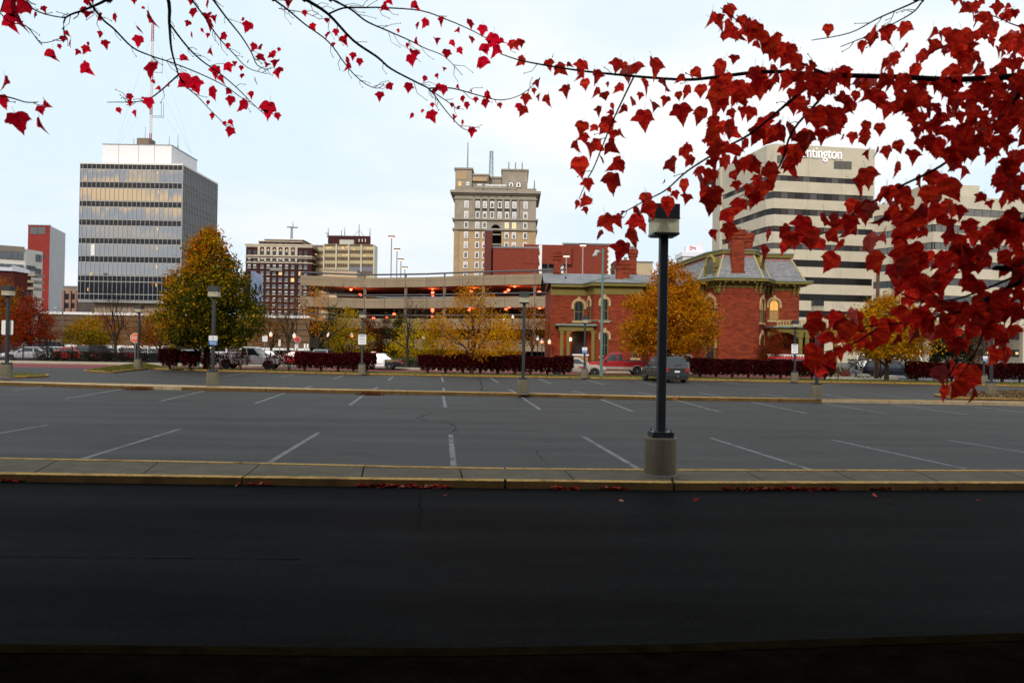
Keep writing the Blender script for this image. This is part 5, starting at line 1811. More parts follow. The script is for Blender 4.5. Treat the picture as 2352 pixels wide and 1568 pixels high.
# side veranda with balcony on the right
pa, pb = at(1757, 751, 79.8), at(1924, 756, 79.8)
zp = at(1800, 751, 79.8).z
MB().m(M_OLV).box(m3.x - .2, pb.x, 79.9, 83.2, zp - .5, zp - .06).m(M_COP).box(m3.x - .4, pb.x + .2, 79.6, 83.2, zp - .06, zp + .1).build('veranda_roof', None, house)
mb = MB()
xr_ = at(1846, 740, 79.9).x
zr1 = at(1800, 735, 79.9).z
x_ = m3.x + .1
mb.box(m3.x, pb.x - .3, 79.95, 80.1, zr1 - .1, zr1).box(m3.x, pb.x - .3, 79.95, 80.1, zp + .12, zp + .24)
k = 0
while x_ < pb.x - .4:
    mb.lathe([(.05, 0), (.09, .2), (.05, .38), (.07, zr1 - zp - .3)], 6, (x_, 80.02, zp + .22))
    x_ += .28
mb.build('balcony_rail', mat('buff_rail', (0.36, 0.28, 0.12), .7), house)
for x_ in (1838, 1853, 1919):
    q = at(x_, 790, 80.1)
    MB().box(q.x - .17, q.x + .17, 79.95, 80.29, 0, zp - .5).box(q.x - .24, q.x + .24, 79.9, 80.35, zp - 1.0, zp - .5).box(q.x - .22, q.x + .22, 79.9, 80.33, 0, .9).build('veranda_post', M_OLV, house)
for a_, b_ in ((1762, 1838), (1853, 1919)):
    qa, qb = at(a_, 790, 80.1), at(b_, 790, 80.1)
    mb = MB()
    n = 10
    for k in range(n):
        f0, f1 = k / n, (k + 1) / n
        h0, h1 = [1.0 * (1 - math.sqrt(max(0, 1 - (2 * f - 1) ** 2))) + .05 for f in (f0, f1)]
        X0, X1 = qa.x + (qb.x - qa.x) * f0, qa.x + (qb.x - qa.x) * f1
        mb.faces([(X0, 80.0, zp - .5 - h0), (X1, 80.0, zp - .5 - h1), (X1, 80.0, zp - .5), (X0, 80.0, zp - .5), (X0, 80.2, zp - .5 - h0), (X1, 80.2, zp - .5 - h1)], [(0, 1, 2, 3), (0, 4, 5, 1)])
    mb.build('veranda_arch', M_OLV, house)
MB().box(m4.x + .3, pb.x, 83.2, 83.4, 0, zp - .1).build('veranda_back', mat('veranda_dark', (0.03, 0.02, 0.015), .9), house)
q = at(1870, 770, 81)
MB().m(mat('veranda_lamp', (1, .5, .3), .4, emit=(1, .3, .1), estr=6)).ball((q.x, 81, q.z), .14, 6, 5).build('hanging_lamp', None, house)
# white topped planter by the steps
q0, q1 = at(1316, 832, 82), at(1349, 814, 82)
pl = thing('brick_planter', 'buff brick planter box with a white top in front of the mansion porch', 'planter', (q0.x, 82, 0))
MB().box(q0.x, q1.x, 81.4, 82.4, 0, q1.z - .12).build('box', mat('buff_brick', (0.40, 0.22, 0.09), .85, .25, 4), pl)
MB().box(q0.x - .08, q1.x + .08, 81.3, 82.5, q1.z - .12, q1.z + .03).build('top', M_WHITE, pl)
# low iron railing along the garden front
def iron_fence(name, label, x0, x1, y, h, step, rail2=.2, group=None):
    t = thing(name, label, 'fence', (x0, y, 0), group)
    n = int((x1 - x0) / step)
    mb = MB()
    for i in range(n + 1):
        x = x0 + step * i
        mb.box(x - .013, x + .013, y - .013, y + .013, .05, h)
    mb.build('picket', M_BLACK, t, kind='stuff')
    MB().box(x0, x1, y - .03, y + .03, h - .12, h - .07).build('rail', M_BLACK, t)
    MB().box(x0, x1, y - .03, y + .03, rail2, rail2 + .05).build('rail', M_BLACK, t)
    k = 0
    while x0 + k * 2.4 <= x1 + .01:
        x = x0 + k * 2.4
        MB().box(x - .045, x + .045, y - .045, y + .045, 0, h + .08).lathe([(.05, 0), (.06, .05), (.02, .1)], 6, (x, y, h + .08)).build('post', M_BLACK, t)
        k += 1
    return t
iron_fence('iron_railing', 'low black iron railing in front of the mansion garden, behind the red pickup', at(925, 830, 78.5).x, at(1745, 830, 78.5).x, 78.5, 1.15, .16)
# ------------------------------------------------------------------ lamp posts, signs, poles
M_LPOST = mat('lamp_post_bronze', (0.026, 0.030, 0.036), .42, .1, spec=.45)
M_PED = mat('lamp_pedestal_concrete', (0.165, 0.142, 0.098), .92, .3, 5.0, .35, stain=.4, stretch=(1, 1, .25))
def frosted():
    m = bpy.data.materials.new('frosted_lens')
    m.use_nodes = True
    t = m.node_tree
    b = t.nodes['Principled BSDF']
    b.inputs['Base Color'].default_value = (0.90, 0.86, 0.76, 1)
    b.inputs['Roughness'].default_value = .25
    tr = t.nodes.new('ShaderNodeBsdfTranslucent'); tr.inputs[0].default_value = (0.98, 0.95, 0.86, 1)
    tp = t.nodes.new('ShaderNodeBsdfTransparent'); tp.inputs[0].default_value = (0.95, 0.93, 0.82, 1)
    m1 = t.nodes.new('ShaderNodeMixShader'); m1.inputs[0].default_value = .78
    m2 = t.nodes.new('ShaderNodeMixShader'); m2.inputs[0].default_value = .55
    t.links.new(b.outputs[0], m1.inputs[1]); t.links.new(tr.outputs[0], m1.inputs[2])
    t.links.new(m1.outputs[0], m2.inputs[1]); t.links.new(tp.outputs[0], m2.inputs[2])
    t.links.new(m2.outputs[0], t.nodes['Material Output'].inputs[0])
    return m
M_LENS = frosted()
M_REFL = mat('lamp_reflector', (0.82, 0.82, 0.78), .4, .03)
H_L = 4.31
gL = 'square headed lamp posts in the parking lot'
lamp0 = thing('lamp_post', 'nearest and biggest lamp post, square headed, on a concrete drum on the first island', 'lamp post', (0, 0, 0), gL)
prof = [(.255, 0), (.262, .02), (.258, .3), (.255, .58), (.245, .60), (.01, .602)]
MB().lathe(prof, 28, (0, 0, 0)).build('pedestal', M_PED, lamp0, smooth=False)
MB().lathe([(.275, -.01), (.27, .015), (.25, .03), (.2, .03)], 24).build('grout_ring', mat('grout_grey', (0.16, 0.16, 0.15), .95, .3, 12), lamp0)
MB().box(-.17, .17, -.17, .17, .602, .69).build('base_plate', M_LPOST, lamp0)
for sx in (-1, 1):
    for sy in (-1, 1):
        MB().lathe([(.018, .685), (.018, .715), (.010, .718), (.010, .74)], 8, (sx * .13, sy * .13, 0)).build('anchor_bolt', M_STEEL, lamp0)
MB().box(-.04, .04, -.072, -.066, .95, 1.12).build('hand_hole_cover', mat('cover_worn', (.03, .03, .032), .5, .3, 30), lamp0)
pb = MB()
c_ = .012
pw_ = .066
sq = [(-pw_, -pw_ + c_), (-pw_ + c_, -pw_), (pw_ - c_, -pw_), (pw_, -pw_ + c_), (pw_, pw_ - c_), (pw_ - c_, pw_), (-pw_ + c_, pw_), (-pw_, pw_ - c_)]
pb.prism(sq, .69, H_L - .49).build('post', M_LPOST, lamp0)
hh = .205
ht = H_L
hd = thing('head_tmp', None, None, (0, 0, 0)); bpy.data.objects.remove(hd)
MB().box(-hh, hh, -hh, hh, ht - .225, ht).box(-hh - .006, hh + .006, -hh - .006, hh + .006, ht - .235, ht - .215).build('lamp_hood', M_LPOST, lamp0)
MB().box(-hh, hh, -hh, hh, ht - .485, ht - .455).box(-hh + .02, hh - .02, -hh + .02, hh - .02, ht - .50, ht - .486).build('lamp_tray', M_LPOST, lamp0)
mb = MB()
for s in (-1, 1):
    mb.box(min(s * (hh - .004), s * (hh - .012)), max(s * (hh - .004), s * (hh - .012)), -hh + .012, hh - .012, ht - .454, ht - .237)
    mb.box(-hh + .012, hh - .012, min(s * (hh - .004), s * (hh - .012)), max(s * (hh - .004), s * (hh - .012)), ht - .454, ht - .237)
mb.build('lens', M_LENS, lamp0)
MB().lathe([(.165, ht - .453), (.12, ht - .42), (.085, ht - .36), (.06, ht - .29), (.05, ht - .238)], 16).build('reflector', M_REFL, lamp0, smooth=True)
LMP = [(1516, 1095, .12, 1.0, 'nearest and biggest lamp post, square headed, on a concrete drum on the first island'),
       (488, 887, .15, 1.06, 'lamp post in front of the big autumn tree, with the blue customer parking sign'),
       (1201, 905, .15, 1.02, 'lamp post on the middle island left of the nearest lamp post, no sign on it'),
       (1875, 916, .15, .98, 'lamp post on the middle island with red maple leaves hanging across its shaft'),
       (15, 867, .13, 1.12, 'leftmost lamp post, with the blank white board behind its shaft'),
       (317, 846, .13, 1.10, 'lamp post at the grassy nose island, standing before the stop sign'),
       (831, 858, .13, 1.03, 'lamp post in the shrub hedge by the police car, with a white notice'),
       (1342, 867, .13, 1.0, 'lamp post between the clipped hedge and the red pickup, with a small blue sign'),
       (1825, 876, .13, .98, 'lamp post in the right hedge before the mansion veranda, with a white notice'),
       (2276, 907, .12, 1.0, 'lamp post on the brown grass island, head hidden among red leaves'),
       (2259, 882, .13, 1.0, 'rightmost far lamp post in the hedge, small blue sign on it')]
LPOS = []
for i, (x_, y_, z_, s_, lab) in enumerate(LMP):
    o = lamp0 if i == 0 else copy_tree(lamp0)
    p = gnd(x_, y_, z_)
    p.y += .26
    p.x *= (p.y / (p.y - .26))
    o.location = (p.x, p.y, z_)
    o.scale = (s_, s_, s_)
    o.rotation_euler = (0, 0, R(4 if i == 0 else random.uniform(-4, 4)))
    o['label'] = lab
    LPOS.append((p, s_))

M_SGN = mat('sign_face_white', (0.74, 0.75, 0.76), .45, .03)
M_SBL = mat('sign_face_blue', (0.03, 0.17, 0.48), .45, .04)
M_SBK = mat('sign_print_dark', (0.05, 0.05, 0.055), .6)
M_SGY = mat('sign_print_grey', (0.35, 0.36, 0.38), .6)
TXT_C = text_mesh('sign_text', 'Customer', .15, M_SGN, .002, .40)
TXT_P = text_mesh('sign_text', 'Parking', .15, M_SGN, .002, .34)
def parking_sign(x_, y_, dep, wpx, hpx, label, grp='blue customer parking signs'):
    p = at(x_, y_, dep)
    k = wpx * PX(dep) / .5
    t = thing('parking_sign', label, 'sign', (p.x, p.y, p.z), grp)
    MB().box(-.25, .25, -.01, .01, -.01, .27).build('white_panel', M_SGN, t, origin=(0, 0, 0))
    MB().box(-.25, .25, -.01, .01, -.27, -.012).build('blue_panel', M_SBL, t, origin=(0, 0, 0))
    MB().lathe([(.001, -.002), (.045, 0), (.001, .004)], 8).box(-.012, .012, -.07, .07, -.002, .004).build('emblem', mat('emblem_grey_blue', (0.25, 0.32, 0.45)), t, origin=(0, 0, 0))
    e_ = [c for c in bpy.data.objects if c.parent is t and c.name.startswith('emblem')][0]
    e_.location = (0, -.012, .14); e_.rotation_euler = (R(90), 0, 0)
    inst('lettering', TXT_C, t, (0, -.013, -.08), (R(90), 0, 0))
    inst('lettering', TXT_P, t, (0, -.013, -.19), (R(90), 0, 0))
    t.scale = (k, 1, hpx * PX(dep) / .54)
    return t
def fwd(i): return LPOS[i][0].y - .075 * LPOS[i][1] - .02
parking_sign(489.5, 781.5, fwd(1), 20, 21.5, 'blue and white customer parking sign on the post before the big autumn tree')
parking_sign(1343, 804, fwd(7), 11.8, 13, 'small blue and white parking sign on the post beside the red pickup')
parking_sign(1877, 821, fwd(3), 15, 15, 'blue and white parking sign half hidden behind red maple leaves')
parking_sign(2263, 823.5, fwd(10), 10.5, 12, 'small blue and white parking sign at the far right hedge')
def notice(x_, y_, dep, wpx, hpx, label, name='notice_sign', blank=False, cat='sign', grp=None):
    p = at(x_, y_, dep)
    t = thing(name, label, cat, (p.x, p.y, p.z), grp)
    w_, h_ = wpx * PX(dep), hpx * PX(dep)
    r_ = min(w_, h_) * .1
    pts_ = []
    for cx_, cz_, a0 in ((w_ / 2 - r_, h_ / 2 - r_, 0), (-w_ / 2 + r_, h_ / 2 - r_, 90), (-w_ / 2 + r_, -h_ / 2 + r_, 180), (w_ / 2 - r_, -h_ / 2 + r_, 270)):
        for k in range(4):
            a = R(a0 + 30 * k)
            pts_.append((cx_ + r_ * math.cos(a), cz_ + r_ * math.sin(a)))
    mb = MB()
    n = len(pts_)
    v = [(x, -.01, z) for x, z in pts_] + [(x, .01, z) for x, z in pts_]
    mb.faces(v, [tuple(range(n))[::-1], tuple(range(n, 2 * n))] + [(i, (i + 1) % n, n + (i + 1) % n, n + i) for i in range(n)])
    mb.build('panel', M_SGN, t, origin=(0, 0, 0))
    if not blank:
        MB().box(-w_ * .38, w_ * .38, -.014, -.0105, h_ * .34, h_ * .42).build('heading', M_SBK, t, origin=(0, 0, 0))
        mb = MB()
        rnd = random.Random(int(x_))
        for k in range(5):
            z_ = h_ * (.2 - .13 * k)
            ww = w_ * rnd.uniform(.26, .4)
            mb.box(-ww, ww, -.014, -.0105, z_ - h_ * .022, z_ + h_ * .022)
        mb.build('print_lines', M_SGY, t, origin=(0, 0, 0), kind='stuff')
    return t
notice(832, 779.5, fwd(6), 18.5, 23, 'white notice board on the post by the police car')
notice(1825.5, 801, fwd(8), 15, 21.5, 'white notice board on the post in front of the mansion veranda')
notice(17, 752, LPOS[4][0].y + .12, 26.5, 33, 'blank white board hung behind the leftmost lamp post', blank=True)
# stop sign at the exit
def octagon(p, r_, label, name, face, txt, post_h=True):
    t = thing(name, label, 'sign', (p.x, p.y, 0))
    for rr, yy, m_, nm in ((r_, 0, M_SGN, 'border'), (r_ * .92, -.008, face, 'face')):
        pts_ = [(p.x + rr / math.cos(R(22.5)) * math.cos(R(22.5 + 45 * k)), p.z + rr / math.cos(R(22.5)) * math.sin(R(22.5 + 45 * k))) for k in range(8)]
        mb = MB()
        v = [(x, p.y + yy - .006, z) for x, z in pts_] + [(x, p.y + yy + .001, z) for x, z in pts_]
        mb.faces(v, [tuple(range(8))[::-1], tuple(range(8, 16))] + [(i, (i + 1) % 8, 8 + (i + 1) % 8, 8 + i) for i in range(8)])
        mb.build(nm, m_, t)
    if txt:
        me = text_mesh('lettering', txt, r_ * .85, M_SGN, .002, r_ * 1.45)
        inst('lettering', me, t, (0, -.02, p.z), (R(90), 0, 0))
    MB().box(p.x - .03, p.x + .03, p.y + .002, p.y + .06, 0, p.z + .1).build('post', M_STEEL, t)
    return t
octagon(at(310.5, 776, 69), .40, 'octagonal orange red stop sign partly behind the grassy island lamp post', 'stop_sign', mat('stop_orange_red', (0.62, 0.12, 0.03), .5, .15, 3), 'STOP')
octagon(at(683, 779.5, 79.5), .30, 'small dark red octagonal sign over a white plate, behind the middle hedge', 'red_sign', mat('sign_red', (0.42, 0.03, 0.03), .5), None)
def posted(x_, y_, dep, wpx, hpx, label, lines=3, post=True):
    t = notice(x_, y_, dep, wpx, hpx, label, 'street_sign', lines == 0, 'sign')
    p = at(x_, y_, dep)
    MB().box(-.03, .03, .012, .07, -p.z + .1, hpx * PX(dep) * .4).build('post', M_STEEL, t, origin=(0, 0, 0))
    return t
posted(608.5, 777, 78.5, 11.5, 14, 'square white street sign on a thin post above the white pickup cab')
posted(642, 787, 80, 5, 15, 'narrow upright white sign between two dark tree trunks')
posted(681, 795, 79.3, 8, 10, 'white arrow plate under the small red octagonal sign')
posted(700, 795, 82, 4, 11, 'slim grey plate, left one of two beside the bare tree trunk', 0)
posted(706.5, 795, 82, 4, 11, 'slim grey plate, right one of two beside the bare tree trunk', 0)
posted(1010.5, 827, 88, 9, 5, 'tiny white garden sign among the yellow trees', 0)
# green street light pole with side arms
def pole_light(x_, yb, yt, dep, label):
    p, q = at(x_, yb, dep), at(x_ + 2, yt, dep)
    t = thing('street_light', label, 'street light', (p.x, dep, 0))
    M_TEAL = mat('teal_pole_paint', (0.10, 0.19, 0.165), .6, .12, 2)
    MB().tube([(p.x, dep, 0), (p.x, dep, q.z * .5), (p.x, dep, q.z)], [.115, .10, .075], 12).build('pole', M_TEAL, t)
    MB().lathe([(.22, 0), (.22, .06), (.14, .12), (.12, .3)], 12, (p.x, dep, 0.05)).build('base', M_TEAL, t)
    a = at(1364, 586, dep); b = at(1374, 577.5, dep)
    MB().tube([(p.x, dep, q.z - .35), (p.x - .1, dep, q.z - .3), (b.x, dep, b.z + .05), (a.x + .2, dep, a.z + .12)], [.05, .05, .045, .04], 8).build('arm', M_TEAL, t)
    mb = MB()
    mb.tube([(b.x + .12, dep, b.z + .02), (b.x - .1, dep, b.z), (a.x + .1, dep, a.z), (a.x - .08, dep, a.z - .06)], [.06, .17, .17, .06], 10)
    mb.build('luminaire', mat('luminaire_grey', (.42, .44, .45), .4), t)
    c0, c1 = at(1352, 735.5, dep), at(1406, 738, dep)
    MB().tube([(c0.x, dep, c0.z), (c1.x, dep, c0.z)], .045, 6).build('cross_arm', M_TEAL, t)
    return t
pole_light(1380.5, 867, 571, 62.2, 'tall teal street light pole in front of the mansion bay')
# timber pole on the right corner
p, q = at(2013, 870, 67), at(2017, 622, 67)
t = thing('utility_pole', 'brown weathered timber pole by the dark parked car at the right corner', 'pole', (p.x, 67, 0))
MB().tube([(p.x, 67, 0), (p.x + .02, 67, q.z)], [.19, .13], 10).build('pole', mat('weathered_timber', (0.10, 0.055, 0.04), .9, .3, 3), t)
MB().tube([(p.x + .34, 67, 0), (p.x + .30, 67, 3.2)], .07, 8).build('conduit', mat('conduit_brown', (.08, .05, .045), .7), t)
q2 = at(456, 806, 71); q3 = at(457, 780, 71)
t = thing('green_post', 'short teal green post behind the big autumn tree trunk', 'post', (q2.x, 71, 0))
MB().tube([(q2.x, 71, 0), (q2.x, 71, q3.z)], [.12, .09], 8).build('pole', MATS['teal_pole_paint'], t)
MB().ball((q2.x, 71, q3.z), .1, 8, 5).build('cap', MATS['teal_pole_paint'], t)
q = at(1925, 876, 62)
t = thing('marker_post', 'thin dark marker post at the kerb edge right of the hedge', 'post', (q.x, 62, .13))
MB().box(q.x - .03, q.x + .03, 61.97, 62.03, .13, 1.1).build('post', M_BLACK, t)
MB().box(q.x - .05, q.x + .05, 61.95, 62.05, 1.1, 1.16).build('cap', M_BLACK, t)
p = at(142, 806, 97); q = at(143, 708, 97)
t = thing('street_light', 'thin grey street light with a short arm before the tan deck wall, left', 'street light', (p.x, 97, 0))
MB().tube([(p.x, 97, 0), (p.x, 97, q.z)], [.11, .07], 8).build('pole', M_STEEL, t)
MB().tube([(p.x, 97, q.z - .02), (p.x - .72, 97, q.z + .08)], .05, 6).build('arm', M_STEEL, t)
MB().box(p.x - 1.05, p.x - .65, 96.9, 97.1, q.z + .02, q.z + .14).build('luminaire', mat('luminaire_grey', (.42, .44, .45)), t)
p = at(1925, 812, 86)
# old style garden lamps, lit
M_GLB = mat('lamp_globe_lit', (.9, .85, .75), .3, emit=(1.0, .20, .06), estr=2.6)
M_GLW = mat('lamp_globe_white', (.85, .85, .82), .3, emit=(1, .9, .8), estr=.7)  # white globes glow faintly as well
def garden_lamp_mesh(lit):
    mb = MB()
    return mb
gl0 = thing('garden_lamp', 'x', 'garden lamp', (0, 0, 0), 'old style globe lamps along the garden walk')
MB().lathe([(.16, 0), (.15, .25), (.08, .4), (.05, .6), (.042, 2.7), (.075, 2.78), (.05, 2.85)], 10).build('post', M_BLACK, gl0, origin=(0, 0, 0))
MB().ball((0, 0, 3.05), .16, 10, 7, 1.1).build('globe', M_GLB, gl0, origin=(0, 0, 0))
MB().lathe([(.2, 3.12), (.17, 3.22), (.08, 3.3), (.02, 3.42)], 10).build('cap', mat('cap_white', (.75, .75, .74), .4), gl0, origin=(0, 0, 0))
gl1 = copy_tree(gl0)
for c in kids(gl1):
    if c.name.startswith('globe'):
        c.data = c.data.copy(); c.data.materials[0] = M_GLW
GLS = [(622, 768, 84, 0, 'lit orange garden lamp left of the two dark trunks'), (676, 771, 84, 0, 'lit orange garden lamp just left of the small red octagonal sign'), (754.5, 770, 85, 0, 'lit garden lamp above the grey van behind the hedge'), (808, 770.5, 86, 0, 'lit garden lamp at the left side of the white notice by the police car'),
       (973, 774, 90, 1, 'white faintly glowing garden lamp right of the bare tree over the police car'), (1158, 735.5, 101, 1, 'white garden lamp high in front of the ramp, left of the lone island lamp'), (1178, 728, 104, 1, 'highest white garden lamp in front of the ramp'),
       (1235, 777, 88, 1, 'white garden lamp, leftmost of the three at the mansion corner'), (1245, 784, 87, 0, 'lit garden lamp, middle one of three at the mansion corner'), (1262, 785, 84.5, 0, 'lit garden lamp nearest the mansion corner')]
for i, (x_, y_, dep, kind_, lab) in enumerate(GLS):
    src = gl1 if kind_ else gl0
    o = src if (i == 0 or i == 4) else copy_tree(src)
    p = at(x_, y_, dep)
    o.location = (p.x, dep, p.z - 3.1)
    o['label'] = lab
# ------------------------------------------------------------------ vehicles
def paint(name, col, rough=.28, metal=.2):
    m = mat(name, col, rough, .04, .8, metal=metal, spec=.35)
    b = m.node_tree.nodes['Principled BSDF']
    b.inputs['Coat Weight'].default_value = .2
    b.inputs['Coat Roughness'].default_value = .08
    return m
G_CAR = glassmat('car_glass', (0.025, 0.035, 0.04), .05, .7)
M_TYRE = mat('tyre_rubber', (0.012, 0.012, 0.013), .85)
M_RIM = mat('alloy_rim', (0.45, 0.46, 0.48), .35, .05, metal=.7)
M_RIMD = mat('rim_dark', (0.02, 0.02, 0.022), .5)
M_TAIL = mat('tail_lamp_red', (0.35, 0.02, 0.02), .25, .03, spec=.6)
M_HEADL = mat('head_lamp_clear', (0.65, 0.66, 0.68), .15, .03, spec=.7)
M_HEADON = mat('head_lamp_lit', (.9, .85, .8), .2, emit=(1, .82, .62), estr=2.2)
M_PLAST = mat('black_plastic', (0.018, 0.018, 0.019), .6)
M_CHR = mat('chrome', (0.6, 0.6, 0.62), .2, .02, metal=.9)
M_PLATE = mat('plate_white', (0.62, 0.66, 0.72), .5)
KIND = {
 'sedan': dict(L=4.85, W=1.80, H=1.44, low=[(-.5, .34, .60, .86), (-.475, .26, .655, .95), (-.36, .2, .675, .99), (-.215, .19, .665, 1), (-.1, .19, .655, 1), (.2, .19, .64, 1), (.34, .2, .60, .98), (.46, .22, .52, .93), (.5, .30, .44, .82)], belt=.63, cab=(-.345, .235, -.205, .065), wheels=(-.30, .305), wr=.315, win=[(.13, .36), (.40, .88)], door=[-.20, .04, .25]),
 'suv': dict(L=4.75, W=1.82, H=1.70, low=[(-.5, .30, .56, .90), (-.485, .24, .60, .97), (-.3, .2, .61, 1), (.2, .2, .60, 1), (.3, .2, .585, .99), (.45, .22, .53, .95), (.5, .30, .46, .85)], belt=.585, cab=(-.485, .27, -.435, .10), wheels=(-.30, .31), wr=.36, win=[(.05, .27), (.31, .56), (.60, .93)], door=[-.24, .0, .24]),
 'pickup': dict(L=5.45, W=1.92, H=1.86, low=[(-.5, .30, .60, .95), (-.49, .26, .615, .99), (-.3, .24, .615, 1), (.2, .22, .61, 1), (.3, .22, .60, .99), (.45, .24, .555, .95), (.5, .30, .48, .86)], belt=.60, cab=(-.10, .265, -.075, .13), wheels=(-.30, .335), wr=.37, win=[(.05, .30), (.36, .84)], door=[-.105, .025, .24]),
 'van': dict(L=5.4, W=2.0, H=2.08, low=[(-.5, .26, .52, .95), (-.49, .2, .54, .99), (.2, .18, .54, 1), (.32, .18, .52, .98), (.46, .2, .44, .94), (.5, .26, .38, .86)], belt=.53, cab=(-.495, .36, -.475, .22), wheels=(-.30, .32), wr=.35, win=[(.05, .28), (.33, .56), (.64, .92)], door=[-.15, .1, .3]),
}
def wheel_mesh(r):
    ty = MB().lathe([(r * .62, -.11), (r * .93, -.115), (r, -.08), (r, .08), (r * .93, .115), (r * .62, .11)], 20).mesh('tyre', M_TYRE, smooth=False)
    mb = MB().m(M_RIMD).lathe([(r * .64, .06), (.01, .05)], 18)
    mb.m(M_RIM)
    mb.lathe([(r * .66, .085), (r * .62, .112), (r * .56, .10), (r * .54, .075)], 18)
    for k in range(6):
        a = k * math.pi / 3
        c, s = math.cos(a), math.sin(a)
        w_ = r * .085
        pts_ = [(c * r * .12 - s * w_, s * r * .12 + c * w_), (c * r * .12 + s * w_, s * r * .12 - c * w_), (c * r * .58 + s * w_ * .8, s * r * .58 - c * w_ * .8), (c * r * .58 - s * w_ * .8, s * r * .58 + c * w_ * .8)]
        mb.prism(pts_, .06, .095)
    mb.lathe([(r * .17, .07), (r * .15, .115), (.01, .12)], 10)
    rm = mb.mesh('rim', None)
    return ty, rm
WM = {}
def car(name, label, cat, pos, rz, kind, body, L=None, cabin=None, doors=None, lit=False, plate=True, extra=None, glass=None, group=None, parts=True):
    K = KIND[kind]
    L = L or K['L']
    W_, H_ = K['W'], K['H']
    hw = W_ / 2
    root = thing(name, label, cat, (pos[0], pos[1], pos[2] if len(pos) > 2 else 0.008), group, rz)
    O = (0, 0, 0)
    g = glass or G_CAR
    def bld(mb, nm, m=None, par=root, smooth=False):
        return mb.build(nm, m, par, smooth=smooth, origin=O)
    # lower body
    secs = []
    for fx, zb_, zt_, wf in K['low']:
        x = fx * L
        zb2, zt2 = zb_ * H_, zt_ * H_
        w_ = hw * wf
        zm_ = zb2 + (zt2 - zb2) * .55
        half = [(w_ * .90, zb2), (w_ * .985, zb2 + .06), (w_, zm_), (w_ * .965, zt2 - .07), (w_ * .88, zt2)]
        ring = [(x, y, z) for y, z in half] + [(x, -y, z) for y, z in half[::-1]]
        secs.append(ring)
    mb = MB()
    n = len(secs[0])
    for i in range(len(secs) - 1):
        fx = (K['low'][i][0] + K['low'][i + 1][0]) / 2
        mb.m(doors if (doors and -.24 < fx < .25) else body)
        v = secs[i] + secs[i + 1]
        mb.faces(v, [(k, (k + 1) % n, n + (k + 1) % n, n + k) for k in range(n)])
    mb.m(body)
    mb.faces(secs[0], [tuple(range(n))[::-1]])
    mb.faces(secs[-1], [tuple(range(n))])
    if kind == 'pickup':
        pass
    bld(mb, 'body')
    # cabin
    xr, xf, xr2, xf2 = [q * L for q in K['cab']]
    zb_, zt_ = K['belt'] * H_, H_
    wb, wt = hw * .92, hw * .76
    cb = cabin or body
    mb = MB().m(cb)
    zc = zt_ - .05
    B = [(xr, wb, zb_), (xf, wb, zb_), (xf, -wb, zb_), (xr, -wb, zb_)]
    T = [(xr2, wt, zc), (xf2, wt, zc), (xf2, -wt, zc), (xr2, -wt, zc)]
    xm = (xr2 + xf2) / 2
    T2 = [(xr2 + .12, wt * .72, zt_), (xf2 - .16, wt * .72, zt_), (xf2 - .16, -wt * .72, zt_), (xr2 + .12, -wt * .72, zt_)]
    mb.faces(B + T + T2, [(0, 4, 5, 1), (1, 5, 6, 2), (2, 6, 7, 3), (3, 7, 4, 0), (4, 8, 9, 5), (5, 9, 10, 6), (6, 10, 11, 7), (7, 11, 8, 4), (8, 11, 10, 9)])
    bld(mb, 'cabin')
    def S(u, t, side, o=.012):
        x = (xr + (xf - xr) * u) * (1 - t) + (xr2 + (xf2 - xr2) * u) * t
        y = (wb * (1 - t) + wt * t + o) * side
        return (x, y, zb_ + (zc - zb_) * t)
    for side in (1, -1):
        for (u0, u1) in K['win']:
            bld(MB().face(*[S(u, t, side) for u, t in ((u0, .10), (u1, .10), (u1 - (.0 if u1 < .8 else .02), .88), (u0 + .01, .88))]), 'side_window', g)
    def Fw(v, t, front=True, o=.012):
        x0, x1 = (xf, xf2) if front else (xr, xr2)
        s = 1 if front else -1
        x = x0 * (1 - t) + x1 * t + o * s
        return (x, (wb * (1 - t) + wt * t) * v, zb_ + (zc - zb_) * t + .006)
    bld(MB().face(Fw(-.9, .06), Fw(.9, .06), Fw(.9, .93), Fw(-.9, .93)), 'windshield', g)
    bld(MB().face(Fw(-.86, .12, False), Fw(.86, .12, False), Fw(.86, .90, False), Fw(-.86, .90, False)), 'rear_window', g)
    # wheels and arches
    r = K['wr']
    if r not in WM:
        WM[r] = wheel_mesh(r)
    ty, rm = WM[r]
    for fx in K['wheels']:
        for side in (1, -1):
            x = fx * L
            arch = [(x + (r + .07) * math.cos(math.pi * k / 10), r + (r + .06) * math.sin(math.pi * k / 10)) for k in range(11)]
            arch = [(x + r + .07, r * .75)] + arch + [(x - r - .07, r * .75)]
            y = hw * 1.003 * side
            bld(MB().face(*[(a, y, b) for a, b in (arch if side > 0 else arch[::-1])]), 'wheel_arch', M_PLAST)
            wh = inst('wheel', ty, root, (x, (hw - .085) * side, r), (R(90) * -side, 0, 0))
            inst('rim', rm, wh, (0, 0, 0))
    if not parts:
        return root
    # lights, bumpers, plate, mirrors, seams
    ztl = K['low'][1][2] * H_
    for side in (1, -1):
        y0, y1 = sorted((side * hw * .66, side * hw * .93))
        bld(MB().box(-.505 * L, -.47 * L, y0, y1, ztl - .30, ztl - .07), 'tail_light', M_TAIL)
        y0, y1 = sorted((side * hw * .52, side * hw * .90))
        zf = K['low'][-2][2] * H_
        bld(MB().box(.455 * L, .492 * L, y0, y1, zf - .19, zf - .02), 'head_light', M_HEADON if lit else M_HEADL)
        y0, y1 = sorted((side * (hw * .93), side * (hw + .17)))
        xm_ = xf - .42
        bld(MB().box(xm_ - .05, xm_ + .08, y0, y1, zb_ + .02, zb_ + .17), 'mirror', M_PLAST)
        mb = MB()
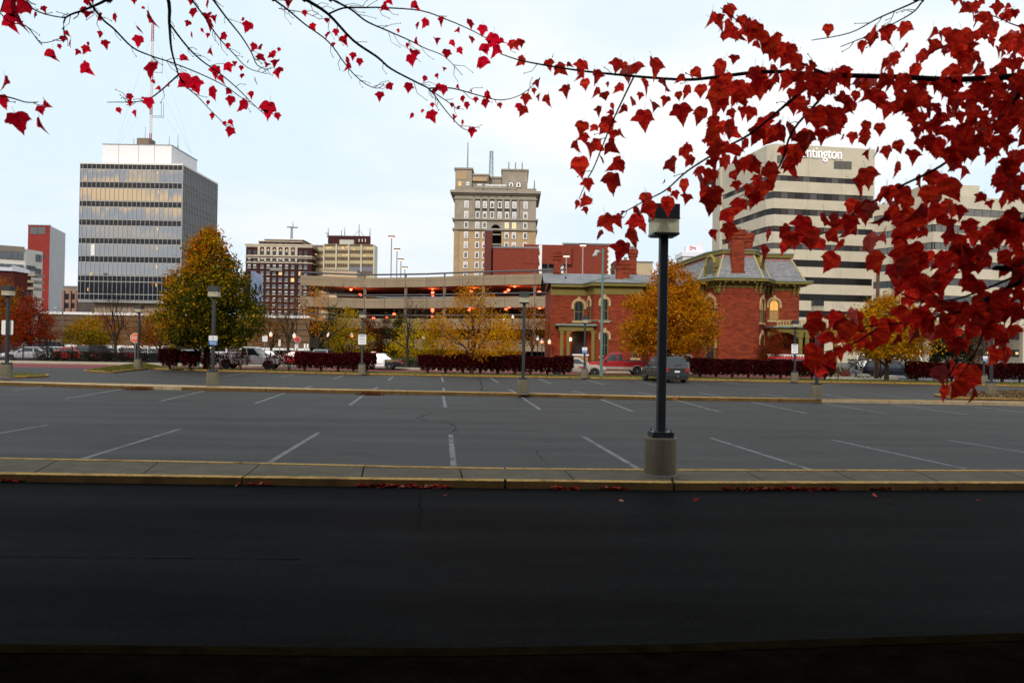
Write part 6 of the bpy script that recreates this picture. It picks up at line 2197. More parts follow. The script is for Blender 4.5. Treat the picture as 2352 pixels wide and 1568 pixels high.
        for fx in K['door']:
            mb.box(fx * L - .008, fx * L + .008, side * hw * 1.001 - .006, side * hw * 1.001 + .006, .28 * H_, zb_ - .06)
        bld(mb, 'door_seam', M_PLAST)
        mb = MB()
        for fx in K['door'][1:]:
            mb.box(fx * L - .28 - .2 * (kind == 'sedan'), fx * L - .12 - .2 * (kind == 'sedan'), side * hw * .99 - .025, side * hw * .99 + .025, zb_ - .16, zb_ - .12)
        bld(mb, 'door_handle', M_PLAST)
    bld(MB().box(-.515 * L, -.48 * L, -hw * .9, hw * .9, .24 * H_, .36 * H_), 'rear_bumper', M_CHR if kind == 'pickup' else body)
    bld(MB().box(.475 * L, .508 * L, -hw * .84, hw * .84, .22 * H_, .34 * H_), 'front_bumper', M_CHR if kind == 'pickup' else body)
    bld(MB().box(.485 * L, .502 * L, -hw * .42, hw * .42, .36 * H_, .43 * H_), 'grille', M_PLAST)
    if plate:
        bld(MB().box(-.507 * L - .02, -.50 * L, -.17, .17, .40 * H_, .47 * H_), 'licence_plate', M_PLATE)
    return root
def G2(x_, dep, z=0.0): 
    p = at(x_, 800, dep)
    return (p.x, dep)
P_WH = paint('white_paintwork', (0.84, 0.85, 0.86), metal=0)
P_BK = paint('black_paintwork', (0.012, 0.014, 0.020), metal=0)
P_RD = paint('red_paintwork', (0.34, 0.006, 0.012), metal=0)
P_TAN = paint('champagne_paintwork', (0.40, 0.35, 0.30))
P_GR = paint('grey_green_paintwork', (0.030, 0.036, 0.038), metal=0)
P_SIL = paint('silver_paintwork', (0.50, 0.50, 0.54))
P_NAVY = paint('navy_paintwork', (0.010, 0.012, 0.030))
P_DK = paint('dark_paintwork', (0.02, 0.022, 0.026))
P_BR = paint('bright_red_paintwork', (0.50, 0.01, 0.015), metal=0)

wp_ = car('pickup_truck', 'white pickup truck half hidden behind the clipped hedge left of centre', 'pickup truck', (at(573, 800, 68.6).x, 68.6), 0, 'pickup', P_WH)
x = at(924, 800, 74).x + 2.5 * -1
pc = car('police_car', 'black and white police car with roof light bar by the hedge end', 'police car', (at(924, 800, 73).x - 2.5, 73), math.pi, 'sedan', P_BK, L=5.0, cabin=P_WH, doors=P_WH)
MB().m(M_BLACK).box(-.12, .22, -.55, .55, 1.42, 1.50).m(mat('beacon_red', (0.5, 0.02, 0.02), .3, emit=(1, .05, .03), estr=1.2)).box(-.1, .2, -.54, -.05, 1.50, 1.60).m(M_PLATE).box(-.1, .2, .05, .54, 1.50, 1.60).build('light_bar', None, pc, origin=(0, 0, 0))
MB().box(-1.95, -1.25, .925 * .985, .925, .78, .85).box(-2.3, -2.05, .925 * .90, .925 * .97, .78, .85).build('gold_stripe', mat('gold_print', (0.35, 0.2, 0.04), .5), pc, origin=(0, 0, 0))
MB().box(-.9, 1.2, .905, .912, .52, .545).build('side_moulding', M_PLAST, pc, origin=(0, 0, 0))

rp = car('pickup_truck', 'red pickup truck with a tan lower body band in front of the mansion', 'pickup truck', (at(1416.5, 800, 69.6).x, 69.6), math.pi, 'pickup', P_RD, L=5.45)
hw = .96
for s in (1, -1):
    mb = MB()
    y0, y1 = sorted((s * hw * .985, s * hw * 1.006))
    for xa, xb in ((-2.72, -2.05), (-1.20, 1.40), (2.22, 2.6)):
        mb.box(xa, xb, y0, y1, .47, .72)
    mb.build('lower_band', P_TAN, rp, origin=(0, 0, 0))
    for fx in (-.30, .335):
        mb = MB()
        pts_ = [(fx * 5.45 + .47 * math.cos(math.pi * k / 12), s * hw * 1.0, .37 + .46 * math.sin(math.pi * k / 12)) for k in range(13)]
        mb.tube(pts_, .045, 6)
        mb.build('wheel_flare', P_TAN, rp, origin=(0, 0, 0))
MB().box(-2.7, -.62, -.82, .82, 1.10, 1.15).build('bed_cover', M_PLAST, rp, origin=(0, 0, 0))

ts = car('sedan_car', 'champagne sedan behind the clipped hedge and teal pole', 'car', (at(1391, 800, 65.2).x - 2.42, 65.2), 0, 'sedan', P_TAN)
MB().box(.25, .75, -.909, -.901, .62, .76).build('door_badge', mat('badge_red', (0.4, 0.03, 0.03)), ts, origin=(0, 0, 0))
rz = R(90 + 11)
rear = at(1556, 800, 53.8)
cen = rear + Vector((math.cos(rz), math.sin(rz), 0)) * 2.3
gs = car('sport_utility_car', 'dark grey sport utility car parked with its rear toward us behind the nearest lamp post', 'car', (cen.x, cen.y), rz, 'suv', P_GR, L=4.6)
MB().box(-2.345, -2.30, -.72, .72, .98, 1.06).build('chrome_strip', M_CHR, gs, origin=(0, 0, 0))
MB().box(-2.32, -2.28, -.80, .80, .22, .42).build('bumper_insert', M_PLAST, gs, origin=(0, 0, 0))
MB().tube([(-2.36, 0, .36), (-2.5, 0, .36), (-2.5, 0, .43)], .03, 6).ball((-2.5, 0, .46), .035, 6, 5).build('tow_hitch', M_CHR, gs, origin=(0, 0, 0))
MB().box(-2.05, .4, .60, .64, 1.705, 1.74).box(-2.05, .4, -.64, -.60, 1.705, 1.74).build('roof_rail', M_PLAST, gs, origin=(0, 0, 0))
MB().tube([(-2.26, .1, 1.16), (-2.2, -.4, 1.22)], .012, 4).build('wiper', M_PLAST, gs, origin=(0, 0, 0))
me = text_mesh('plate_print', 'KW16 FZ', .1, M_SBK, .001, .28) if False else None

wa = car('emergency_car', 'white emergency vehicle with roof beacons behind the dark grey car', 'emergency vehicle', (at(1593, 800, 72).x - 2.4, 72), math.pi, 'suv', P_WH)
wa.scale = (1, 1, 1.08)
MB().m(M_PLATE).box(-1.7, -1.2, -.5, .5, 1.70, 1.76).m(MATS['beacon_red']).box(-1.66, -1.24, -.5, -.1, 1.76, 1.86).box(-1.66, -1.24, .1, .5, 1.76, 1.86).m(M_PLATE).box(-1.6, -1.3, -.09, .09, 1.76, 1.9).build('light_bar', None, wa, origin=(0, 0, 0))
nv = car('sedan_car', 'black sedan with lit headlamps in the cross street, right of the timber pole', 'car', (at(2054, 800, 72).x, 72), R(-38), 'suv', P_NAVY, lit=True)
nv.scale = (1, 1, .92)
car('passenger_van', 'white van seen from behind between the yellow tree and the hedge', 'van', (at(2082, 800, 106).x, 106), R(86), 'van', P_WH)
car('passenger_van', 'white van partly hidden by the yellow tree trunk', 'van', (at(2046, 800, 112).x, 112), R(20), 'van', P_WH)
car('passenger_van', 'white van farthest left of the three, beside the timber pole', 'van', (at(1984, 800, 110).x, 110), R(68), 'van', P_WH)
rc = car('sedan_car', 'bright red car roof showing over the right hedge', 'car', (at(1790, 800, 75.5).x, 75.5), R(180), 'suv', P_BR)
# long red and white boom laid level behind the hedge
q0, q1 = at(1762, 817, 77.6), at(1847, 817, 77.6)
bm = thing('ladder_boom', 'long red and white ladder boom lying level behind the right hedge', 'ladder', (q0.x, 77.6, 0))
mb = MB().m(P_BR)
mb.box(q0.x, q1.x, 77.4, 77.5, q0.z - .2, q0.z - .08)
mb.build('rail', None, bm)
MB().box(q0.x, q1.x, 77.4, 77.5, q0.z + .06, q0.z + .16).build('rail', P_WH, bm)
mb = MB()
for k in range(14):
    x_ = q0.x + (q1.x - q0.x) * (k + .5) / 14
    mb.box(x_ - .03, x_ + .03, 77.42, 77.48, q0.z - .08, q0.z + .06)
mb.build('rungs', P_WH, bm)
MB().box(q0.x + .5, q0.x + .7, 77.4, 77.6, 0, q0.z - .2).box(q1.x - .7, q1.x - .5, 77.4, 77.6, 0, q0.z - .2).build('stand', M_BLACK, bm)
# car park behind the iron fence, left
iron_fence('iron_fence', 'long black iron picket fence in front of the parked cars at left', at(-60, 820, 80).x, at(372, 820, 80).x, 80, 1.45, .13, .25)
LC = [('sedan', P_SIL, 66, 84.5, R(200), 'silver sedan behind the iron fence, nearest the leftmost lamp post'),
      ('van', P_DK, 88, 97, R(185), 'grey minivan roof showing behind the silver sedan'),
      ('sedan', P_WH, 118, 93, R(160), 'white car between the silver sedan and the red car'),
      ('sedan', P_BR, 170, 86.5, R(0), 'bright red car behind the iron fence at left'),
      ('suv', P_DK, 222, 88, R(80), 'dark car right of the bright red car, behind the fence'),
      ('sedan', P_WH, 268, 98, R(90), 'white car far back, left of the stop sign'),
      ('sedan', P_RD, 309, 95, R(95), 'dark red car directly below the stop sign'),
      ('sedan', P_WH, 342, 97, R(75), 'white car just right of the stop sign'),
      ('suv', P_DK, 392, 90, R(180), 'dark car in the shadow left of the big tree'),
      ('sedan', P_DK, 430, 86, R(0), 'black car roof beside the short teal post'),
      ('van', P_SIL, 522, 92, R(90), 'pale van with white rear doors behind the white pickup'),
      ('suv', paint('steel_blue_paintwork', (0.10, 0.12, 0.14)), 747, 84, R(90), 'grey blue car seen from behind over the middle hedge'),
      ('sedan', P_BR, 680, 81.5, R(180), 'red car roof showing over the hedge under the white arrow plate'),
      ('sedan', P_DK, 718, 83, R(180), 'dark car behind the hedge at the foot of the bare tree'),
      ('sedan', P_SIL, 605, 86, R(180), 'silver car hidden behind the white pickup cab')]
for kd, pt, x_, dep, rz, lab in LC:
    car('parked_car', lab, 'car', (at(x_, 800, dep).x, dep), rz, kd, pt, group='cars parked behind the street trees')
p = at(194, 793.5, 92)
t = thing('sodium_light', 'small glowing orange lamp over the bright red parked car', 'lamp', (p.x, 92, 0))
MB().tube([(p.x, 92, 0), (p.x, 92, p.z)], .05, 6).build('post', M_STEEL, t)
MB().ball((p.x, 92, p.z), .2, 8, 5, .7).build('bulb', M_SOD, t)
# ------------------------------------------------------------------ street trees, shrubs
M_BARK = mat('bark_dark', (0.028, 0.020, 0.015), .95, .3, 6, .4, stretch=(1, 1, .3))
M_BARKG = mat('bark_grey', (0.085, 0.07, 0.062), .95, .3, 6, .4, stretch=(1, 1, .3))
M_LEAF = leafmat('tree_leaf', .35)
def grow(mb, rnd, p, d, L, r, lvl, maxl, spread, tips, up=.25, nside=5, kink=.16, ratio=.62):
    n = 4
    pts, rad = [p.copy()], [r]
    q = p.copy()
    dd = d.normalized()
    for i in range(n):
        dd = (dd + Vector((rnd.gauss(0, kink), rnd.gauss(0, kink), rnd.gauss(0, kink * .6) + up * .12))).normalized()
        q = q + dd * (L / n)
        pts.append(q.copy())
        rad.append(max(.006, r * (1 - .52 * (i + 1) / n)))
    mb.tube(pts, rad, nside if lvl < 2 else 4 if lvl < 3 else 3, cap=False)
    if lvl >= maxl:
        tips.append(q)
        return
    k = rnd.choice([3, 4]) if lvl == 0 else rnd.choice([2, 3, 3])
    for j in range(k):
        f = 1.0 if j == 0 else rnd.uniform(.45, .95)
        idx = min(n, max(1, int(round(f * n))))
        base = pts[idx]
        ang = rnd.uniform(0, 6.283)
        perp = dd.orthogonal().normalized()
        perp = (Matrix.Rotation(ang, 3, dd) @ perp)
        s = spread * rnd.uniform(.55, 1.15)
        nd = (dd * math.cos(s) + perp * math.sin(s) + Vector((0, 0, up * .4))).normalized()
        grow(mb, rnd, base, nd, L * ratio * rnd.uniform(.8, 1.2), rad[idx] * .68, lvl + 1, maxl, spread, tips, up, nside, kink, ratio)

def leaf_cloud(mb, rnd, centres, per, rad, size, colf):
    for c in centres:
        for _ in range(per):
            o = Vector((rnd.gauss(0, rad), rnd.gauss(0, rad), rnd.gauss(0, rad * .75)))
            p = c + o
            a, b = rnd.uniform(0, 6.283), rnd.uniform(-1, 1)
            s = math.sqrt(max(0, 1 - b * b))
            n_ = Vector((s * math.cos(a), s * math.sin(a), b))
            u = n_.orthogonal().normalized()
            u = Matrix.Rotation(rnd.uniform(0, 6.283), 3, n_) @ u
            v = n_.cross(u)
            k = size * rnd.uniform(.6, 1.35)
            mb.face(p - u * k * .5, p - v * k * .32, p + u * k * .62, p + v * k * .32, col=colf(p))

LM, LS = 2.5, 1.05
def vary(rnd, c, a=.25):
    k = rnd.uniform(1 - a, 1 + a)
    return (c[0] * k, c[1] * k * rnd.uniform(.9, 1.1), c[2] * k)

def tree(name, label, base, h, crown, cols, seed, clusters=300, per=26, lsize=.17, lrad=.34, trunk_r=.16, bark=None, spread=.62, maxl=3, trunk_h=None, group=None, up=.35, lean=(0, 0)):
    """crown = (z0, z1, [(t, radius)...]) in metres; cols(p, t, a) -> pigment"""
    rnd = random.Random(seed)
    t = thing(name, label, 'tree', (base[0], base[1], 0), group)
    B = Vector((base[0], base[1], 0.0))
    z0, z1, prof = crown
    th = trunk_h or max(1.2, z0 * .9)
    mb = MB()
    top = B + Vector((lean[0], lean[1], th))
    mb.tube([B + Vector((0, 0, -.05)), B + Vector((0, 0, .12)), B.lerp(top, .5) + Vector((rnd.gauss(0, .04), 0, 0)), top], [trunk_r * 1.55, trunk_r * 1.1, trunk_r, trunk_r * .86], 9, cap=False)
    mb.build('trunk', bark or M_BARK, t)
    mb = MB()
    tips = []
    R_ = max(r for _, r in prof)
    for j in range(4 if maxl < 4 else 5):
        a = rnd.uniform(0, 6.28) + j * 1.57
        tilt = rnd.uniform(.25, .75)
        dvec = Vector((math.cos(a) * math.sin(tilt), math.sin(a) * math.sin(tilt), math.cos(tilt)))
        grow(mb, rnd, B.lerp(top, rnd.uniform(.8, 1)), dvec, (h - th) * .42, trunk_r * .6, 1, maxl, spread, tips, up)
    grow(mb, rnd, top, Vector((0, 0, 1)), (h - th) * .5, trunk_r * .75, 1, maxl, spread * .8, tips, up)
    mb.build('limbs', bark or M_BARK, t)
    if clusters:
        if clusters < 350: clusters = int(clusters * .8)
        mb = MB()
        def rad(tt):
            for (t0, r0), (t1, r1) in zip(prof, prof[1:]):
                if tt <= t1:
                    return r0 + (r1 - r0) * (tt - t0) / (t1 - t0)
            return prof[-1][1]
        cs = []
        guard = 0
        while len(cs) < clusters and guard < clusters * 30:
            guard += 1
            tt = rnd.random()
            a = rnd.uniform(0, 6.283)
            rr = rad(tt)
            if rnd.random() > (rr / R_) ** 1.2 + .06:
                continue
            lump = 1 + .55 * noise.noise(Vector((math.cos(a) * 1.8 + seed, math.sin(a) * 1.8, tt * 6)))
            f = rnd.random() ** .42
            p = Vector((B.x + lean[0] + math.cos(a) * rr * f * lump, B.y + lean[1] + math.sin(a) * rr * f * lump, z0 + (z1 - z0) * tt))
            if noise.noise(p * .9 + Vector((seed, 0, 0))) < -.13:
                continue
            cs.append(p)
        ctr = Vector((B.x, B.y, 0))
        def cf(p):
            tt = (p.z - z0) / (z1 - z0)
            c_ = vary(rnd, cols(p - ctr, tt, rnd))
            return c_ if clusters > 350 else tuple(q * .78 for q in c_)
        leaf_cloud(mb, rnd, cs, int(per * (LM if clusters > 350 else 1.7)), lrad, lsize * (LS if clusters > 350 else .95), cf)
        mb.build('crown', M_LEAF, t)
    return t
def tb(x_, y_, dep):
    p = at(x_, y_, dep)
    return (p.x, dep)
def hz(x_, y_, dep): return at(x_, y_, dep).z
ORG, YEL, YGR, DGR, RED, RST, LIME = (0.58, 0.155, 0.002), (0.62, 0.30, 0.002), (0.34, 0.22, 0.002), (0.055, 0.065, 0.003), (0.50, 0.035, 0.006), (0.24, 0.045, 0.004), (0.60, 0.44, 0.002)
def pick(rnd, *wc):
    k = rnd.random() * sum(w_ for w_, _ in wc)
    for w_, c in wc:
        k -= w_
        if k <= 0:
            return c
    return wc[-1][1]
# the big two-toned tree left of centre
d = 62.6
s_ = PX(d)
def c_big(p, t, rnd):
    return tuple(q * .66 for q in c_big0(p, t, rnd))
def c_big0(p, t, rnd):
    side = p.x / 4.0
    org = .95 * max(0, t - .35) + .5 * max(0, -side) * (1 if t > .15 else .5) + .3 * noise.noise(p * .7)
    k = org + rnd.gauss(0, .14) - .06
    if k > .60: return pick(rnd, (3, ORG), (1, YEL), (1, RST))
    if k > .30: return pick(rnd, (2, YGR), (1.3, YEL), (1, ORG))
    if k > .10: return pick(rnd, (1.6, YGR), (1.4, DGR), (.3, YEL))
    return pick(rnd, (.7, YGR), (2.4, DGR))
tree('autumn_tree', 'biggest street tree, broad crown turning from orange to green', tb(474, 848, d), hz(475, 535, d), (1.9, hz(475, 532, d), [(0, 2.4), (.08, 3.3), (.28, 3.75), (.48, 3.0), (.68, 2.1), (.85, 1.15), (1, .2)]), c_big, 21, 680, 26, .19, .34, .26, trunk_h=1.9, spread=.6)
# orange tree in front of the mansion
d = 66.6
def c_or(p, t, rnd):
    return pick(rnd, (3, (0.72, 0.23, 0.002)), (2, (0.74, 0.32, 0.002)), (1.6 if t < .35 or p.x > 1.2 else .4, (0.40, 0.22, 0.002)), (.6, RST))
tree('autumn_tree', 'round golden orange tree in front of the mansion, behind the nearest lamp post', tb(1534, 862, d), hz(1534, 603, d), (1.95, hz(1534, 600, d), [(0, 2.6), (.12, 3.6), (.35, 3.75), (.6, 2.8), (.8, 1.6), (1, .3)]), c_or, 33, 620, 24, .16, .30, .17, spread=.55, trunk_h=1.6)
# thin yellow tree in the hedge, centre
d = 61.3
def c_ye(p, t, rnd):
    return pick(rnd, (2, (0.52, 0.20, 0.003)), (1.5, YEL), (.8, RST), (.7, YGR))
tree('autumn_tree', 'thin leaved yellow brown tree rising out of the centre hedge before the ramp', tb(1083, 850, d), hz(1083, 645, d), (1.5, hz(1080, 640, d), [(0, 1.6), (.15, 3.0), (.4, 2.9), (.65, 2.1), (.85, 1.2), (1, .4)]), lambda p, t, rnd: pick(rnd, (2, (0.66, 0.24, 0.003)), (1.5, YEL), (.7, RST)), 45, 330, 17, .13, .30, .15, spread=.62, maxl=4, trunk_h=1.5)
# yellow tree right, behind the maple leaves
d = 62.0
tree('autumn_tree', 'yellow tree right of the mansion beside the timber pole', tb(2036, 876, d), hz(2036, 690, d), (1.95, hz(2036, 682, d), [(0, 2.0), (.15, 3.0), (.4, 3.2), (.65, 2.3), (.85, 1.3), (1, .3)]), lambda p, t, rnd: pick(rnd, (2, YEL), (1.2, ORG), (1.3, YGR)), 51, 380, 22, .16, .32, .17, trunk_h=1.3, spread=.7)
# left group
def c_rd(p, t, rnd): return pick(rnd, (2, RED), (1, (0.34, 0.07, 0.008)), (.5, RST))
def c_o2(p, t, rnd): return pick(rnd, (2, (0.44, 0.12, 0.004)), (1, RST), (.8, YGR))
tree('autumn_tree', 'dark orange tree at the left edge behind the leftmost lamp post', tb(-2, 820, 90), hz(0, 640, 90), (2.0, hz(0, 636, 90), [(0, 1.5), (.2, 2.5), (.5, 2.5), (.8, 1.7), (1, .4)]), c_o2, 61, 260, 22, .18, .34, .15)
tree('autumn_tree', 'red leaved tree behind the silver parked car at left', tb(68, 815, 89), hz(68, 690, 89), (1.6, hz(68, 684, 89), [(0, 1.5), (.2, 2.4), (.5, 2.2), (.8, 1.2), (1, .3)]), c_rd, 62, 280, 22, .18, .32, .14)
tree('bare_tree', 'leafless pale grey twiggy tree right of the red tree at left', tb(108, 815, 90), hz(112, 690, 90), (1.5, 6, [(0, 1.5), (.5, 1.6), (1, .4)]), None, 63, 0, trunk_r=.08, bark=M_BARKG, maxl=5, spread=.6, trunk_h=1.2, up=.15)
tree('autumn_tree', 'low olive yellow tree before the tan deck wall, left of the bare trunk', tb(202, 815, 91), hz(202, 735, 91), (1.2, hz(202, 728, 91), [(0, 1.7), (.25, 2.5), (.55, 2.1), (.8, 1.1), (1, .3)]), lambda p, t, rnd: pick(rnd, (2, YGR), (1.2, (0.16, 0.09, 0.008)), (.7, ORG if t > .6 else DGR)), 64, 260, 22, .17, .30, .13)
tree('autumn_tree', 'small rusty orange tree just behind the low olive yellow tree', tb(232, 812, 97), hz(232, 715, 97), (1.8, hz(232, 712, 97), [(0, 1.2), (.3, 2.0), (.7, 1.6), (1, .3)]), c_o2, 65, 130, 18, .16, .32, .12)
tree('bare_tree', 'tall leafless tree before the glass tower, left of the stop sign', tb(264, 824, 85), hz(250, 640, 85), (2, 7, [(0, 1.5), (.5, 2), (1, .5)]), None, 66, 0, trunk_r=.16, maxl=5, spread=.52, trunk_h=2.3, up=.45)
tree('autumn_tree', 'thin rust coloured tree behind the stop sign', tb(312, 815, 92), hz(312, 705, 92), (1.6, hz(312, 700, 92), [(0, 1.6), (.3, 2.7), (.6, 2.3), (1, .5)]), c_o2, 67, 150, 16, .15, .36, .12, maxl=4)
tree('autumn_tree', 'rust coloured tree peeping out left of the biggest tree', tb(368, 812, 88), hz(368, 725, 88), (1.6, hz(368, 715, 88), [(0, 1.6), (.3, 2.4), (.6, 2.0), (1, .5)]), c_o2, 68, 180, 18, .16, .34, .12)
tree('autumn_tree', 'rusty thinning tree directly right of the biggest tree', tb(622, 815, 88), hz(618, 690, 88), (1.8, hz(618, 682, 88), [(0, 1.6), (.3, 2.6), (.65, 1.9), (1, .5)]), c_o2, 69, 120, 16, .15, .36, .13, maxl=4)
tree('bare_tree', 'dark nearly leafless tree with a straight trunk in front of the brick hotel', tb(661, 815, 87), hz(661, 655, 87), (2, 8, [(0, 1.5), (.5, 2), (1, .5)]), c_o2, 70, 26, 12, .14, .3, .17, maxl=5, spread=.5, trunk_h=2.4)
tree('bare_tree', 'forked dark tree with a few yellow leaves at the left end of the ramp', tb(728, 815, 84), hz(730, 645, 84), (3.2, hz(730, 640, 84), [(0, 1.2), (.4, 2.2), (.8, 1.6), (1, .4)]), lambda p, t, rnd: pick(rnd, (2, (0.56, 0.24, 0.003)), (1, ORG)), 71, 70, 14, .15, .32, .18, maxl=5, spread=.62, trunk_h=2.0)
tree('evergreen_tree', 'dark green tree behind the forked bare tree', tb(762, 812, 92), hz(762, 715, 92), (.9, hz(762, 705, 92), [(0, 1.6), (.3, 1.9), (.7, 1.1), (1, .2)]), lambda p, t, rnd: pick(rnd, (3, (0.03, 0.045, 0.008)), (1, DGR)), 72, 200, 24, .16, .28, .12)
tree('autumn_tree', 'bright yellow green tree left of the white notice by the police car', tb(800, 815, 87), hz(800, 712, 87), (1.1, hz(800, 705, 87), [(0, 1.7), (.25, 2.6), (.55, 2.0), (.8, 1.2), (1, .3)]), lambda p, t, rnd: pick(rnd, (2, LIME), (2, YEL), (1, YGR)), 73, 220, 18, .15, .30, .10, maxl=4)
tree('autumn_tree', 'dark red brown narrow tree right of the white notice by the police car', tb(850, 812, 93), hz(850, 735, 93), (.9, hz(850, 722, 93), [(0, 1.2), (.3, 1.6), (.7, 1.1), (1, .3)]), lambda p, t, rnd: pick(rnd, (2, (0.09, 0.022, 0.010)), (1, RST)), 74, 150, 22, .16, .28, .1)
tree('conical_tree', 'green pointed tree topped with rust, left one of two above the police car', tb(884, 812, 94), hz(884, 725, 94), (.7, hz(884, 716, 94), [(0, 1.5), (.3, 1.4), (.7, .7), (1, .1)]), lambda p, t, rnd: pick(rnd, (3, (0.03, 0.045, 0.008)), (.4 + t, RST)), 75, 190, 24, .15, .24, .1)
tree('conical_tree', 'green pointed tree, right one of two above the police car', tb(918, 812, 95), hz(918, 725, 95), (.7, hz(918, 718, 95), [(0, 1.6), (.3, 1.5), (.7, .8), (1, .15)]), lambda p, t, rnd: pick(rnd, (3, (0.035, 0.05, 0.008)), (.7, DGR)), 76, 190, 24, .15, .24, .1)
tree('bare_tree', 'wide leafless tree spreading before the ramp, right of the police car', tb(935, 838, 78.2), hz(935, 672, 78.2), (3, 8, [(0, 1.5), (.5, 2), (1, .5)]), c_ye, 77, 12, 10, .14, .3, .15, maxl=5, spread=.62, trunk_h=2.2)
tree('autumn_tree', 'lime yellow low tree behind the wide leafless tree', tb(945, 820, 86), hz(945, 738, 86), (.9, hz(945, 735, 86), [(0, 1.7), (.3, 2.8), (.6, 2.0), (1, .4)]), lambda p, t, rnd: pick(rnd, (3, LIME), (1.5, YEL), (.6, YGR)), 78, 170, 16, .15, .32, .1, maxl=4)
tree('autumn_tree', 'yellow tree between the wide leafless tree and the yellow brown tree', tb(1008, 820, 88), hz(1008, 716, 88), (1.0, hz(1008, 712, 88), [(0, 1.8), (.25, 2.5), (.6, 1.7), (1, .3)]), lambda p, t, rnd: pick(rnd, (2, LIME), (2, YEL), (1, ORG)), 79, 220, 18, .15, .32, .1, maxl=4)
tree('autumn_tree', 'yellow tree right behind the thin yellow brown tree in the hedge', tb(1150, 822, 88), hz(1150, 725, 88), (1.0, hz(1150, 718, 88), [(0, 1.9), (.25, 2.7), (.6, 2.0), (1, .4)]), lambda p, t, rnd: pick(rnd, (2, YEL), (1.2, LIME), (1, ORG)), 80, 220, 18, .15, .34, .11, maxl=4)
tree('autumn_tree', 'thinning orange brown tree between the ramp and the mansion corner', tb(1222, 822, 87), hz(1222, 715, 87), (2.6, hz(1222, 705, 87), [(0, 1.6), (.3, 2.9), (.6, 2.3), (1, .5)]), lambda p, t, rnd: pick(rnd, (2, (0.48, 0.15, 0.003)), (1.3, RST), (.6, YEL)), 81, 160, 16, .15, .36, .12, maxl=5)
tree('bare_tree', 'leafless tree in front of the ramp below its brightest lamps', tb(985, 820, 97), hz(985, 690, 97), (3, 8, [(0, 1.5), (.5, 2), (1, .5)]), None, 82, 0, trunk_r=.12, maxl=5, spread=.55, trunk_h=2.6)
tree('autumn_tree', 'small red brown tree against the mansion veranda', tb(1778, 838, 78), hz(1778, 760, 78), (.6, hz(1778, 757, 78), [(0, 1.1), (.3, 1.6), (.7, 1.3), (1, .3)]), lambda p, t, rnd: pick(rnd, (2, (0.28, 0.03, 0.006)), (1, RST), (.5, (0.24, 0.06, 0.01))), 83, 210, 20, .12, .22, .08)
tree('bare_tree', 'leafless tree at the right edge before the lower concrete wing', tb(2300, 850, 95), hz(2290, 632, 95), (3, 9, [(0, 1.5), (.5, 2), (1, .5)]), c_o2, 84, 16, 12, .16, .4, .19, bark=M_BARKG, maxl=5, spread=.62, trunk_h=3.0)
tree('evergreen_tree', 'big dark evergreen in front of the concrete wing, behind the right hedge', tb(2178, 850, 88), hz(2178, 735, 88), (.5, hz(2178, 728, 88), [(0, 2.0), (.3, 2.2), (.7, 1.3), (1, .2)]), lambda p, t, rnd: pick(rnd, (3, (0.012, 0.016, 0.006)), (1, (0.02, 0.028, 0.008))), 85, 320, 26, .17, .28, .12)
tree('autumn_tree', 'dark mixed tree at the far right behind the hedge', tb(2235, 850, 92), hz(2235, 740, 92), (1.2, hz(2235, 735, 92), [(0, 1.8), (.3, 2.2), (.7, 1.5), (1, .3)]), lambda p, t, rnd: pick(rnd, (2, (0.03, 0.03, 0.008)), (1, RST)), 86, 200, 20, .16, .32, .12)

# ---- clipped burning bushes in the kerb strip
def shrub_mesh(seed, w_, dp, z0, z1, n, cols, size):
    rnd = random.Random(seed)
    mb = MB()
    k = 0
    while k < n:
        x, y, z = rnd.uniform(-1, 1), rnd.uniform(-1, 1), rnd.uniform(0, 1)
        # rounded box, flat clipped top, thinner towards the foot
        foot = .72 + .28 * min(1, z / .35)
        if (abs(x) ** 4 + abs(y) ** 4) > foot ** 4:
            continue
        if max(abs(x) / foot, abs(y) / foot, z) < .62 and rnd.random() < .7:
            continue
        if z < .3 and rnd.random() < .45:
            continue
        if noise.noise(Vector((x * 1.7 + seed * 3, y * 1.7, z * 2.2))) < -.42:
            continue
        k += 1
        p = Vector((x * w_ / 2 + rnd.gauss(0, .03), y * dp / 2, z0 + (z1 - z0) * z + rnd.gauss(0, .02)))
        a, b = rnd.uniform(0, 6.283), rnd.uniform(-1, 1)
        s = math.sqrt(1 - b * b)
        nn = Vector((s * math.cos(a), s * math.sin(a), b))
        u = nn.orthogonal().normalized()
        v = nn.cross(u)
        q = size * rnd.uniform(.6, 1.3)
        mb.face(p - u * q * .5, p - v * q * .33, p + u * q * .6, p + v * q * .33, col=vary(rnd, rnd.choice(cols), .3))
    return mb.mesh('foliage', leafmat('shrub_leaf', .25))
def stem_mesh(seed, z1, w_):
    rnd = random.Random(seed)
    mb = MB()
    for _ in range(11):
        a = rnd.uniform(0, 6.28)
        r_ = rnd.uniform(.1, w_ * .45)
        mb.tube([(rnd.gauss(0, .05), rnd.gauss(0, .05), -.02), (math.cos(a) * r_ * .4, math.sin(a) * r_ * .35, z1 * .4), (math.cos(a) * r_, math.sin(a) * r_ * .7, z1 * .85)], [.022, .016, .008], 4, cap=False)
    return mb.mesh('stems', M_BARK)
MAROON = [(0.024, 0.0016, 0.002), (0.050, 0.002, 0.003), (0.085, 0.003, 0.004), (0.014, 0.0015, 0.0015), (0.06, 0.003, 0.003)]
DENSE = [(shrub_mesh(s, 1.46, 1.2, .26, 1.42, 3600, MAROON, .13), stem_mesh(s, 1.2, 1.1)) for s in (1, 2, 3)]
SPARSE = [(shrub_mesh(s, 1.34, .95, .34, 1.33, 560, MAROON, .12), stem_mesh(s, 1.3, 1.3)) for s in (7, 8)]
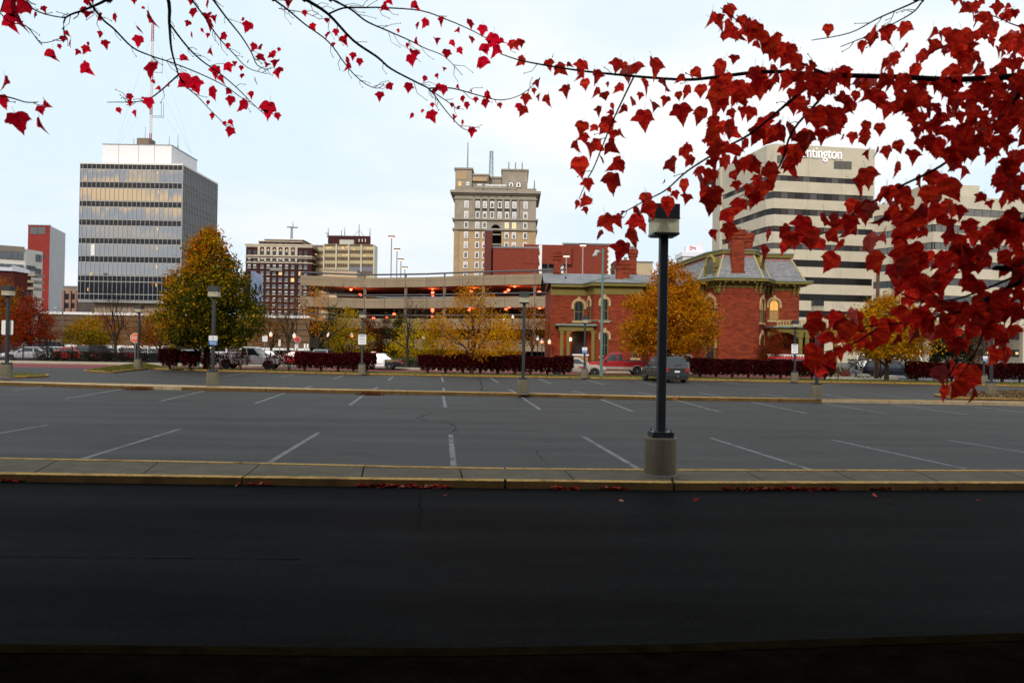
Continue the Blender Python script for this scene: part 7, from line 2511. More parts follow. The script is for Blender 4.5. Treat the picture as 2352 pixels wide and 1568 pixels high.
HEDGES = [([390, 436, 480, 507, 552], 'hedge before the white pickup', 'S', 2),
          ([628, 664, 700, 738, 776, 812, 842], 'hedge left of the police car', 'D', 0),
          ([983, 1023, 1063, 1103, 1143, 1181, 1219, 1257, 1295], 'hedge right of the police car', 'D', 0),
          ([1608, 1645, 1682, 1719, 1756, 1793, 1830, 1866, 1895], 'hedge below the mansion', 'D', 0),
          ([2106, 2146, 2186, 2226, 2264, 2302, 2342, 2384], 'far right hedge', 'D', 0)]
ORD = ['leftmost', 'second', 'third', 'fourth', 'fifth', 'sixth', 'seventh', 'eighth', 'ninth']
rnd = random.Random(17)
for xs, hname, kind_, _ in HEDGES:
    for i, x_ in enumerate(xs):
        if kind_ == 'S':
            f, s_m = (DENSE[i % 3] if i < 2 else SPARSE[i % 2])
        else:
            f, s_m = DENSE[rnd.randrange(3)]
            if hname.startswith('hedge left') and i < 2:
                f, s_m = SPARSE[i % 2]
        dep = 61.4 + rnd.uniform(-.1, .1)
        p = at(x_, 850, dep)
        lab = 'dark red clipped shrub, %s from left in the %s' % (ORD[i] if i else 'leftmost one', hname)
        lab = lab.replace('leftmost one from left in', 'leftmost one of')
        t = thing('clipped_shrub', lab, 'shrub', (p.x, dep, .13), 'clipped dark red shrubs along the kerb strip', rnd.choice([0, math.pi]))
        k = rnd.uniform(.94, 1.04)
        t.scale = (rnd.uniform(.95, 1.06), 1, k)
        inst('foliage', f, t)
        inst('stems', s_m, t)
# dark low hedge pieces along the iron fence
LOWH = shrub_mesh(31, 2.6, .9, .0, 1.0, 1300, [(0.014, 0.016, 0.008), (0.02, 0.022, 0.009), (0.03, 0.012, 0.008)], .10)
LOWS = stem_mesh(31, .7, 1.6)
for i, x_ in enumerate((108, 146, 186, 226, 264, 304, 342)):
    p = at(x_, 820, 79.5)
    t = thing('low_shrub', 'low blackish shrub, %s from left along the foot of the iron fence' % ORD[i], 'shrub', (p.x, 79.5, .1), 'low dark shrubs along the iron fence')
    inst('foliage', LOWH, t); inst('stems', LOWS, t)
# garden shrubs behind the far pavement
GSH = shrub_mesh(41, 2.6, 1.2, .0, 1.0, 700, [(0.16, 0.15, 0.012), (0.10, 0.11, 0.01), (0.06, 0.075, 0.01), (0.22, 0.18, 0.015)], .12)
DSH = shrub_mesh(42, 2.2, 1.2, .0, .8, 700, [(0.03, 0.045, 0.01), (0.05, 0.06, 0.01)], .11)
for i, (x_, dep, m_, lab) in enumerate(((905, 84, GSH, 'yellow green garden shrub right behind the police car roof'), (960, 83, GSH, 'yellow green garden shrub right of the wide leafless tree'), (1015, 84, GSH, 'yellow green garden shrub below the tiny white garden sign'), (1055, 85, GSH, 'yellow green garden shrub just left of the yellow brown tree trunk'),
                                  (938, 79, DSH, 'dark green low shrub at the foot of the wide leafless tree'), (960, 79.5, DSH, 'dark green low shrub just left of the centre hedge'), (1600, 79.5, DSH, 'dark green shrub at the foot of the mansion wall'), (1245, 80.5, DSH, 'dark shrub at the left mansion corner'))):
    p = at(x_, 830, dep)
    t = thing('garden_shrub', lab, 'shrub', (p.x, dep, 0.02), 'garden shrubs behind the far pavement')
    inst('foliage', m_, t); inst('stems', LOWS, t)
# corner planting on the right
CONE = shrub_mesh(51, 1.3, 1.1, .0, 1.75, 900, [(0.010, 0.015, 0.006), (0.018, 0.024, 0.008)], .11)
for x_, yb, dep, sc_, lab in ((1966, 866, 72.5, (1.0, 1, .95), 'black green upright evergreen left of the timber pole'), (1920, 868, 70, (.55, .8, .5), 'small round dark evergreen at the right end of the hedge')):
    p = at(x_, 830, dep)
    t = thing('evergreen_shrub', lab, 'shrub', (p.x, dep, 0.0))
    t.scale = sc_
    inst('foliage', CONE, t); inst('stems', LOWS, t)
p = at(1982, 862, 69)
fw = thing('flower_clump', 'clump of white and cream flowers on the corner by the timber pole', 'flowers', (p.x, 69, .1))
rnd = random.Random(9)
mb = MB()
leaf_cloud(mb, rnd, [Vector((p.x + rnd.uniform(-.45, .45), 69 + rnd.uniform(-.3, .3), .15 + rnd.uniform(0, .25))) for _ in range(40)], 8, .06, .10, lambda q: rnd.choice([(0.7, 0.68, 0.5), (0.75, 0.74, 0.7), (0.6, 0.55, 0.25)]))
mb.build('blossom', leafmat('petal', .2), fw)
mb = MB()
leaf_cloud(mb, rnd, [Vector((p.x + rnd.uniform(-.5, .5), 69 + rnd.uniform(-.3, .3), .05 + rnd.uniform(0, .15))) for _ in range(30)], 8, .08, .10, lambda q: (0.04, 0.06, 0.01))
mb.build('foliage', leafmat('shrub_leaf', .25), fw)
p = at(1941, 852, 72)
pt = thing('flower_pot', 'dull red planter with dry grasses at the right end of the garden', 'planter', (p.x, 72, .02))
MB().lathe([(.32, 0), (.45, .3), (.48, .55), (.42, .56)], 14, (p.x, 72, .02)).build('pot', mat('terracotta', (0.16, 0.035, 0.02), .85, .2), pt)
mb = MB()
for _ in range(90):
    a = rnd.uniform(0, 6.28); r_ = rnd.uniform(.1, .5)
    b_ = Vector((p.x + math.cos(a) * .2, 72 + math.sin(a) * .2, .55))
    e_ = b_ + Vector((math.cos(a) * r_, math.sin(a) * r_, rnd.uniform(.3, .8)))
    mb.face(b_ + Vector((-.015, 0, 0)), b_ + Vector((.015, 0, 0)), e_, col=(0.16, 0.13, 0.03))
mb.build('grass_tuft', leafmat('grass_blade', .3), pt)
# ------------------------------------------------------------------ the red maples whose boughs hang into view
def leaf_mesh(name, seed, cols, curl=.18, lob=1.0, material=None):
    rnd = random.Random(seed)
    half = [(.0, .0), (.16, .06), (.32, .02), (.43, -.10), (.475, -.24), (.55 * lob, -.38), (.62 * lob, -.57), (.48 * lob, -.55), (.43, -.61), (.33, -.62), (.30, -.71), (.24, -.79), (.175, -.93), (.085, -1.03), (.0, -1.24)]
    L = []
    for s in (1, -1):
        pts_ = []
        for x, z in half:
            x2 = x * s * (1 + rnd.uniform(-.08, .08)) + rnd.uniform(-.012, .012) * (0 < x)
            z2 = z + rnd.uniform(-.03, .03) * (0 < x)
            y = -curl * abs(x2) * (1.2 - .4 * z2) + curl * .7 * (z2 * z2) + rnd.uniform(-.02, .02) * (x > 0)
            pts_.append(Vector((x2, y, z2)))
        L.append(pts_)
    mr = [Vector((0, curl * .7 * z * z, z)) for z in (0, -.25, -.5, -.75, -1.0, -1.24)]
    mb = MB()
    def near(z):
        return min(mr, key=lambda q: abs(q.z - z))
    for s, pts_ in enumerate(L):
        for a, b in zip(pts_, pts_[1:]):
            ma, mb_ = near(a.z), near(b.z)
            c = rnd.choice(cols)
            k = rnd.uniform(.8, 1.2)
            c = tuple(q * k for q in c)
            if ma is mb_:
                tri = (ma, a, b)
            else:
                tri = (ma, a, b, mb_)
            if s:
                tri = tri[::-1]
            t2 = []
            for q in tri:
                if not any((q - w_).length < 1e-6 for w_ in t2):
                    t2.append(q)
            if len(t2) >= 3:
                mb.face(*t2, col=c)
    n_blade = len(mb.f)
    dark = (cols[0][0] * .5, cols[0][1] * .5, cols[0][2] * .5)
    for tip in (L[0][6], L[1][6], mr[-1], L[0][3], L[1][3]):
        a_ = mr[1] if tip is mr[-1] else mr[0].lerp(mr[1], .6)
        e_ = a_.lerp(tip, .86)
        dv = (e_ - a_).normalized()
        sv = Vector((-dv.z, 0, dv.x)) * .014
        up_ = Vector((0, -.012, 0))
        mb.face(a_ - sv + up_, a_ + sv + up_, e_ + up_, col=tuple(q * .45 for q in cols[0]))
        mb.face(a_ - sv - up_ * .6, e_ - up_ * .6, a_ + sv - up_ * .6, col=tuple(q * .45 for q in cols[0]))
    i0 = len(mb.f)
    mb.tube([(0, .001, -.01), (.02, .04, .22), (.0, .10, .46)], [.012, .009, .008], 3, cap=False)
    for i in range(i0, len(mb.f)):
        mb.col[i] = dark
    weld(mb, n_blade)
    return mb, mb.mesh(name, material or leafmat('maple_leaf', .82, .45, .25, .5, 1.25, .004), smooth=True)
def weld(mb, n):
    """share the blade's vertices so it can be shaded as one curved surface"""
    key, new, ren = {}, [], {}
    for i, v in enumerate(mb.v):
        k = (round(v[0], 4), round(v[1], 4), round(v[2], 4))
        if k not in key:
            key[k] = len(new); new.append(v)
        ren[i] = key[k]
    mb.v = new
    mb.f = [tuple(ren[i] for i in f) for f in mb.f]
C_R = [(0.76, 0.024, 0.014), (0.62, 0.016, 0.013), (0.82, 0.040, 0.015), (0.46, 0.011, 0.011)]
C_L = [(0.95, 0.006, 0.030), (0.90, 0.005, 0.025), (0.97, 0.012, 0.035)]
C_P = [(0.72, 0.11, 0.10), (0.62, 0.09, 0.07)]
LFR = [leaf_mesh('leaf', s, C_R, c, l) for s, c, l in ((1, .16, 1.0), (2, .30, 1.1), (3, .05, .92), (4, .42, 1.05))] + [leaf_mesh('leaf', 5, C_P, .2, 1.0)]
LFL = [leaf_mesh('leaf', s, C_L, c, l, leafmat('thin_maple_leaf', .94, .5, .2, .85, 1.06)) for s, c, l in ((11, .16, 1.0), (12, .32, 1.1), (13, .05, .92), (14, .5, 1.0))]
M_TWIG = mat('maple_bark', (0.030, 0.022, 0.024), .8, .3, 20, .3)
M_TRUNK = mat('maple_trunk_bark', (0.045, 0.036, 0.032), .95, .35, 5, .5, stretch=(1, 1, .25))

class Maple:
    def __init__(s, label, base, seed, top):
        s.rnd = random.Random(seed)
        s.t = thing('maple_tree', label, 'tree', base)
        s.base = Vector(base)
        s.top = top
        s.seg = []
        s.leaves = []
        mb = MB()
        mb.tube([s.base + Vector((0, 0, -.05)), s.base + Vector((0, 0, .15)), s.base.lerp(top, .5) + Vector((.05, .04, 0)), top], [.30, .21, .17, .14], 12, cap=False)
        mb.build('trunk', M_TRUNK, s.t)
    def bough(s, pts, r0, r1, d0, d1, limb=None, twigs=0, tw=40):
        """pts seen in the photograph, hung at depths d0..d1; limb = off-view points joining it to the trunk"""
        n = len(pts)
        P = []
        for i, (x, y) in enumerate(pts):
            f = i / max(1, n - 1)
            P.append(at(x, y, d0 + (d1 - d0) * f))
        rad = [r0 + (r1 - r0) * (i / max(1, n - 1)) ** .8 for i in range(n)]
        s.seg += [(P[i], P[i + 1]) for i in range(n - 1)]
        Q = P
        if limb:
            Q = [Vector(q) for q in limb] + P
            rad = [r0 * (1.7 - .7 * i / len(limb)) for i in range(len(limb))] + rad
            LQ = Q[:len(limb) + 1]
            for a, b in zip(LQ, LQ[1:]):
                for _ in range(int((b - a).length * 26)):
                    q = a.lerp(b, s.rnd.random()) + Vector((s.rnd.gauss(0, .16), s.rnd.gauss(0, .16), s.rnd.gauss(-.08, .14)))
                    v = CAM_M.transposed() @ (q - Vector((0, 0, CAMZ)))
                    if v.z < -.3:
                        sx, sy = CX - FPX * v.x / v.z, CY + FPX * v.y / v.z
                        if -60 < sx < 2412 and -60 < sy < 1620:
                            continue
                    s.leaves.append((q, s.rnd.uniform(.055, .095), 1.0))
        # round the polyline off
        S, RR = [], []
        for i in range(len(Q) - 1):
            p0, p1, p2, p3 = Q[max(i - 1, 0)], Q[i], Q[i + 1], Q[min(i + 2, len(Q) - 1)]
            for k in range(4):
                t = k / 4
                S.append(.5 * ((2 * p1) + (p2 - p0) * t + (2 * p0 - 5 * p1 + 4 * p2 - p3) * t * t + (3 * p1 - p0 - 3 * p2 + p3) * t ** 3))
                RR.append(rad[i] + (rad[i + 1] - rad[i]) * t)
        S.append(Q[-1]); RR.append(rad[-1])
        mb = MB()
        mb.tube(S, RR, 6)
        for _ in range(twigs):
            i = s.rnd.randrange(0, n - 1)
            f = s.rnd.random()
            p = P[i].lerp(P[i + 1], f)
            dpt = p.y
            L_ = tw * PX(dpt) * s.rnd.uniform(.3, 1.0)
            v = (P[i + 1] - P[i]).normalized()
            a = s.rnd.choice([-1, 1]) * s.rnd.uniform(.5, 1.2)
            dv = (Matrix.Rotation(a, 3, 'Y') @ v + Vector((0, s.rnd.gauss(0, .3), 0))).normalized()
            m_ = p + dv * L_ * .55
            e_ = p + (dv + v * .5 + Vector((0, 0, s.rnd.uniform(-.1, .35)))).normalized() * L_
            mb.tube([p, m_, e_], [.0022, .0016, .0012], 4)
            mb.ball(tuple(e_), .0035, 5, 4)
        mb.build('branch', M_TWIG, s.t)
        return P
    def depth(s, x, y):
        """depth of the nearest bough as seen at (x, y)"""
        v = ray(x, y)
        best, bd = 1e9, 4.0
        for a, b in s.seg:
            for f in (0, .5, 1):
                p = a.lerp(b, f)
                q = Vector((0, 0, CAMZ)) + v * (p.y / v.y)
                e = (p - q).length / p.y
                if e < best:
                    best, bd = e, p.y
        return bd
    def leaf(s, x, y, wpx, yaw=None):
        d = s.depth(x, y) + s.rnd.uniform(-.25, .25) * (1 if s.rnd.random() < .7 else 2)
        s.leaves.append((at(x, y, d), wpx * PX(d), wpx))
    def fill(s, poly, n, w0, w1, gap=.0):
        xs = [p[0] for p in poly]; ys = [p[1] for p in poly]
        k = g = 0
        while k < n and g < n * 40:
            g += 1
            x, y = s.rnd.uniform(min(xs), max(xs)), s.rnd.uniform(min(ys), max(ys))
            c = False
            for i in range(len(poly)):
                a, b = poly[i - 1], poly[i]
                if (a[1] > y) != (b[1] > y) and x < (b[0] - a[0]) * (y - a[1]) / (b[1] - a[1]) + a[0]:
                    c = not c
            if not c or noise.noise(Vector((x / 60, y / 60, 3.3))) < gap:
                continue
            k += 1
            s.leaf(x, y, s.rnd.uniform(w0, w1))
    def along(s, pts, n, w0, w1, jit=16, drop=10):
        for _ in range(n):
            i = s.rnd.randrange(len(pts) - 1)
            f = s.rnd.random()
            x = pts[i][0] + (pts[i + 1][0] - pts[i][0]) * f + s.rnd.gauss(0, jit)
            y = pts[i][1] + (pts[i + 1][1] - pts[i][1]) * f + s.rnd.gauss(0, jit * .7) + drop
            s.leaf(x, y, s.rnd.uniform(w0, w1))
    def finish(s, meshes, pink=.0):
        s.leaves.sort(key=lambda q: -q[2])
        big, rest = s.leaves[:300], s.leaves[300:]
        def xf():
            yaw = s.rnd.gauss(0, .65)
            if s.rnd.random() < .12:
                yaw += s.rnd.choice([-1, 1]) * 1.2
            return (s.rnd.gauss(.05, .35), s.rnd.gauss(0, .38), yaw)
        for p, w_, px_ in big:
            e = xf()
            k = len(meshes) - 1 if (pink and s.rnd.random() < pink) else s.rnd.randrange(min(4, len(meshes)))
            M_ = Matrix.LocRotScale(None, None, None)
            from mathutils import Euler
            off = Euler(e).to_matrix() @ Vector((0, 0, .55 * w_))
            o = inst('leaf', meshes[k][1], s.t, p + off - s.base, e, (w_ * .96,) * 3)
        if rest:
            from mathutils import Euler
            mb = MB()
            for p, w_, px_ in rest:
                e = Euler(xf()).to_matrix()
                src = meshes[s.rnd.randrange(min(4, len(meshes)))][0]
                k = w_ * .96
                br = s.rnd.uniform(.7, 1.25)
                base = len(mb.v)
                off = e @ Vector((0, 0, .55 * w_))
                mb.v.extend(tuple(p + off + (e @ Vector(q)) * k) for q in src.v)
                for f, c in zip(src.f, src.col):
                    mb.f.append(tuple(base + i for i in f)); mb.mi.append(0); mb.col.append(tuple(q * br for q in c))
            mb.build('small_leaves', leafmat('maple_leaf', .82, .45, .25, .5, 1.25, .004), s.t, smooth=True, kind='stuff')
    def crown(s, x0, x1, y0, y1, n, thick, col):
        """unseen rest of the leafy crown, widened and thickened for shade"""
        mb = MB()
        r = s.rnd
        for _ in range(n):
            x, y = r.uniform(x0, x1), r.uniform(y0, y1)
            lo = max(3.3, 2.75 + .475 * y + .02 * abs(x))
            z = lo + thick * r.random() ** 1.3
            if noise.noise(Vector((x * .35, y * .35, z * .3 + s.base.x))) < -.62:
                continue
            a, b = r.uniform(0, 6.283), r.uniform(-.5, .5)
            u = Vector((math.cos(a), math.sin(a), b)) 
            v = Vector((-math.sin(a), math.cos(a), r.uniform(-.5, .5)))
            k = r.uniform(.28, .55)
            q = Vector((x, y, z))
            c = r.choice(col)
            mb.face(q - u * k * .5, q - v * k * .42 + u * k * .05, q + u * k * .62, q + v * k * .42 + u * k * .05, col=c)
        mb.build('crown', leafmat('maple_leaf_upper', .10, .5, .3), s.t, kind='stuff')

# ---- right hand maple
TR = Vector((4.3, 2.2, 2.9))
mr_t = Maple('dark red maple at right whose leafy boughs hang across the right half', (4.4, 2.0, .1), 5, TR)
R1 = [(2430, 166), (2352, 174), (2200, 183), (2060, 177), (1900, 172), (1760, 165), (1640, 178), (1560, 183), (1400, 170), (1300, 158), (1200, 140), (1150, 124)]
mr_t.bough(R1, .0155, .003, 3.2, 4.3, limb=[(4.3, 2.3, 2.8), (3.2, 2.9, 3.15)], twigs=10)
R2 = [(1902, 172), (1840, 212), (1780, 262), (1720, 310), (1660, 342), (1580, 392), (1530, 436), (1480, 462), (1425, 492)]
mr_t.bough(R2, .008, .0025, 3.55, 3.7, twigs=6)
R3 = [(1922, 178), (1880, 232), (1820, 302), (1790, 382), (1740, 432), (1700, 472)]
mr_t.bough(R3, .008, .002, 3.5, 3.5, twigs=4)
R4 = [(2440, 190), (2352, 202), (2320, 252), (2250, 312), (2160, 382), (2060, 432), (1960, 490), (1880, 540), (1775, 528)]
mr_t.bough(R4, .0105, .002, 3.0, 3.3, limb=[(4.3, 2.2, 2.75), (3.0, 2.7, 3.0)], twigs=6)
R5 = [(2440, 490), (2352, 525), (2280, 560), (2196, 610), (2130, 655), (2090, 640)]
mr_t.bough(R5, .008, .002, 2.8, 3.0, limb=[(4.3, 2.2, 2.6), (3.0, 2.5, 2.6)], twigs=4)
R6 = [(2440, 600), (2346, 646), (2278, 679), (2242, 703), (2201, 717), (2119, 733), (2065, 742), (1990, 750), (1925, 756)]
mr_t.bough(R6, .0095, .002, 2.6, 2.9, limb=[(4.35, 2.1, 2.2), (3.0, 2.3, 2.4)], twigs=4)
R7 = [(2029, 743), (1977, 780), (1941, 796), (1897, 807), (1850, 815)]
mr_t.bough(R7, .0035, .0015, 2.82, 2.85)
R8 = [(2270, 690), (2262, 747), (2245, 799), (2223, 837), (2200, 870)]
mr_t.bough(R8, .004, .0015, 2.62, 2.7, twigs=2)
R9 = [(2160, -30), (2108, 2), (2018, 42), (1952, 76), (1864, 93)]
mr_t.bough(R9, .006, .002, 4.0, 4.1, limb=[(4.3, 2.4, 3.4), (3.2, 3.4, 4.0)], twigs=6)
R9b = [(2160, -20), (2121, 2), (2093, 32), (2008, 76), (1930, 108)]
mr_t.bough(R9b, .006, .002, 4.0, 4.0, limb=[(4.3, 2.4, 3.4), (3.2, 3.3, 4.0)], twigs=4)
R10 = [(1900, 170), (1850, 150), (1800, 118), (1760, 84), (1700, 52), (1655, 18)]
mr_t.bough(R10, .006, .002, 3.5, 3.6, twigs=4)
R11 = [(1455, 178), (1407, 279), (1366, 380), (1349, 412), (1330, 457)]
mr_t.bough(R11, .005, .002, 3.9, 3.8, twigs=3)
R12 = [(2352, 560), (2240, 655), (2120, 690), (2040, 650)]
mr_t.bough([(2440, 610), (2352, 628), (2260, 665), (2190, 688), (2110, 690), (2045, 660)], .006, .002, 2.7, 3.0, limb=[(4.3, 2.15, 2.4)], twigs=3)
R13 = [(2440, 20), (2352, 60), (2290, 40), (2230, 22)]
mr_t.bough(R13, .005, .002, 4.4, 4.6, limb=[(4.3, 2.6, 3.6), (3.8, 3.6, 4.2)], twigs=4)
for zx, zy, zw in [(505,350,90),(470,220,80),(515,200,60),(650,530,80),(660,650,60),(620,600,50),(740,680,95),(550,670,90),(520,770,90),(335,720,45),(570,605,45),(750,380,85),(780,305,40),(855,420,110),(890,600,100),(1010,400,110),(930,380,60),(1000,470,100),(1050,545,90),(1145,480,110),(1135,615,90),(1215,640,90),(1240,545,45),(1320,580,100),(1315,390,110),(1390,385,60),(1480,415,120),(1410,455,130),(1635,410,165),(1545,850,160),(1450,690,90),(1510,640,60),(1560,560,130),(1725,560,130),(1625,720,110),(1720,680,80),(1835,500,90),(1895,610,110),(1835,640,70),(2020,600,110),(1990,450,100),(2125,540,110),(2170,420,150),(2160,680,230),(1860,795,160),(2010,810,140),(2290,580,120),(2300,650,100),(2300,330,90),(1165,770,80),(1280,730,60),(1270,790,60),(1360,750,85),(1020,910,120),(1115,910,70),(1045,1000,90),(1250,880,130),(1200,920,90),(1280,970,90),(1355,960,85),(980,1060,100),(1090,1100,120),(1160,1060,120),(1280,1070,130),(1010,1240,160),(1190,1170,100),(1300,1220,140),(1280,1380,170),(1075,1385,100),(1065,1500,100),(980,1550,70),(1775,1220,140),(1890,1120,110),(1900,1090,100),(1920,1190,100),(2000,1280,110),(1880,1400,120),(1810,1470,70),(1710,1360,40),(1760,1430,40),(1900,1500,90),(2070,1390,230),(2080,1480,130),(1560,1520,120),(1730,1530,90),(2120,980,90),(2170,920,60),(2250,900,120),(2050,1020,40),(2150,1050,110),(2150,1130,120),(2230,1200,120),(2320,1180,100),(2130,790,60),(2280,790,80),(2170,30,140),(2210,140,80),(2290,120,120)]:
    mr_t.leaf(1056.6 + zx * .2737, 46 + zy * .2737, zw * .2737)
# hanging clusters near the lamp (crop at 1000,360)
for zx, zy, zw in [(1745,670,150),(1670,770,90),(1830,650,110),(1960,670,160),(1960,800,160),(1850,910,170),(2040,700,100),(2000,580,110),(2100,560,140),(2250,530,140),(2060,470,110),(1550,490,110),(1560,560,60),(1870,580,45)]:
    mr_t.leaf(918.75 + zx * .2737, 330.75 + zy * .2737, zw * .2737)
# big leaves over the bank and mansion (crop at 1760,300; 2.936)
for zx, zy, zw in [(80,180,110),(60,260,100),(180,90,110),(290,190,100),(380,120,130),(520,110,170),(640,90,140),(740,160,150),(650,260,150),(650,340,160),(490,410,140),(250,350,110),(330,330,120),(230,230,140),(380,500,120),(440,520,120),(320,520,90),(250,640,120),(50,620,150),(90,560,130),(30,420,110),(60,480,110),(70,850,80),(180,720,120),(180,830,120),(470,850,100),(610,830,120),(710,780,140),(590,930,130),(440,1000,140),(790,880,130),(690,870,80),(910,750,140),(950,860,110),(980,930,110),(920,1050,150),(1060,810,140),(950,750,80),(1140,500,140),(1200,430,140),(1180,680,150),(1080,640,110),(1290,570,150),(1380,640,120),(1290,740,130),(1400,700,120),(1220,920,160),(1310,850,120),(1260,1060,170),(1550,690,160),(1480,620,110),(1640,560,140),(1700,600,150),(1820,520,180),(1600,1080,100),(1720,1040,140),(1790,1040,130),(1450,1080,150),(1390,1130,130),(1510,1120,140),(1560,970,130),(1900,1000,140),(2020,990,120),(1850,900,120),(1950,790,110),(2100,620,60),(2020,575,80),(2190,610,80),(1200,250,80),(1260,245,80),(1340,240,90),(1430,200,90),(1530,270,110),(1590,190,100),(1410,370,110),(1090,135,80),(1015,130,45),(1180,150,90),(800,1540,130),(820,1470,120),(950,1470,130),(1230,1480,70),(1100,1450,120)]:
    mr_t.leaf(1617 + zx * .3129, 275.6 + zy * .3129, zw * .3129)
# lowest sprays (crop at 1860,560; 3.357)
for zx, zy, zw in [(570,800,120),(610,860,140),(740,810,140),(640,760,60),(670,970,150),(830,870,140),(870,940,110),(560,1100,170),(610,1160,150),(720,1150,150),(800,1090,120),(640,1250,100),(560,1180,110),(850,1040,100),(980,990,130),(1060,1030,80),(1270,980,110),(1080,830,100),(1160,880,110),(950,790,90),(1400,950,120),(1560,930,130),(1680,820,130),(1330,690,120),(1300,880,100),(1780,880,120),(1900,920,130),(1730,950,110),(2000,830,140),(1650,1270,150),(1700,1320,140),(1800,1240,150),(1900,1260,140),(1850,1330,150),(1790,1400,150),(1680,1420,130),(1920,1440,120),(1920,1330,120),(1740,1190,100),(1850,1020,110)]:
    mr_t.leaf(1709 + zx * .2737, 514.5 + zy * .2737, zw * .2737)
mr_t.fill([(2080, 190), (2352, 190), (2400, 480), (2330, 470), (2290, 430), (2200, 410), (2120, 330), (2060, 260)], 165, 22, 36, -.16)
mr_t.fill([(2060, 480), (2200, 470), (2400, 520), (2400, 800), (2300, 850), (2180, 800), (2050, 700)], 160, 26, 42, -.18)
mr_t.fill([(1625, 195), (2080, 190), (2080, 300), (1960, 330), (1860, 310), (1800, 430), (1720, 470), (1640, 420)], 120, 22, 36, -.14)
mr_t.along(R10, 40, 22, 38, 18, 16)
mr_t.fill([(1880, 60), (2352, 80), (2352, 170), (1950, 165)], 46, 24, 38, -.1)
mr_t.fill([(2190, 0), (2380, 0), (2380, 130), (2270, 110)], 50, 18, 30, -.2)
mr_t.along(R1[1:7], 50, 24, 40, 14, 12)
mr_t.along(R4, 45, 28, 44, 16, 12)
mr_t.along(R6, 40, 30, 48, 18, 10)
mr_t.along(R5, 30, 30, 46, 18, 6)
mr_t.fill([(2200, 90), (2380, 90), (2380, 300), (2250, 250)], 30, 20, 32, -.3)
mr_t.fill([(2280, 330), (2400, 300), (2400, 620), (2280, 560)], 26, 26, 40, -.3)
mr_t.finish(LFR, .10)

# ---- left hand maple
TL = Vector((-4.6, 1.6, 3.2))
ml_t = Maple('bright crimson maple at left whose thin boughs droop from the top', (-4.7, 1.4, .1), 6, TL)
UPL = (-4.4, 2.4, 4.4)
def LB(pts, r0, r1, d0, d1, tw=8, twl=40, root=True):
    p = pts[0]
    limb = None
    if root:
        q = at(p[0] - 90, p[1] - 110, d0)
        limb = [tuple(TL), UPL, (q.x, q.y, q.z + .15)]
    ml_t.bough(pts, r0, r1, d0, d1, limb=limb, twigs=tw, tw=twl)
LB([(380, -20), (389, 55), (394, 115), (410, 172)], .011, .004, 4.6, 4.7, 4)
LB([(196, -10), (213, 16), (238, 47), (263, 68), (304, 109), (348, 129), (397, 145), (460, 170), (515, 197), (558, 227), (577, 235)], .007, .002, 4.3, 4.8, 14)
LB([(250, -12), (241, 2), (197, 22), (150, 42), (148, 84)], .009, .003, 4.2, 4.2, 8)
LB([(391, 57), (427, 104), (460, 137), (506, 170), (545, 203), (583, 241), (608, 263)], .006, .002, 4.6, 4.9, 10, root=False)
LB([(436, -12), (441, 0), (471, 41), (501, 85), (536, 123), (569, 156), (613, 170)], .007, .002, 5.2, 5.4, 10)
LB([(482, -14), (490, 0), (520, 41), (553, 82), (577, 120), (591, 150), (616, 161)], .008, .0025, 5.2, 5.4, 10)
LB([(410, 172), (356, 219), (323, 233), (246, 235)], .005, .002, 4.7, 4.7, 6, root=False)
LB([(412, 176), (432, 203), (454, 222), (482, 252), (515, 285), (525, 298)], .004, .002, 4.7, 4.8, 5, root=False)
LB([(-60, 205), (0, 219), (33, 227), (60, 235), (88, 235)], .004, .002, 3.2, 3.3, 3)
LB([(55, -10), (90, 28), (150, 42)], .004, .003, 3.9, 4.2, 8)
LB([(0, 30), (60, 60), (95, 98), (140, 88)], .003, .002, 3.8, 4.1, 6)
LB([(690, -14), (704, 0), (754, 33), (811, 93), (866, 131), (899, 159), (962, 192), (989, 208), (1022, 252), (1060, 293), (1085, 300)], .012, .002, 4.8, 5.2, 16, 55)
LB([(618, -14), (630, 0), (660, 22), (699, 55), (754, 96), (789, 142), (814, 172), (841, 194), (866, 203), (882, 194)], .007, .002, 4.9, 5.2, 14)
LB([(750, -12), (764, 0), (806, 22), (841, 49), (890, 71), (940, 93), (978, 112), (1022, 131), (1063, 174)], .008, .002, 5.0, 5.4, 14, 55)
LB([(754, 33), (789, 19), (838, 18), (879, 18), (967, 25), (1030, 47), (1079, 68), (1123, 90), (1156, 97), (1190, 110)], .006, .002, 4.85, 5.1, 8, root=False)
LB([(986, 203), (1038, 203), (1098, 219), (1148, 230), (1194, 219), (1232, 190)], .005, .002, 5.0, 5.0, 5, root=False)
LB([(990, 209), (1027, 233), (1052, 252)], .004, .002, 5.0, 5.1, 4, root=False)
LB([(640, 20), (700, 30), (735, 45)], .003, .0015, 4.9, 5.0, 4, root=False)
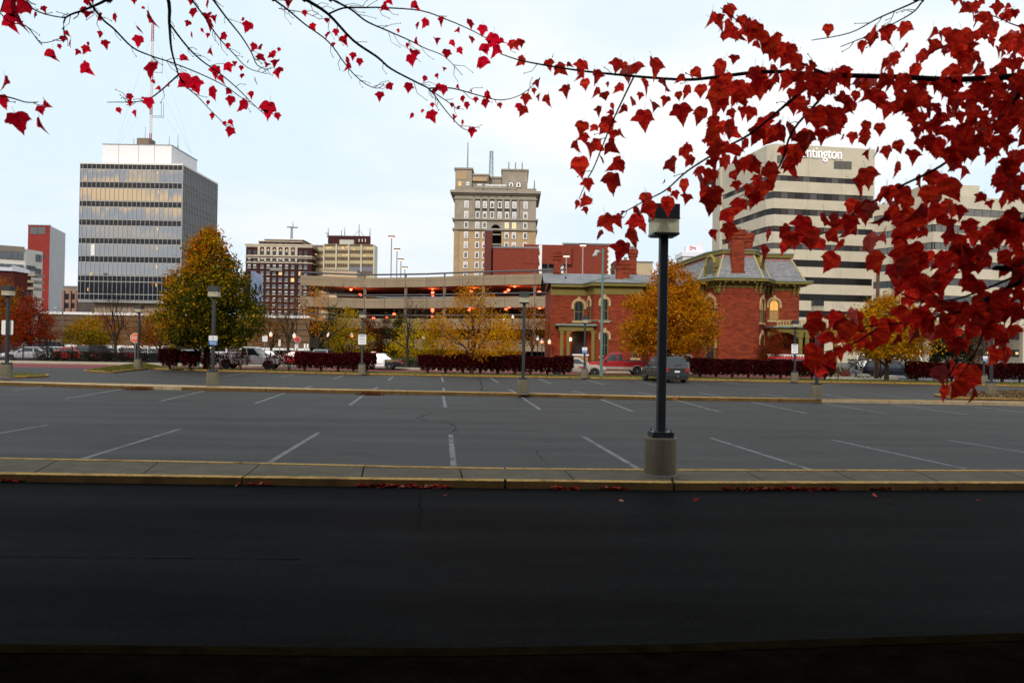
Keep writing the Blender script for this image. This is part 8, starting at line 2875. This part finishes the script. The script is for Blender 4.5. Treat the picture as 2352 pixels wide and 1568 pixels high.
for zx, zy, zw in [(130,120,230),(180,60,150),(100,200,140),(455,480,120),(735,580,110),(1270,590,140),(1540,690,130),(1640,720,130),(1790,790,110),(1915,770,60),(1935,850,80),(2030,890,110),(2250,930,130),(2330,980,60),(160,1030,180),(350,1060,130),(40,700,110),(30,860,110),(390,870,100),(345,930,70),(1000,930,50),(1135,960,60),(1250,870,90),(1090,820,60),(1090,870,45),(1195,825,30),(1930,1110,80),(1885,1040,40),(1940,1030,50),(1780,980,55),(1745,865,40),(2150,690,60),(2330,620,70),(2310,530,80),(2195,490,80),(2125,400,70),(2185,400,60),(2075,230,90),(2035,165,35),(1870,310,70),(1610,300,50),(1770,430,75),(1620,110,80),(1740,40,80),(1600,15,60),(1575,200,55),(1740,140,80),(1800,155,60),(1760,210,110),(1700,260,40),(1745,300,40),(1275,170,130),(1205,70,30),(1175,255,70),(1160,350,90),(965,155,70),(840,150,80),(735,120,90),(700,85,60),(885,375,70),(840,300,60),(715,420,70),(740,375,40),(530,330,60),(590,370,70),(570,285,50),(500,395,40),(650,440,50),(295,130,50),(370,80,50),(1555,490,70),(1910,390,50),(1920,570,80),(1970,535,40),(2030,640,45),(2080,520,35),(2025,575,40),(1870,680,80),(1810,610,100),(2110,800,60),(2240,545,50),(730,20,60),(780,10,60),(1125,15,40),(1415,715,40),(1325,740,40),(1290,690,40),(2300,450,45),(2270,470,50),(2340,420,35),(2345,590,60)]:
    ml_t.leaf(zx * .2737, zy * .2737, zw * .2737)
for zx, zy, zw in [(410,20,90),(545,115,50),(615,230,60),(730,175,45),(730,300,60),(805,275,55),(880,340,80),(785,375,35),(900,560,75),(900,520,70),(950,475,60),(1005,525,60),(1260,730,70),(1175,810,75),(1415,740,80),(1220,60,80),(1260,10,70),(1480,50,80),(1550,200,80),(1490,220,60),(1695,180,75),(1330,265,35),(1485,355,65),(1405,385,40),(1460,460,90),(1440,510,90),(1650,340,65),(1790,370,60),(1735,455,80),(1850,430,60),(1715,580,35),(1825,250,60),(1935,205,80),(2035,260,85),(1945,335,65),(2110,350,120),(2140,430,110),(2060,420,90),(2030,540,120),(2180,350,60),(2280,380,80),(2340,360,60),(1655,640,40),(1550,665,50),(1640,760,70),(1710,760,80),(1670,735,60),(1835,735,50),(1940,770,45),(1980,840,45),(1870,835,55),(1905,890,60),(2085,800,70),(2060,870,80),(2185,890,45),(1440,975,50),(1530,935,35),(1615,980,95),(1615,885,40),(1780,885,40),(1835,905,35),(1795,995,60),(1865,1035,50),(1945,1110,75),(2340,900,60)]:
    ml_t.leaf(551 + zx * .2737, zy * .2737, zw * .2737)
ml_t.finish(LFL)

# ---- overhead crowns of both maples, out of view, widened to shade the foreground
DK = [(0.16, 0.010, 0.010), (0.11, 0.008, 0.008), (0.20, 0.014, 0.010)]
mr_t.crown(-1.0, 24, -11, 3.6, 30000, 3.6, DK)
ml_t.crown(-24, 1.0, -11, 3.6, 30000, 3.6, DK)
# unseen long block added behind the drive for dark reflections and lot shade
cl = thing('unseen_block', 'unseen brown brick block added behind the viewpoint for reflections and shade', 'building', (0, -24, 0))
M_CL = brickmat('unseen_block_brick', (0.12, 0.06, 0.04), (0.10, 0.05, 0.035), (0.1, 0.08, 0.06), .24, .085, .012)
MB().box(-235, 95, -44, -24, 0, 30).build('wall', M_CL, cl)
MB().box(-235.3, 95.3, -44.3, -23.7, 30, 30.7).build('parapet', M_CONC, cl)
for f in range(6):
    for k in range(65):
        piece('window', G_DARK, cl, -231 + k * 5, -23.96, 3 + f * 4, 2.6, .12, 1.9)
print('OBJECTS', len(bpy.data.objects))
